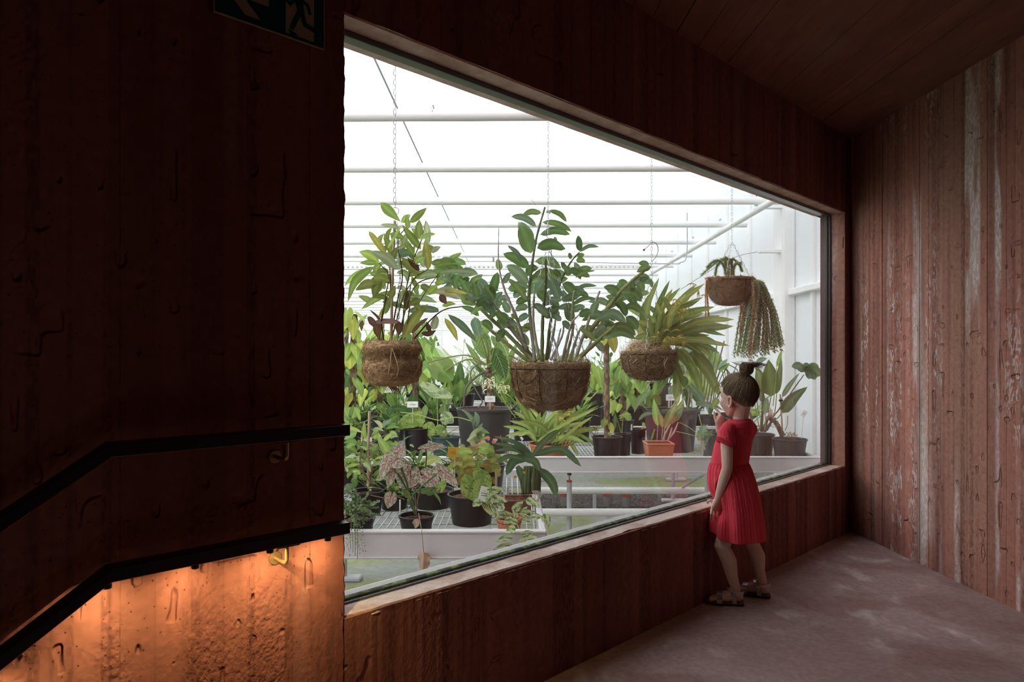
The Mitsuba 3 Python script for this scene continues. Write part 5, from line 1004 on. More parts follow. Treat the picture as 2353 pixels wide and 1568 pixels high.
for x0, y0, x1, y1, w, ar in L2:
    cl = BLUEG if lr.random() < 0.28 else (0.15, 0.245, 0.085) if lr.random() < 0.7 else (0.20, 0.29, 0.09)
    put(t, 'leaf', traced(C2(x0, y0), C2(x1, y1), min(1.3 * w, 0.56 * math.hypot(x1 - x0, y1 - y0) + 6) / 3.016, Y + lr.uniform(-0.10, 0.12) - (0.12 if x0 > 1080 else 0), ar / 3.016, 'oblong', cl, wave=0.05, fold=0.25))
for i in range(95):
    k_ = lr.random(); x0, y0 = (lr.uniform(60, 560), 0) if k_ < 0.5 else (lr.uniform(600, 1000), lr.uniform(560, 860)) if k_ < 0.72 else (lr.uniform(1080, 1440), 0)
    if y0 == 0: y0 = 560 + (x0 - 60) * 0.86 + lr.uniform(-90, 60) if x0 < 600 else 1010 - (x0 - 1060) * 1.15 + lr.uniform(-60, 90)
    an = lr.uniform(-1.2, PI + 0.6); l = lr.uniform(100, 165)
    put(t, 'leaf', traced(C2(x0, y0), C2(x0 + l * math.cos(an), y0 - l * math.sin(an) * 0.7), lr.uniform(44, 66) / 3.016, Y + lr.uniform(-0.05, 0.25), lr.uniform(3, 10), 'oblong', lr.choice([(0.15, 0.245, 0.085), (0.20, 0.29, 0.09), BLUEG]), wave=0.05, fold=0.25))
for (x, y) in ((410, 470), (480, 880), (350, 830)):
    for j in range(5): put(t, 'flower', traced(C2(x, y), C2(x + lr.uniform(-26, 26), y + lr.uniform(-18, 26)), 14 / 3.016, Y - 0.02, 2, 'lance', (0.62, 0.55, 0.45)))
put(t, 'aerial_shoot', stalk([P(*C2(740, 160), Y), P(*C2(700, 100), Y), P(*C2(640, 28), Y)], [0.0016, 0.0006], (0.35, 0.33, 0.3)), 'stem')
# --- 3: spider orchid basket
Y = 4.3; t = thing('hanging_basket', 'weathered coir basket with a yellow spider orchid, third hanging plant from left', 'hanging plant')
k = Y / F; c = P(1492, 812, Y)
bowl = [(0, -62 * k), (22 * k, -62 * k), (44 * k, -52 * k), (58 * k, -32 * k), (63 * k, -8 * k), (64 * k, 0), (61 * k, 5 * k), (54 * k, 4 * k), (50 * k, -6 * k), (0, -4 * k)]
part(t, 'coir_liner', fixn(coir_bowl(bowl, c, 18, amp=0.010, n=60, freq=14)), 'coir', smooth=True)
def surf3(q):
    a = q.uniform(0, 2 * PI); z = q.uniform(-60, 4) * k; r = np.interp(z, np.array([-62, -56, -48, -32, -8, 4]) * k, np.array([20, 38, 49, 59, 64, 63]) * k)
    return c + np.array([r * math.cos(a), r * math.sin(a), z]), nrm([math.cos(a), math.sin(a), z / (60 * k)])
part(t, 'coir_fibres', fuzz(surf3, 1100, 0.0007, 0.05, 24, 0.2), 'coir_dark', stuff=True)
part(t, 'coir_fibres', fuzz(surf3, 500, 0.0007, 0.05, 25, 0.25), 'straw', stuff=True)
basket_wire(t, c, k, 64.5, -3, [64.5, 62, 54, 34], [-3, -24, -44, -60], 9)
top = P(1497, 545, Y)
part(t, 'chain', link_chain(top, np.array([top[0], Y, 3.50])), 'steel', stuff=True)
part(t, 'chain', link_chain(top, P(1497, 640, Y)), 'steel', stuff=True)
part(t, 'hook', tube(curve([P(1479, 575, Y), P(1490, 565, Y), P(1497, 557, Y), P(1508, 560, Y), P(1512, 575, Y), P(1507, 590, Y), P(1497, 602, Y)], 24), 0.0026, 6), 'steel', smooth=True)
part(t, 'hook_cap', tube([P(1478, 576, Y), P(1481, 573, Y)], 0.006, 8), 'frame_black')
for a in (0.3, 2.4, 4.4): part(t, 'chain', link_chain(P(1497, 640, Y), c + np.array([64 * k * math.cos(a), 64 * k * math.sin(a), 0]), 0.026), 'steel', stuff=True)
part(t, 'root_mass', fixn(coir_bowl([(0, -6 * k), (50 * k, -6 * k), (44 * k, 10 * k), (26 * k, 24 * k), (0, 30 * k)], c, 31, 0.012, 40, 16)), 'bark', smooth=True)
def surf3b(q):
    a = q.uniform(0, 2 * PI); z = q.uniform(-4, 26) * k; r = np.interp(z, np.array([-6, 10, 24, 30]) * k, np.array([50, 44, 28, 4]) * k)
    return c + np.array([r * math.cos(a), r * math.sin(a), z]), nrm([math.cos(a), math.sin(a), 0.6])
part(t, 'roots', fuzz(surf3b, 420, 0.0016, 0.09, 26, 0.3), 'straw', stuff=True)
tips = [(90, 565), (240, 690), (440, 515), (520, 535), (600, 590), (720, 565), (783, 560), (770, 662), (862, 735), (740, 690), (858, 845), (762, 840), (1005, 832), (1000, 882), (940, 955), (975, 1030), (832, 1050), (900, 1090), (812, 1150), (852, 1122), (340, 790), (380, 620), (462, 640), (640, 640), (560, 700), (300, 880), (250, 975), (200, 800), (660, 760), (700, 900), (620, 880), (820, 950), (780, 1000), (480, 760), (410, 700), (540, 600), (690, 640), (900, 800), (930, 870), (700, 800), (160, 720), (860, 990), (760, 1090), (600, 800), (320, 700), (780, 780), (420, 850), (560, 860), (150, 860), (700, 1040), (880, 1060)]
for x, y in tips:
    bx, by = 420 + lr.uniform(-90, 130), 1010 + lr.uniform(-40, 20); ln = math.hypot(x - bx, y - by)
    put(t, 'leaf', traced(C3(bx, by), C3(x, y), lr.uniform(36, 58) / 3.267, Y + lr.uniform(-0.12, 0.15), min(60, ln * 0.14) / 3.267 * lr.uniform(0.4, 1.2), 'strap', lr.choice([(0.29, 0.38, 0.11), (0.24, 0.35, 0.10), (0.33, 0.42, 0.15), (0.40, 0.44, 0.14), (0.17, 0.26, 0.08)]), fold=0.3))
for a_, b_, w, ar in (((545, 1100), (558, 1440), 62, 30), ((590, 1060), (662, 1165), 56, 20), ((690, 1090), (890, 1405), 74, 25), ((640, 1160), (692, 1290), 40, 16), ((560, 1050), (760, 1390), 60, 40), ((520, 1120), (620, 1330), 40, 20), ((670, 1080), (850, 1250), 52, 24)):
    put(t, 'leaf', traced(C3(*a_), C3(*b_), w / 3.267, Y - 0.1, ar / 3.267, 'strap', (0.22, 0.30, 0.08), fold=0.3))
def spider(parent, crop, x, y, n, s, Y, sc):
    for j in range(n):
        a = lr.uniform(0, 2 * PI); l = s * lr.uniform(0.6, 1.2); dx, dy = math.cos(a) * l, math.sin(a) * l * 0.6 + abs(l) * 0.7
        cx_, cy_ = x + lr.uniform(-70, 70), y + lr.uniform(-40, 60); Yf = Y + lr.uniform(-0.1, 0.05)
        put(parent, 'flower', joined([stalk([P(*crop(cx_, cy_), Yf), P(*crop(cx_ + dx * q * 0.6, cy_ + dy * 0.35), Yf - 0.02), P(*crop(cx_ + dx * q, cy_ + dy), Yf)], [0.003, 0.0008], (0.58, 0.50, 0.12), 4, 6) for q in (-1, -0.4, 0.3, 1)]))
for x, y, n in ((580, 770, 9), (545, 940, 10), (650, 960, 6), (600, 700, 4), (720, 590, 3), (470, 960, 5)): spider(t, C3, x, y, n, 60, Y - 0.16, 1)
# --- 4: tassel fern basket at the right
Y = 5.0; t = thing('hanging_basket', 'small dark coir basket at the far right with hanging tassel fern', 'hanging plant')
k = Y / F; c = P(1678, 645, Y)
bowl = [(0, -56 * k), (16 * k, -57 * k), (34 * k, -52 * k), (46 * k, -34 * k), (53 * k, -8 * k), (54 * k, 0), (51 * k, 5 * k), (44 * k, 3 * k), (40 * k, -4 * k), (0, -2 * k)]
part(t, 'coir_liner', fixn(coir_bowl(bowl, c, 41, amp=0.012, n=56, freq=13)), 'coir_dark', smooth=True)
def surf4(q):
    a = q.uniform(0, 2 * PI); z = q.uniform(-55, 5) * k; r = np.interp(z, np.array([-57, -50, -34, -8, 5]) * k, np.array([18, 36, 47, 54, 53]) * k)
    return c + np.array([r * math.cos(a), r * math.sin(a), z]), nrm([math.cos(a), math.sin(a), z / (60 * k)])
part(t, 'coir_fibres', fuzz(surf4, 900, 0.0007, 0.04, 44, 0.2), 'coir_fibre', stuff=True)
basket_wire(t, c, k, 54, -2, [54, 51, 44, 28], [-2, -20, -40, -54], 9)
top = P(1682, 556, Y)
part(t, 'chain', link_chain(top, np.array([top[0], Y, 3.50])), 'steel', stuff=True)
for a in (0.2, 2.3, 4.2): part(t, 'chain', link_chain(top, c + np.array([54 * k * math.cos(a), 54 * k * math.sin(a), 0]), 0.024), 'steel', stuff=True)
def frond(pts, w, cl, Yb, nleaf, jitr=0.0):
    pp = curve([P(*C3(*p), Yb + (0.0 if j == 0 else jitr * j)) for j, p in enumerate(pts)], 40); tn = np.gradient(pp, axis=0); tn /= np.linalg.norm(tn, axis=1, keepdims=True) + 1e-9
    V, Fc, C = [], [], []; L = w / 3.267 / F * Yb
    for i in range(nleaf):
        q = i / nleaf * (len(pp) - 1); a = int(q); p = pp[a] + (pp[min(a + 1, len(pp) - 1)] - pp[a]) * (q - a); d = tn[a]; ph = i * 2.4
        e1 = nrm(np.cross(d, [0.2, 1, 0.1])); e2 = np.cross(d, e1); o = e1 * math.cos(ph) + e2 * math.sin(ph); tip = p + (o * 0.85 + d * 0.6) * L * lr.uniform(0.8, 1.15); s = np.cross(o, d) * L * 0.26
        b = len(V); V += [p - s, p + s, tip]; Fc.append([b, b + 1, b + 2]); C += [np.array(cl) * lr.uniform(0.75, 1.2)] * 3
    sv, sf, sc, su = stalk(pp[::4], 0.0018, np.array(cl) * 0.8, 4, 12)
    return np.vstack([V, sv]), np.vstack([np.array(Fc), sf + len(V)]), np.vstack([C, sc]), np.zeros((len(V) + len(sv), 2))
FG, FB = (0.33, 0.43, 0.20), (0.50, 0.28, 0.12)
ups = [[(960, 510), (930, 385), (860, 410), (755, 498)], [(965, 505), (955, 375), (880, 420), (860, 500)], [(980, 505), (990, 385), (1040, 420), (1062, 470)], [(940, 510), (935, 430), (940, 365)], [(1000, 505), (985, 430), (975, 380)], [(950, 500), (905, 400), (850, 395), (800, 440)], [(985, 500), (1010, 420), (1050, 410)]]
for p in ups: put(t, 'frond', frond(p, 26, FG, Y + lr.uniform(-0.05, 0.05), 150))
for i in range(64):
    e = 1005 + (i % 32) * 11.8 + lr.uniform(-10, 10); ye = 1110 - max(0, (e - 1150)) * 0.25 + lr.uniform(-50, 20); s0 = 1090 + lr.uniform(-20, 60)
    p = [(s0, 545 + lr.uniform(-15, 15)), (s0 + 30 + (e - 1000) * 0.16, 560 + lr.uniform(0, 30)), (min(e * 0.55 + s0 * 0.5, e + 60), 760), (e, ye)]
    put(t, 'frond', frond(p, 25, FG if lr.random() < 0.8 else (0.34, 0.24, 0.11), Y + lr.uniform(-0.12, 0.14), 170))
for p, n in (([(1150, 560), (1160, 700), (1145, 900), (1120, 1140)], 4), ([(810, 545), (795, 640), (800, 745), (800, 840)], 3), ([(925, 525), (930, 560), (912, 620), (912, 670)], 2), ([(1060, 700), (1055, 790), (1050, 930)], 3), ([(945, 520), (940, 560), (935, 600)], 1)):
    for j in range(n): put(t, 'frond', frond([(x + lr.uniform(-16, 16), y + lr.uniform(-8, 8)) for x, y in p], 18, FB, Y - 0.16 + lr.uniform(-0.05, 0.1), 130), label='dry brown frond')
for j in range(16):
    x = 805 + j * 22; put(t, 'frond', frond([(x, 545), (x + lr.uniform(-20, 20), 520), (x + lr.uniform(-30, 30), 508 + lr.uniform(-10, 25))], 18, FB, Y + lr.uniform(-0.15, 0.05), 36), label='short dry frond on the rim')
# ---------------------------------------------------------------- potted plants on the benches
def C4(x, y): return (780 + x / 3.733, 780 + y / 3.733)
def C5(x, y): return (780 + x / 4.238, 1050 + y / 4.238)
def C6(x, y): return (950 + x / 6.816, 730 + y / 6.816)
def C7(x, y): return (1140 + x / 3.919, 860 + y / 3.919)
def C8(x, y): return (1360 + x / 7.127, 860 + y / 7.127)
def C9(x, y): return (1700 + x / 5.227, 780 + y / 5.227)
def cstalk(t, crop, pts, r, cl, Y, dy=0.0, name='stem', sides=6, label=None):
    return put(t, name, stalk([P(*crop(*p), Y + dy * j / max(1, len(pts) - 1)) for j, p in enumerate(pts)], r, cl, sides, 18), 'stem', label=label)
def cleaf(t, crop, sc, x0, y0, x1, y1, w, Y, ar=0, kd='heart', cl=BRIGHT, bsdf='leaf', pet=None, **kw):
    g = traced(crop(x0, y0), crop(x1, y1), w / sc, Y, ar / sc, kd, cl, **kw)
    if pet is not None:
        g = joined([g, stalk([g[0][0] if kd in ('heart', 'arrow', 'lobed') else P(*crop(x0, y0), Y), *[P(*crop(*p), Y + 0.02) for p in pet]], [0.0032, 0.0042], tuple(1.1 * np.array(cl)), 5, 12)])
    return put(t, 'leaf', g, bsdf)
LG, MG, DG = (0.34, 0.47, 0.13), (0.20, 0.32, 0.09), (0.09, 0.165, 0.055)
# big tub with the stilt-rooted philodendron
Y = 5.86; t = thing('potted_plant', 'large black tub holding a philodendron with ringed trunk and arching stalks', 'potted plant')
x, y, z, R = pot(t, 1113, 938, 132, Y, 'pot_grey', handles=True, rim=0.022)
m = tube(curve([(x + 0.055, y, z - 0.01), (x + 0.05, y, z + 0.12), (x + 0.045, y, z + 0.26), (x + 0.03, y, z + 0.36)], 30), np.linspace(0.034, 0.026, 31) * (1 + 0.14 * np.cos(np.arange(31) * 1.9)), 10)
part(t, 'trunk', m, 'bark', smooth=60)
for pts, r in (([(1120, 840), (960, 950), (820, 1120), (785, 1410)], 0.010), ([(1060, 700), (905, 830), (920, 1020), (1090, 1330)], 0.0055), ([(1110, 870), (1100, 1000), (1080, 1200)], 0.006), ([(1080, 1330), (1010, 1420)], 0.007)):
    cstalk(t, C6, pts, r, (0.16, 0.14, 0.13), Y - 0.05, -0.05, 'aerial_root')
for pts in ([(1150, 740), (900, 605), (640, 605), (130, 725)], [(1130, 750), (880, 655), (650, 740), (490, 850)], [(1180, 750), (1330, 665), (1480, 680), (1700, 770)], [(1190, 730), (1480, 600), (1600, 640), (1760, 720)], [(1200, 730), (1400, 720), (1600, 800)], [(1160, 720), (1130, 520), (1050, 270)], [(1180, 710), (1165, 480), (1120, 290)], [(1205, 700), (1260, 500), (1320, 340)]):
    cstalk(t, C6, pts, [0.0085, 0.0055], (0.25, 0.27, 0.10), Y, lr.uniform(-0.2, 0.1), 'leaf_stalk')
for a in ((490, 845, 300, 640, 420, 0, 'heart', (0.20, 0.29, 0.11)), (480, 860, 620, 980, 330, 0, 'heart', MG), (1050, 280, 1170, 640, 250, 20, 'heart', LG), (1130, 300, 960, 40, 210, 20, 'ovate', MG), (1320, 340, 1480, 620, 230, 30, 'heart', LG), (1200, 640, 900, 320, 160, -10, 'ovate', LG), (1760, 700, 1900, 900, 220, 30, 'heart', MG), (130, 720, 20, 900, 240, 0, 'heart', MG), (1330, 480, 1250, 700, 200, 0, 'ovate', DG)):
    cleaf(t, C6, 6.816, *a[:5], Y + lr.uniform(-0.05, 0.15), *a[5:], bsdf='leaf_veined_pale' if a[7] == LG else 'leaf')
cleaf(t, C6, 6.816, 1290, 560, 1440, 985, 235, Y - 0.1, 20, 'ovate', DG, bsdf='leaf_veined_dark')
for x_, y_, n in ((1190, 960, 9), (1150, 1080, 8), (1260, 1080, 7), (1420, 1100, 10), (1370, 1040, 4)):
    for j in range(n):
        a_ = (x_ + lr.uniform(-50, 50), y_ + lr.uniform(-40, 40)); put(t, 'flower', traced(C6(*a_), C6(a_[0] + lr.uniform(-60, 60), a_[1] + lr.uniform(20, 90)), 20 / 6.816, Y - 0.22, 5, 'strap', (0.66, 0.66, 0.38)))
cstalk(t, C6, [(1290, 900), (1340, 1140), (1480, 1400), (1600, 1568)], 0.003, LG, Y - 0.24, 0, 'flower_stalk')
plant_label(1126, 917.5, Y - 0.24, 24, 14, 'white name card standing in the large black tub', post=0.06)
# terracotta bowl with the strap-leaved spider orchid
Y = 5.46; t = thing('potted_orchid', 'wide terracotta bowl with a light green spider orchid under the big basket', 'potted plant')
x, y, z, R = pot(t, 1262, 1019, 94, Y, 'terracotta', taper=0.74, rim=0.014)
for tx, ty, ar, w in [(120, 420, 40, 40), (80, 560, 60, 40), (165, 190, 10, 52), (250, 230, 10, 40), (290, 320, 20, 44), (335, 585, 90, 50), (430, 575, 90, 52), (495, 690, 100, 50), (400, 340, 30, 44), (560, 320, 20, 40), (640, 290, 20, 44), (760, 225, 10, 48), (850, 165, 20, 40), (905, 310, 20, 36), (800, 425, 20, 44), (975, 478, 30, 46), (935, 665, 110, 40), (745, 740, 100, 52), (830, 635, 60, 46), (700, 500, 40, 46), (870, 380, 20, 36), (930, 280, 20, 30), (700, 380, 20, 40), (620, 250, 20, 40), (210, 420, 60, 44), (150, 330, 30, 42), (60, 470, 50, 38), (480, 420, 30, 44), (540, 500, 40, 44), (360, 420, 30, 40), (660, 420, 30, 40), (260, 480, 70, 44), (200, 560, 60, 40), (580, 280, 10, 44), (790, 300, 20, 40), (460, 310, 10, 40), (720, 600, 60, 40)]:
    bx, by = 470 + lr.uniform(-120, 130), 620 + lr.uniform(-40, 10)
    put(t, 'leaf', traced(C7(bx, by), C7(tx, ty), w / 3.919, Y + lr.uniform(-0.12, 0.14), ar / 3.919, 'strap', (0.34, 0.43, 0.13) if lr.random() < 0.75 else (0.22, 0.31, 0.08), fold=0.3))
for x_, y_ in ((640, 340), (620, 380), (680, 400), (600, 350)): spider(t, C7, x_, y_, 5, 40, Y - 0.2, 1)
for q in range(7): cstalk(t, C7, [(500 + q * 30, 640), (560 + q * 30, 560), (600 + q * 34, 470)], [0.007, 0.003], (0.30, 0.28, 0.10), Y, 0.02, 'pseudobulb')
plant_label(1199, 1008, Y - 0.2, 8, 5, 'tiny white tag leaning at the left edge of the terracotta bowl', tilt=0.8, post=0.03)
# moss pole pot
Y = 5.45; t = thing('potted_climber', 'black pot with a bare brown moss pole, right of the big basket', 'potted plant')
x, y, z, R = pot(t, 1395, 1003, 71, Y)
moss_pole(t, (x - 0.002, y, z - 0.02), P(1393, 720, Y), 0.023, 4)
for a in ((1385, 775, 1378, 806, 26, YEL), (1408, 780, 1412, 812, 26, (0.45, 0.44, 0.12)), (1403, 978, 1406, 998, 14, YEL), (1391, 968, 1386, 985, 15, OLIVE), (1399, 996, 1402, 1004, 8, PALE)):
    put(t, 'leaf', joined([traced(a[:2], a[2:4], a[4], Y - 0.05, 2, 'heart', a[5]), stalk([P(a[0], a[1], Y - 0.05), P(1394, a[1] + 12, Y)], 0.002, OLIVE, 4, 5)]))
for i in range(6): cstalk(t, C7, [(860 + i * 12, 560), (880 + lr.uniform(-40, 60), 520), (900 + lr.uniform(-60, 60), 490 + lr.uniform(-20, 30))], 0.002, (0.12, 0.08, 0.05), Y - 0.02, 0, 'twig')
# small black pots on the second bench
Y = 5.68; t = thing('potted_plant', 'small black pot with one yellow heart leaf, behind the moss pole pot', 'potted plant')
x, y, z, R = pot(t, 1431, 996, 40, Y)
cleaf(t, C8, 7.127, 330, 470, 290, 650, 180, Y, 0, 'heart', (0.33, 0.40, 0.10), pet=[(400, 700), (480, 970)]); cleaf(t, C8, 7.127, 500, 680, 640, 660, 90, Y, 20, 'arrow', LG, pet=[(505, 760), (490, 970)]); cleaf(t, C8, 7.127, 380, 640, 385, 900, 60, Y, 0, 'lance', DG, pet=[(400, 800), (420, 950)])
Y = 5.78; t = thing('potted_plant', 'small black pot of bare soil beside the square terracotta planter', 'potted plant')
x, y, z, R = pot(t, 1466, 985, 37, Y); cleaf(t, C8, 7.127, 840, 790, 850, 880, 60, Y, 0, 'ovate', LG, pet=[(845, 880), (800, 910)])
t = thing('plant_label', 'white stick tag in the small black pot of bare soil', 'plant label'); a = P(1451, 981, Y - 0.05); part(t, 'card', rbox(a + [-0.006, -0.001, -0.03], a + [0.006, 0.001, 0.02], 0.0005), 'paper_white')
# square terracotta planter with cattleya
Y = 5.43; t = thing('potted_orchid', 'square terracotta planter with upright fleshy orchid leaves', 'potted plant')
x, y, z, R = pot(t, 1513, 1016, 63, Y, 'terracotta', square=True, taper=0.8)
for a in ((1080, 860, 1010, 400, 125, 0, LG), (1160, 880, 1095, 610, 95, 0, (0.33, 0.33, 0.12)), (1180, 870, 1272, 560, 80, 0, MG), (1185, 910, 1420, 430, 110, 20, (0.42, 0.43, 0.16)), (1400, 470, 1355, -40, 120, 0, LG), (1300, 820, 1522, 370, 85, 0, (0.33, 0.37, 0.12)), (1330, 800, 1500, 530, 120, 10, BLUEG), (1200, 860, 1330, 640, 90, 0, (0.42, 0.36, 0.2)), (970, 1090, 1025, 900, 36, 0, OLIVE), (1290, 820, 1440, 600, 90, 0, (0.42, 0.38, 0.18))):
    cleaf(t, C8, 7.127, *a[:5], Y + lr.uniform(-0.04, 0.06), a[5], 'lance' if a[3] > 0 else 'strap', a[6], roll=lr.uniform(-0.4, 0.4))
for pts, w in (([(1060, 1110), (1070, 1000), (1080, 850)], 14), ([(1140, 1100), (1150, 1000), (1160, 870)], 14), ([(1150, 1110), (1210, 960), (1290, 810)], 36), ([(1235, 1100), (1280, 1000), (1310, 880)], 38), ([(1230, 1100), (1340, 960), (1415, 790)], 34), ([(1180, 1110), (1190, 1030), (1185, 900)], 26), ([(970, 1100), (990, 1010), (1030, 900)], 20)):
    cstalk(t, C8, pts, np.array([0.5, 1.0, 0.7]) * w / 7.127 / F * Y / 2, (0.48, 0.40, 0.30), Y, 0, 'pseudobulb')
# big grey tub with handles
Y = 5.98; t = thing('potted_plant', 'tall grey tub with handles, full of canes and wavy leaves, left of the child', 'potted plant')
x, y, z, R = pot(t, 1541, 940, 126, Y, 'pot_grey', handles=True, taper=0.8, rim=0.024)
for pts, r in (([(1480, 560), (1490, 300), (1420, 0), (1400, -300)], 0.006), ([(1560, 560), (1590, 300), (1540, 0), (1500, -250)], 0.006), ([(1640, 540), (1600, 330), (1440, 20)], 0.005), ([(870, 500), (890, 300), (950, 120)], 0.008), ([(1265, 560), (1265, 400), (1270, 220)], 0.009), ([(1280, 560), (1360, 460), (1420, 200)], 0.006), ([(1500, 540), (1480, 200), (1560, -120)], 0.006)):
    cstalk(t, C8, pts, r, (0.36, 0.31, 0.25), Y, lr.uniform(-0.1, 0.15), 'cane')
for a in ((990, 640, 765, 760, 60, 40, 'strap', BLUEG), (1550, 570, 1850, 600, 90, 0, 'lobed', BLUEG), (1130, 640, 1260, 590, 70, 20, 'lobed', BLUEG), (860, 350, 690, 640, 110, 30, 'arrow', (0.25, 0.34, 0.16)), (1010, 330, 1050, 100, 90, 0, 'strap', LG), (1000, 350, 930, 560, 160, 10, 'ovate', (0.17, 0.24, 0.06)), (1000, 350, 1120, 520, 170, 0, 'ovate', (0.17, 0.24, 0.06)), (1010, 340, 1190, 170, 120, 0, 'ovate', (0.2, 0.27, 0.07)), (1850, 500, 2160, 600, 90, 30, 'arrow', BLUEG), (2040, 430, 1980, 530, 130, 0, 'heart', LG)):
    cleaf(t, C8, 7.127, *a[:5], Y - 0.15 + lr.uniform(-0.1, 0.1), a[5], a[6], a[7])
for i in range(26):
    u0, v0 = 1560 + lr.uniform(-30, 70), lr.uniform(790, 900); l = lr.uniform(24, 52); an = lr.uniform(0.3, 2.6)
    put(t, 'leaf', traced((u0, v0), (u0 + l * math.cos(an), v0 + l * math.sin(an)), lr.uniform(16, 30), Y + lr.uniform(-0.15, 0.5), 6, lr.choice(['ovate', 'ovate', 'heart', 'lance']), lr.choice([MG, BLUEG, DG, LG])))
for i in range(5): cstalk(t, lambda a, b: (a, b), [(1600 + i * 8, 930), (1612 + i * 7, 880), (1600 + i * 16, 800 - i * 4)], 0.006, (0.2, 0.15, 0.1), Y + 0.1, 0.1, 'branch')
plant_label(1543, 914, Y - 0.2, 26, 14, 'white name card in the grey tub with handles', post=0.07); plant_label(1626, 917, Y + 0.5, 17, 14, 'pale name card just left of the child\'s face, at the back', post=0.09)
# dark pot with lobed leaves just left of the child
Y = 5.5; t = thing('potted_plant', 'dark pot with drooping lobed leaves, partly hidden by the child', 'potted plant')
x, y, z, R = pot(t, 1646, 990, 74, Y, 'pot_grey')
for a in ((1800, 990, 1900, 830, 150, 20, 'lobed', BLUEG), (1850, 1010, 2010, 1000, 130, 20, 'lobed', MG), (1760, 980, 1760, 1110, 110, 0, 'lobed', (0.3, 0.38, 0.16)), (1830, 1090, 1790, 1370, 110, 0, 'lobed', (0.42, 0.42, 0.30)), (1900, 1020, 1850, 1180, 90, 10, 'lobed', BLUEG)):
    cleaf(t, C8, 7.127, *a[:5], Y - 0.1, a[5], a[6], a[7], pet=[(1880, 1000), (1980, 920)], tipcol=(0.45, 0.36, 0.12))
cstalk(t, C8, [(1430, 790), (1600, 880), (1760, 1000)], 0.003, PALE, Y - 0.08, 0, 'runner'); cstalk(t, C8, [(1380, 940), (1560, 980), (1740, 1030)], 0.003, PALE, Y - 0.08, 0, 'runner'); cstalk(t, C8, [(1750, 660), (1790, 820), (1810, 950)], 0.004, LG, Y, 0, 'stem')
# two pots right of the child
Y = 5.66; t = thing('potted_plant', 'dark pot right behind the child with big upright paddle leaves', 'potted plant')
x, y, z, R = pot(t, 1743, 997, 72, Y, 'pot_grey')
for a in ((375, 690, 345, 240, 225, 0, 'ovate', (0.17, 0.22, 0.07), [(355, 800), (340, 960), (300, 1100)]), (290, 640, 200, 320, 150, 0, 'ovate', (0.24, 0.29, 0.09), [(270, 800), (250, 1000), (260, 1100)]), (440, 660, 500, 215, 90, 0, 'ovate', (0.16, 0.22, 0.1), [(430, 800), (400, 960), (330, 1100)]), (440, 340, 510, 120, 50, 0, 'lance', LG, [(430, 500), (400, 800)]), (200, 300, 330, 230, 70, 20, 'ovate', BLUEG, [(190, 500), (220, 900)]), (300, 900, 330, 690, 90, 0, 'ovate', (0.36, 0.42, 0.22), [(310, 960), (300, 1090)]), (100, 880, 250, 920, 90, 20, 'ovate', LG, [(140, 980), (220, 1090)]), (280, 760, 240, 600, 80, 0, 'ovate', BLUEG, [(280, 900), (270, 1090)]), (170, 700, 130, 560, 90, 0, 'ovate', LG, [(200, 900), (240, 1090)])):
    cleaf(t, C9, 5.227, *a[:5], Y + lr.uniform(-0.08, 0.1), a[5], a[6], a[7], pet=a[8], roll=lr.uniform(-0.3, 0.3))
for pts in ([(250, 1110), (270, 900), (280, 500)], [(200, 1110), (150, 1000), (120, 880)], [(270, 1110), (330, 960), (350, 940)], [(300, 1110), (370, 1000), (430, 950)]): cstalk(t, C9, pts, 0.009, (0.15, 0.11, 0.08), Y, 0.05, 'stem')
for j in range(3): cleaf(t, C9, 5.227, 350 + j * 20, 940 + j * 8, 385 + j * 14, 820 + j * 20, 26, Y, 0, 'lance', (0.5, 0.16, 0.08), label=None) if False else cstalk(t, C9, [(360 + j * 18, 940), (372 + j * 16, 820 + j * 30)], [0.006, 0.002], (0.48, 0.17, 0.09), Y, 0, 'bud_sheath')
Y = 5.46; t = thing('potted_plant', 'rightmost dark pot by the window corner, with a thick ringed stem', 'potted plant')
x, y, z, R = pot(t, 1814, 1008, 78, Y, 'pot_grey')
pp = curve([P(*C9(340, 940), Y - 0.05), P(*C9(430, 1000), Y), P(*C9(480, 1090), Y), P(*C9(515, 1160), Y)], 24); part(t, 'trunk', tube(pp, np.linspace(0.016, 0.022, len(pp)) * (1 + 0.15 * np.cos(np.arange(len(pp)) * 2.2)), 9), 'bark', smooth=60)
part(t, 'stake', tube([P(*C9(483, 660), Y), P(*C9(515, 1170), Y)], 0.007, 8), 'bamboo', smooth=50)
part(t, 'tie', tube([P(*C9(470, 735), Y - 0.01), P(*C9(515, 735), Y - 0.012)], 0.008, 6), 'wire_black')
for a in ((500, 890, 815, 570, 150, 30, 'ovate', (0.15, 0.2, 0.1), [(450, 950), (400, 960)]), (505, 700, 720, 400, 70, 10, 'ovate', BLUEG, [(490, 800), (400, 940)])): cleaf(t, C9, 5.227, *a[:5], Y, a[5], a[6], a[7], pet=a[8])
cstalk(t, C9, [(400, 930), (520, 780), (650, 590), (770, 425)], [0.006, 0.004], (0.14, 0.12, 0.08), Y, -0.1, 'leaf_stalk')
v = []
for j, (tx, ty, w) in enumerate(((980, 440, 150), (900, 490, 110), (830, 480, 110), (700, 380, 120), (620, 330, 110), (760, 300, 120), (860, 330, 120), (950, 350, 120))): v.append(traced(C9(780, 395), C9(tx, ty), w / 5.227, Y - 0.1, 8, 'oblong', (0.15, 0.23, 0.12), roll=0.4))
put(t, 'leaf', joined(v), label='drooping ribbed leaf at the window edge')
for i in range(9): cstalk(t, C9, [(540 + i * 18, 1180), (560 + i * 16, 1130 + lr.uniform(-20, 20)), (590 + i * 12, 1150 + lr.uniform(0, 30))], 0.0022, (0.3, 0.24, 0.17), Y - 0.05, 0, 'root')
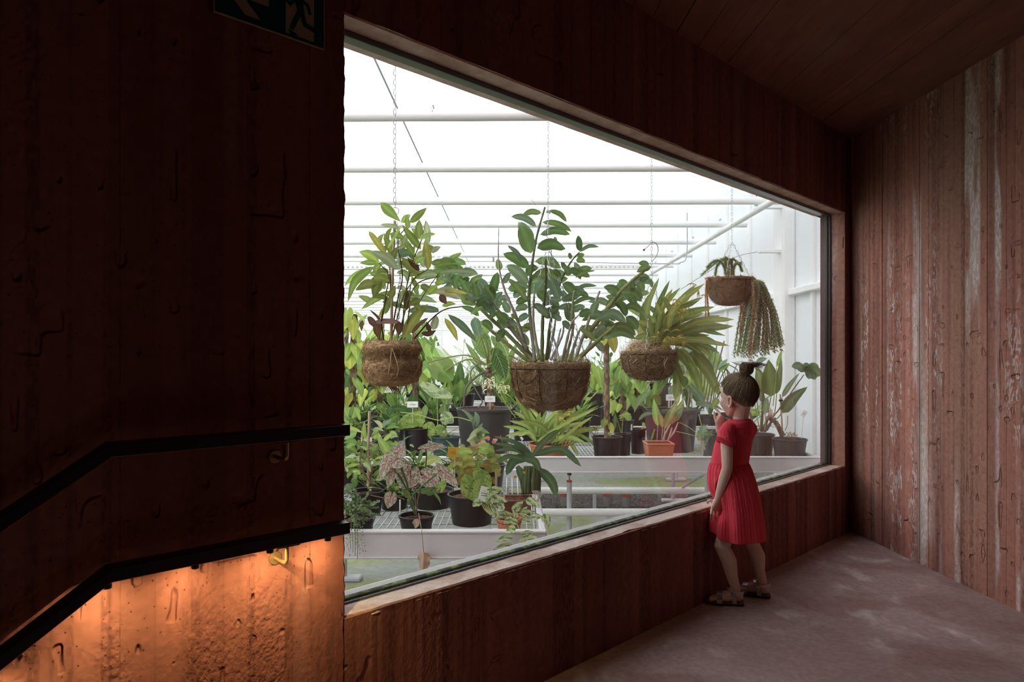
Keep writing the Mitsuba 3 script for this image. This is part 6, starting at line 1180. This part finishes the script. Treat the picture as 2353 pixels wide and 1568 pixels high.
cstalk(t, C9, [(540, 1100), (570, 1030), (574, 920)], 0.003, (0.3, 0.27, 0.22), Y, 0, 'twig')
plant_label(1847.5, 951, Y - 0.05, 11, 16, 'tilted white tag at the far right, in the pot by the window corner', tilt=0.6, post=0.17, lean=-0.02)
# left part of the second bench
Y = 5.6; t = thing('potted_plant', 'black pot with a large mottled heart leaf, below the coir pouch', 'potted plant')
x, y, z, R = pot(t, 957, 984, 60, Y)
for a in ((835, 425, 800, 500, 330, 0, 'heart', LG, 'leaf_mottled_pale', [(840, 560), (845, 1000)]), (640, 690, 480, 790, 150, 20, 'arrow', LG, 'leaf_mottled', [(680, 760), (735, 900)]), (820, 760, 800, 875, 230, 0, 'heart', LG, 'leaf_mottled', [(830, 880), (830, 1000)]), (900, 670, 975, 720, 130, 10, 'heart', PALE, 'leaf_mottled_pale', [(870, 800), (850, 990)])):
    cleaf(t, C4, 3.733, *a[:5], Y + lr.uniform(-0.1, 0.05), a[5], a[6], a[7], bsdf=a[8], pet=a[9], roll=0.2)
for a in ((920, 560, 915, 410, 100, 0, 'ovate', LG, [(930, 660), (900, 830)]), (900, 640, 905, 545, 80, 0, 'ovate', LG, [(905, 720), (890, 830)]), (560, 610, 410, 630, 100, 30, 'arrow', DG, [(700, 650), (840, 690)]), (740, 560, 720, 700, 60, 0, 'lance', LG, [(735, 720), (730, 800)])):
    cleaf(t, C4, 3.733, *a[:5], Y + 0.1, a[5], a[6], a[7], bsdf='leaf_veined_pale' if a[7] == LG else 'leaf_veined_dark', pet=a[8])
cstalk(t, C4, [(520, 625), (680, 650), (850, 695), (1000, 670), (1140, 705)], 0.004, LG, Y - 0.05, -0.1, 'runner')
plant_label(948, 930, Y - 0.05, 25, 14, 'white name card below the coir pouch', post=0.12)
Y = 5.46; t = thing('potted_plant', 'small blue-green pot left of the large black tub', 'potted plant')
x, y, z, R = pot(t, 1024, 1003, 66, Y, 'pot_green')
for i in range(7): put(t, 'leaf', fan_leaf(np.array([x + lr.uniform(-0.05, 0.05), y, z]), lr.uniform(-3, 0.2), lr.uniform(0.7, 1.3), lr.uniform(0.03, 0.1), lr.uniform(0.06, 0.11), 0.035, 'ovate', lr.choice([LG, MG, PALE]), 0.3))
Y = 5.5; t = thing('potted_plant', 'low black pot with narrow leaves at the second bench\'s left end', 'potted plant')
x, y, z, R = pot(t, 815, 985, 64, Y)
for i in range(16): put(t, 'leaf', fan_leaf(np.array([x + lr.uniform(-0.05, 0.08), y, z]), lr.uniform(-3, 0.2), lr.uniform(0.5, 1.4), lr.uniform(0.02, 0.12), lr.uniform(0.10, 0.2), 0.035, 'lance', lr.choice([LG, MG, BRIGHT]), 0.3))
Y = 5.52; t = thing('potted_plant', 'black square-edged pot with thin leaves, second from the left on the second bench', 'potted plant')
x, y, z, R = pot(t, 888, 993, 54, Y, square=True)
for i in range(14): put(t, 'leaf', fan_leaf(np.array([x + lr.uniform(-0.05, 0.05), y, z]), lr.uniform(-3, 0.2), lr.uniform(0.6, 1.4), lr.uniform(0.05, 0.2), lr.uniform(0.10, 0.2), 0.05, lr.choice(['ovate', 'lance', 'heart']), lr.choice([LG, MG, DG]), 0.35))
# ---------------------------------------------------------------- nearest bench
Y = 3.55; t = thing('potted_plant', 'black pot with mossy soil, twiggy stems and a bamboo stake, nearest bench', 'potted plant')
x, y, z, R = pot(t, 843, 1127, 76, Y)
part(t, 'stake', tube([P(847, 1120, Y), P(846, 1030, Y), P(849, 946, Y)], 0.0075, 8), 'bamboo', smooth=50)
for i in range(9): cstalk(t, C4, [(230 + i * 10, 1240), (200 + lr.uniform(-40, 90), 1100), (200 + lr.uniform(-120, 180), 960 + lr.uniform(-40, 60)), (200 + lr.uniform(-160, 260), 860 + lr.uniform(-60, 80))], [0.004, 0.0018], (0.27, 0.2, 0.14), Y, lr.uniform(-0.1, 0.15))
for a in ((215, 880, 215, 700, 48, LG), (300, 860, 330, 770, 60, LG), (420, 990, 320, 830, 70, LG), (370, 880, 470, 800, 40, LG), (470, 900, 370, 900, 60, MG), (60, 760, 200, 800, 40, LG), (150, 800, 40, 860, 70, MG), (90, 880, 60, 1010, 70, DG), (170, 860, 165, 950, 40, MG), (40, 1040, 170, 1040, 34, MG), (60, 1100, 180, 1070, 36, LG), (40, 1000, 120, 960, 40, DG), (440, 900, 540, 910, 36, LG), (60, 1240, 95, 1330, 90, BLUEG), (120, 990, 60, 940, 50, MG), (350, 760, 460, 680, 40, BLUEG), (400, 1010, 470, 960, 30, PALE), (300, 1030, 420, 1000, 26, LG), (330, 1080, 250, 1010, 30, LG), (470, 960, 560, 990, 40, LG), (600, 905, 640, 930, 20, PALE), (240, 950, 170, 920, 30, LG), (120, 1060, 40, 1000, 40, MG), (180, 1160, 110, 1130, 40, LG), (60, 930, 130, 900, 44, MG), (280, 960, 330, 900, 40, MG), (520, 930, 470, 870, 34, LG), (80, 1150, 160, 1110, 40, MG)):
    cleaf(t, C4, 3.733, *a[:5], Y + lr.uniform(-0.2, 0.15), 6, lr.choice(['lance', 'ovate']), a[5])
for i in range(34):
    u0, v0 = lr.uniform(792, 905), lr.uniform(985, 1105); an = lr.uniform(0, 2 * PI); l = lr.uniform(18, 36)
    put(t, 'leaf', joined([traced((u0, v0), (u0 + l * math.cos(an), v0 + l * 0.7 * math.sin(an)), lr.uniform(7, 15), Y + lr.uniform(-0.12, 0.15), 4, lr.choice(['lance', 'ovate']), lr.choice([LG, MG, MG, PALE])), stalk([P(u0, v0, Y), P((u0 + 846) / 2, v0 + 10, Y), P(846, v0 + 22, Y)], 0.0015, MG, 4, 6)]))
plant_label(842, 1013, Y + 0.25, 26, 20, 'white card behind the bamboo stake on the nearest bench', post=0.1)
Y = 3.17; t = thing('trailing_plant', 'creeping plant with tiny round leaves spilling over the nearest bench', 'potted plant')
x, y, z, R = pot(t, 822, 1187, 80, Y)
V, Fc, C = [], [], []
def tiny(p, s, cl):
    a = nrm([lr.gauss(0, 1), lr.gauss(0, 1) - 0.6, lr.gauss(0, 1) + 0.8]); e = nrm(np.cross(a, [lr.gauss(0, 1), 0.3, 1])); g = np.cross(a, e); b = len(V)
    V.extend([p - e * s, p + g * s * 0.75, p + e * s, p - g * s * 0.75]); Fc.extend([[b, b + 1, b + 2], [b, b + 2, b + 3]]); C.extend([np.array(cl) * lr.uniform(0.7, 1.3)] * 4)
for i in range(60):
    u0, v0 = lr.uniform(792, 850), lr.uniform(1150, 1185); u1, v1 = u0 + lr.uniform(-30, 36), v0 + lr.uniform(-34, 34)
    if i > 50: u1, v1 = 785 + (i - 50) * 6, 1215 + lr.uniform(0, 70); u0, v0 = u1 - 8, 1190
    yy = Y + lr.uniform(-0.16, 0.1); yy = min(yy, Y - 0.08) if i <= 50 else BY[0] - 0.03
    for q in np.linspace(0, 1, 18): tiny(P(u0 + (u1 - u0) * q + lr.uniform(-2, 2), v0 + (v1 - v0) * q + lr.uniform(-2, 2), yy + lr.uniform(-0.01, 0.01)), 0.0085 if i <= 50 else 0.004, (0.20, 0.29, 0.14))
part(t, 'foliage', trimesh.Trimesh(np.array(V), np.array(Fc), process=False), 'leaf', color=np.array(C), stuff=True)
for i in range(4): put(t, 'trailing_stem', stalk([P(800 + i * 6, 1195, Y - 0.18), P(804 + i * 6, 1235, BY[0] - 0.03), P(806 + i * 5, 1262 + 8 * i, BY[0] - 0.03)], 0.0012, (0.2, 0.22, 0.1), 4, 10), 'stem')
Y = 3.18; t = thing('potted_caladium', 'small black pot of pink and green speckled caladium on the nearest bench', 'potted plant')
x, y, z, R = pot(t, 957, 1183, 82, Y, rim=0.010)
for a in ((690, 135, 588, 305, 215, 0), (830, 190, 985, 262, 150, 0), (985, 130, 1155, 312, 95, 14), (560, 20, 490, 100, 150, 0), (470, 20, 395, 230, 90, 0), (530, 90, 465, 310, 90, 0), (505, 380, 470, 505, 100, 0), (690, 250, 720, 300, 90, 0), (560, -40, 640, -110, 120, 0)):
    cleaf(t, C5, 4.238, *a[:4], a[4] * 1.3, Y + lr.uniform(-0.05, 0.12), a[5], 'heart', (0.5, 0.4, 0.35), bsdf='leaf_caladium', roll=lr.uniform(-0.3, 0.3), pet=[(700, 400), (740, 560)])
cleaf(t, C4, 3.733, 740, 940, 930, 930, 90, Y + 0.25, 14, 'heart', PALE, bsdf='leaf_caladium', roll=0.9, pet=[(740, 1080), (660, 1440)])
for a in ((690, 340, 640, 400, 110, DG), (740, 520, 745, 480, 60, BLUEG), (640, 330, 690, 420, 60, MG)): cleaf(t, C5, 4.238, *a[:5], Y, 6, 'ovate', a[5], pet=[(735, 560)])
for pts in ([(600, 300), (700, 420), (738, 560)], [(720, 290), (745, 420), (745, 560)], [(780, 250), (765, 420), (750, 565)], [(440, 405), (300, 375)], [(640, 420), (540, 380)]): cstalk(t, C5, pts, 0.0028, (0.22, 0.14, 0.10), Y, 0, 'leaf_stalk')
put(t, 'dead_stalk', stalk([P(*C5(770, 550), Y - 0.1), P(*C5(800, 720), BY[0] - 0.025), P(*C5(812, 850), BY[0] - 0.03), P(*C5(820, 940), BY[0] - 0.03)], 0.0016, (0.33, 0.27, 0.16), 5, 16), 'stem')
dl = joined([traced(C5(815, 930), C5(800, 1150), 130 / 4.238, BY[0] - 0.035, 0, 'ovate', (0.44, 0.33, 0.24), roll=0.35, fold=0.8, wave=0.22, nl=18, nc=9, dY=0.02)])
put(t, 'dead_leaf', dl, 'leaf', label='crumpled dry brown leaf hanging on a thread below the bench rail')
put(t, 'dead_leaf', traced(C5(730, 610), C5(735, 700), 70 / 4.238, Y - 0.12, 4, 'ovate', (0.46, 0.34, 0.22), fold=0.6), label='small dry leaf in front of the pot')
part(t, 'tag', rbox(P(919, 1166, Y) + [-0.004, -0.001, -0.035], P(919, 1166, Y) + [0.004, 0.001, 0.035], 0.0005), 'paper_white', label='white stick tag')
Y = 3.72; t = thing('potted_plant', 'wide black pot right behind the caladium pot on the nearest bench', 'potted plant')
x, y, z, R = pot(t, 994, 1124, 98, Y)
for a in ((880, 210, 1010, 60, 110, LG), (870, 40, 1000, 20, 90, (0.36, 0.43, 0.14)), (1010, 240, 1040, 190, 70, LG), (990, 300, 1060, 220, 80, BRIGHT), (640, 340, 690, 300, 90, MG), (880, 330, 800, 360, 110, DG), (930, 360, 990, 470, 34, MG)): cleaf(t, C5, 4.238, *a[:5], Y - 0.12, 12, 'arrow', a[5], pet=[(930, 300)])
Y = 3.36; t = thing('potted_plant', 'largest black pot on the nearest bench with one big mottled green heart leaf', 'potted plant')
x, y, z, R = pot(t, 1084, 1134, 112, Y)
cleaf(t, C5, 4.238, 1310, 225, 1430, 455, 330, Y - 0.16, 0, 'heart', LG, bsdf='leaf_mottled', roll=-0.25, pet=[(1230, 320), (1180, 350)])
for a in ((1480, 330, 1610, 330, 80), (1470, 400, 1640, 440, 90), (1360, 440, 1300, 490, 80), (1460, 440, 1500, 350, 90), (1560, 470, 1600, 520, 70), (1500, 500, 1540, 600, 60), (1470, 350, 1590, 310, 60)): cleaf(t, C5, 4.238, *a[:5], Y - 0.22, 10, 'heart', PALE, bsdf='leaf_marbled', pet=[(1460, 470), (1470, 550)])
for i in range(4): cstalk(t, C5, [(1380 + i * 20, 450), (1420 + i * 16, 520), (1480 + i * 8, 570)], 0.003, (0.4, 0.4, 0.16), Y - 0.2, -0.03)
plant_label(1112, 1136, Y - 0.18, 22, 34, 'blank pale card leaning on the largest black pot', tilt=0.25, post=0.02)
part(t, 'tag', rbox(P(1140, 1105, Y) + [-0.006, -0.001, -0.05], P(1140, 1105, Y) + [0.006, 0.001, 0.045], 0.0005), 'bamboo', label='pale stick')
Y = 4.12; t = thing('potted_begonia', 'black pot of bronze and lime begonia with small pink flowers', 'potted plant')
x, y, z, R = pot(t, 1112, 1066, 100, Y)
for i in range(60):
    u0, v0 = lr.uniform(1042, 1150), lr.uniform(1030, 1108); an = lr.uniform(0, 2 * PI); l = lr.uniform(14, 30)
    put(t, 'leaf', traced((u0, v0), (u0 + l * math.cos(an), v0 + l * 0.5 * math.sin(an) + 5), l * 0.85, Y + lr.uniform(-0.35, 0.05), 5, lr.choice(['heart', 'ovate']), lr.choice([(0.30, 0.22, 0.06), (0.36, 0.33, 0.09), (0.24, 0.17, 0.06), LG, (0.40, 0.42, 0.12), (0.20, 0.25, 0.07)]), wave=0.15))
for i in range(12): cstalk(t, lambda a, b: (a, b), [(1112 + lr.uniform(-30, 30), 1066), (1100 + lr.uniform(-50, 50), 1050 + lr.uniform(0, 30))], 0.003, (0.35, 0.14, 0.08), Y - 0.1, -0.1)
for u0, v0 in ((1098, 1025), (1104, 1021), (1119, 1006), (1134, 1018), (1094, 1030), (1137, 1014), (1110, 1016)):
    for j in range(2): put(t, 'flower', traced((u0, v0), (u0 + lr.uniform(-7, 7), v0 + lr.uniform(-6, 8)), 9, Y - 0.3, 2, 'heart', (0.66, 0.33, 0.29)))
for a in ((1160, 880, 1090, 870, 100, (0.45, 0.5, 0.26)), (1200, 800, 1230, 720, 60, BLUEG), (1170, 700, 1160, 620, 70, BLUEG), (1200, 790, 1290, 810, 50, MG), (1140, 690, 1040, 600, 40, BLUEG), (1190, 810, 1100, 880, 110, (0.5, 0.53, 0.33)), (1210, 870, 1270, 850, 60, LG)): cleaf(t, C4, 3.733, *a[:5], Y - 0.15, 12, 'arrow', a[5], pet=[(1180, 950), (1130, 1010)])
plant_label(1045, 1040, Y - 0.3, 31, 23, 'orange-brown name card among the begonia leaves', post=0.12, mat='tag_orange')
# rectangular terracotta with the dark strap orchid
Y = 3.56; t = thing('potted_orchid', 'terracotta pot with a dark strap leaved orchid, nearest bench\'s right end', 'potted plant')
x, y, z, R = pot(t, 1189, 1143, 66, Y, 'terracotta_dark', taper=0.86, square=True)
for a in ((300, 745, 92, 912, 85, 60), (250, 760, 388, 872, 70, 40), (190, 830, 248, 1090, 72, 26), (330, 740, 555, 500, 60, 20), (345, 730, 768, 836, 64, 110), (390, 862, 545, 1100, 88, 30), (330, 740, -20, 560, 40, 40), (320, 750, -30, 620, 40, 30), (300, 740, -10, 690, 40, 40), (260, 780, -20, 800, 44, 50), (320, 720, 60, 590, 36, 30), (300, 760, 130, 640, 40, 20)):
    cleaf(t, C7, 3.919, *a[:5], Y + lr.uniform(-0.1, 0.05), a[5], 'strap', (0.10, 0.17, 0.08), roll=lr.uniform(-0.4, 0.4), fold=0.3)
for i in range(7):
    xx = 250 + i * 22; cstalk(t, C7, [(xx - 8 + i * 2, 1080), (xx, 960), (xx + 10, 830)], [0.010, 0.016, 0.008], (0.11, 0.15, 0.07), Y + lr.uniform(-0.03, 0.06), 0, 'pseudobulb')
for i in range(10): cstalk(t, C7, [(320 + i * 6, 1050), (340 + i * 8, 1090), (345 + lr.uniform(-20, 60), 1150)], 0.0018, (0.55, 0.5, 0.42), Y - 0.06, 0, 'root')
for (x_, y_) in ((172, 925), (252, 886)): part(t, 'tag', rbox(P(*C7(x_, y_), Y - 0.08) + [-0.007, -0.001, -0.006], P(*C7(x_, y_), Y - 0.08) + [0.007, 0.001, 0.006], 0.0005), 'tag_orange', label='small orange tag')
cstalk(t, C7, [(40, 550), (90, 720)], 0.003, (0.4, 0.25, 0.1), Y, 0, 'dead_stalk')
Y = 3.18; t = thing('potted_plant', 'small terracotta pot with cream variegated trailing leaves over the bench edge', 'potted plant')
x, y, z, R = pot(t, 1170, 1190, 60, Y, 'terracotta', rim=0.012)
for a in ((1600, 560, 1510, 620, 60), (1560, 590, 1700, 560, 60), (1760, 500, 1690, 470, 60), (1700, 540, 1790, 430, 90), (1810, 420, 1950, 500, 80), (1750, 560, 1890, 540, 60), (1690, 610, 1600, 660, 80), (1740, 640, 1590, 640, 60), (1720, 700, 1620, 750, 70), (1770, 620, 1880, 640, 50), (1780, 590, 1830, 480, 60), (1690, 790, 1520, 830, 60), (1690, 860, 1490, 910, 80), (1760, 870, 1930, 770, 110), (1770, 770, 1900, 740, 60), (1980, 560, 2030, 690, 90), (1870, 600, 1980, 590, 60), (1640, 570, 1560, 540, 50), (1720, 600, 1680, 520, 50)):
    cleaf(t, C5, 4.238, *a[:5], min(Y - 0.05, 3.12) + (0.05 if a[1] < 600 else -0.16), 14, 'ovate', PALE, bsdf='leaf_marbled')
for pts in ([(1650, 560), (1740, 680), (1760, 800), (1740, 880)], [(1640, 560), (1780, 560), (1880, 590), (1980, 580)], [(1980, 600), (2040, 720), (2050, 790)], [(1700, 820), (1740, 880)]): cstalk(t, C5, pts, 0.0024, (0.3, 0.3, 0.14), Y - 0.06, -0.15, 'vine')
# ---------------------------------------------------------------- the rows behind
def clump(u, Y, base_v, name, lab, kind, n, size, cols, pole=None, matp='pot_black', rimw=56, spread=0.22, up=0.5, bsdf=None, i_b=None):
    t = thing(name, lab, 'potted plant', None); zb = ZB - 0.053
    x, y, z, R = pot(t, u, base_v, rimw, Y, matp)
    if pole: moss_pole(t, (x, y + 0.02, z - 0.02), (x + lr.uniform(-0.02, 0.02), y + 0.03, EYE + (CY - pole) / F * Y), 0.030, int(u) % 17)
    for j in range(n):
        c = lr.choice(cols); az = lr.uniform(-PI, PI) if j % 3 == 0 else lr.uniform(-2.9, -0.2); h = lr.uniform(0.02, up)
        if kind == 'climb':
            zt = z + lr.uniform(0.02, max(0.1, (EYE + (CY - pole) / F * Y) - z)) if pole else z + h
            put(t, 'leaf', hang_leaf(np.array([x, y, zt]), az, lr.uniform(0.05, spread), lr.uniform(0.5, 1.0), size * lr.uniform(0.7, 1.2), size * lr.uniform(0.6, 0.9), lr.choice(['heart', 'heart', 'ovate']), c, up=lr.uniform(-0.04, 0.1)), bsdf or 'leaf')
        elif kind == 'aroid':
            el = lr.uniform(0.75, 1.45); pl = up * lr.uniform(0.5, 1.0)
            put(t, 'leaf', hang_leaf(np.array([x, y, z]), az, spread * lr.uniform(0.4, 1.2), lr.uniform(0.3, 1.0), size * lr.uniform(0.8, 1.25), size * lr.uniform(0.6, 0.85), lr.choice(['heart', 'arrow']), c, up=pl, prad=0.005), bsdf or 'leaf')
        elif kind == 'upright':
            put(t, 'leaf', fan_leaf(np.array([x + lr.uniform(-0.04, 0.04), y + lr.uniform(-0.04, 0.04), z]), az, lr.uniform(0.9, 1.45), up * lr.uniform(0.2, 0.8), size * lr.uniform(0.8, 1.3), size * lr.uniform(0.3, 0.42), 'ovate', c, 0.2, lr.uniform(-0.4, 0.4), prad=0.004), bsdf or 'leaf')
        else:
            put(t, 'leaf', fan_leaf(np.array([x + lr.uniform(-0.05, 0.05), y + lr.uniform(-0.05, 0.05), z]), az, lr.uniform(0.5, 1.4), up * lr.uniform(0.1, 0.9), size * lr.uniform(0.7, 1.2), size * lr.uniform(0.16, 0.3), lr.choice(['lance', 'ovate']), c, 0.4, prad=0.003), bsdf or 'leaf')
    return t
G1, G2, G3 = [LG, LG, BRIGHT, MG], [MG, MG, DG, LG], [DG, DG, BLUEG, MG]
ROWS = [
 (806, 4.25, 1078, 'leafy_plant', 'leafy plant in the back row of the nearest bench, at the left window edge', 'leafy', 34, 0.13, G2, None, 84, 0.12, 0.22),
 (884, 4.3, 1072, 'leafy_plant', 'leafy plant behind the bamboo stake, back row of the nearest bench', 'leafy', 36, 0.13, G2 + [LG], None, 84, 0.12, 0.22),
 (958, 4.28, 1075, 'leafy_plant', 'dark pot behind the caladium, back row of the nearest bench', 'leafy', 30, 0.12, G2, None, 88, 0.12, 0.14),
 (1046, 4.35, 1072, 'leafy_plant', 'dark pot behind the largest black pot, back row of the nearest bench', 'leafy', 26, 0.12, G2 + [OLIVE], None, 88, 0.12, 0.12),
 (906, 3.68, 1128, 'leafy_plant', 'black pot between the mossy pot and the caladium', 'leafy', 22, 0.12, G2, None, 70, 0.1, 0.12),
 (808, 5.95, 975, 'climber', 'nearest moss pole climber at the window\'s left edge, with lime heart leaves', 'climb', 22, 0.15, G1 + [PALE, YEL], 722, 62, 0.16, 0.5),
 (872, 6.55, 965, 'climber', 'yellow-green climber on a moss pole directly behind the coir pouch', 'climb', 24, 0.16, G1 + [YEL], 735, 56, 0.2, 0.5),
 (955, 6.35, 968, 'climber', 'moss pole climber between the coir pouch and the mottled heart leaf', 'climb', 20, 0.15, G2 + [LG], 745, 56, 0.2, 0.5),
 (905, 6.7, 962, 'leafy_plant', 'low bushy plant behind the white name card under the coir pouch', 'leafy', 26, 0.17, G1, None, 56, 0.2, 0.35),
 (1000, 6.75, 960, 'leafy_plant', 'low bushy plant left of the large black tub', 'upright', 14, 0.22, G2, None, 56, 0.15, 0.25),
 (1205, 6.7, 962, 'leafy_plant', 'low bushy plant right of the large black tub', 'leafy', 26, 0.18, G2, None, 56, 0.2, 0.3),
 (1330, 6.6, 965, 'leafy_plant', 'low bushy plant right under the big basket', 'leafy', 24, 0.17, G1, None, 56, 0.18, 0.3),
 (842, 6.9, 958, 'leafy_plant', 'low plant between the two nearer left moss poles', 'leafy', 26, 0.18, G2, None, 56, 0.2, 0.35),
 (792, 7.9, 930, 'climber', 'dark leaved climber on a farther moss pole at the far left', 'climb', 18, 0.20, G2, 726, 60, 0.2, 0.6),
 (838, 7.75, 945, 'broad_leaf_plant', 'broad green leaves between the two left moss poles', 'aroid', 12, 0.30, G2, None, 60, 0.22, 0.75),
 (915, 8.1, 935, 'broad_leaf_plant', 'broad leaf plant just right of the coir pouch, third bench', 'aroid', 12, 0.30, G1, None, 60, 0.25, 0.7),
 (985, 7.8, 942, 'broad_leaf_plant', 'plant with scalloped pale leaves above the mottled heart leaf', 'aroid', 12, 0.26, [LG, LG, PALE], None, 58, 0.22, 0.65),
 (1050, 7.9, 940, 'broad_leaf_plant', 'dark aroid behind the arching stalks of the large black tub', 'upright', 14, 0.34, G2, None, 60, 0.2, 0.45),
 (1165, 7.7, 945, 'broad_leaf_plant', 'plant with ribbed leaves left of the big hanging basket', 'upright', 14, 0.34, G2 + [LG], None, 60, 0.2, 0.4),
 (1225, 8.2, 935, 'broad_leaf_plant', 'tall leaves seen between the canes of the big basket', 'upright', 14, 0.34, G1, None, 60, 0.2, 0.6),
 (1300, 7.9, 938, 'broad_leaf_plant', 'leafy plant behind the right side of the big basket', 'leafy', 22, 0.22, G2, None, 60, 0.2, 0.55),
 (1352, 7.7, 905, 'broad_leaf_plant', 'plant in a dark bucket right of the big basket', 'climb', 16, 0.17, G1, None, 70, 0.2, 0.4),
 (1432, 6.6, 965, 'climber', 'heart-leaved climber right of the bare moss pole', 'climb', 16, 0.14, G2, 845, 50, 0.16, 0.5),
 (1463, 7.75, 942, 'broad_leaf_plant', 'brown-barked plant in a dark pot under the third basket', 'climb', 16, 0.20, G2, 872, 58, 0.2, 0.5),
 (1500, 8.0, 880, 'broad_leaf_plant', 'tall black pot directly under the third basket', 'leafy', 12, 0.2, G3, None, 84, 0.15, 0.2),
 (1405, 8.3, 938, 'broad_leaf_plant', 'pale leaved plant left of the third basket', 'aroid', 12, 0.24, G1, None, 56, 0.22, 0.5),
 (1580, 7.9, 940, 'broad_leaf_plant', 'blue-green broad leaves above the grey tub', 'aroid', 14, 0.30, [BLUEG, MG, LG], None, 60, 0.25, 0.75),
 (1632, 7.72, 955, 'broad_leaf_plant', 'bluish leaved plant in a low dark pot left of the child\'s head', 'aroid', 12, 0.26, [BLUEG, BLUEG, MG], None, 64, 0.22, 0.75),
 (1672, 7.6, 950, 'broad_leaf_plant', 'broad leaves behind the child\'s head', 'aroid', 8, 0.22, [BLUEG, MG, LG], None, 56, 0.12, 0.6),
 (1716, 6.4, 985, 'broad_leaf_plant', 'plant close behind the child\'s neck', 'leafy', 14, 0.2, G2, None, 56, 0.15, 0.3),
 (800, 10.0, 905, 'broad_leaf_plant', 'far plant at the left edge, fourth bench', 'upright', 14, 0.42, G2, None, 60, 0.25, 0.6),
 (880, 10.2, 905, 'broad_leaf_plant', 'far plant behind the coir pouch, fourth bench', 'aroid', 14, 0.38, G1, None, 60, 0.3, 0.9),
 (962, 10.1, 905, 'broad_leaf_plant', 'far leaves left of the perforated post', 'aroid', 13, 0.36, G2, None, 60, 0.3, 0.85),
 (1005, 9.9, 905, 'broad_leaf_plant', 'far bright leaf plant at the perforated post', 'upright', 12, 0.42, [LG, BRIGHT, MG], None, 60, 0.2, 0.6),
 (1062, 10.3, 905, 'feathery_shrub', 'pale feathery shrub in the distance behind the arching stalks', 'leafy', 60, 0.14, [PALE, (0.40, 0.46, 0.28), LG], None, 60, 0.3, 0.95),
 (1140, 10.0, 905, 'broad_leaf_plant', 'far leaves right of the ringed trunk', 'upright', 12, 0.42, G1, None, 60, 0.25, 0.6),
 (1200, 10.4, 905, 'feathery_shrub', 'fine leaved shrub in the distance left of the big basket', 'leafy', 50, 0.16, [MG, LG, PALE], None, 60, 0.3, 0.75),
 (1290, 10.1, 905, 'broad_leaf_plant', 'far plant behind the white canes', 'upright', 14, 0.36, G1, None, 60, 0.25, 0.6),
 (1365, 10.2, 905, 'feathery_shrub', 'far shrub right of the big basket', 'leafy', 46, 0.15, [MG, BLUEG, LG], None, 60, 0.3, 0.8),
 (1440, 10.0, 905, 'broad_leaf_plant', 'far plant left of the third basket', 'aroid', 12, 0.30, G2, None, 60, 0.25, 0.6),
 (1530, 10.1, 905, 'broad_leaf_plant', 'far plant under the third basket', 'aroid', 12, 0.32, G2, None, 60, 0.25, 0.6),
 (1490, 10.6, 900, 'feathery_shrub', 'far shrub right of the third basket chain', 'leafy', 30, 0.14, [MG, BLUEG], None, 60, 0.2, 0.6),
 (850, 12.3, 885, 'feathery_shrub', 'farthest shrub at the left', 'leafy', 46, 0.22, G2, None, 60, 0.4, 0.9), (960, 12.4, 885, 'feathery_shrub', 'farthest shrub second from the left', 'leafy', 46, 0.22, G1, None, 60, 0.4, 0.95), (1100, 12.3, 885, 'feathery_shrub', 'farthest shrub behind the ringed trunk', 'leafy', 46, 0.2, [PALE, LG], None, 60, 0.4, 0.9), (1250, 12.4, 885, 'feathery_shrub', 'farthest shrub behind the big basket', 'leafy', 46, 0.2, G1, None, 60, 0.4, 0.8), (1400, 12.3, 885, 'feathery_shrub', 'farthest shrub left of the third basket', 'leafy', 40, 0.2, G2, None, 60, 0.4, 0.7),
]
for u, Yb, bv, nm, lab, kd, n, sz, cols, pole, rw, spr, up in ROWS:
    clump(u, Yb, bv, nm, lab, kd, n, sz, cols, pole, 'pot_black', rw, spr, up, 'leaf_veined_pale' if kd == 'upright' and cols is G1 else None)
for u, Yb, kd, sz, up in ((700, 3.75, 'leafy', 0.14, 0.25), (600, 3.5, 'aroid', 0.18, 0.3), (640, 5.6, 'leafy', 0.18, 0.3), (740, 5.9, 'aroid', 0.2, 0.4), (540, 6.0, 'upright', 0.26, 0.3), (620, 7.8, 'aroid', 0.26, 0.6), (720, 8.0, 'upright', 0.34, 0.5), (660, 10.2, 'leafy', 0.22, 0.8), (740, 10.0, 'aroid', 0.3, 0.7)):
    k_ = clump(u, Yb, CY + (EYE - ZB - 0.14) / Yb * F, 'leafy_plant', 'potted leafy plant hidden behind the left edge of the window', kd, 18, sz, lr.choice([G1, G2]), None, 'pot_black', 0.27 / Yb * F, 0.18, up); labels[k_]['group'] = 'plants hidden behind the left window edge'
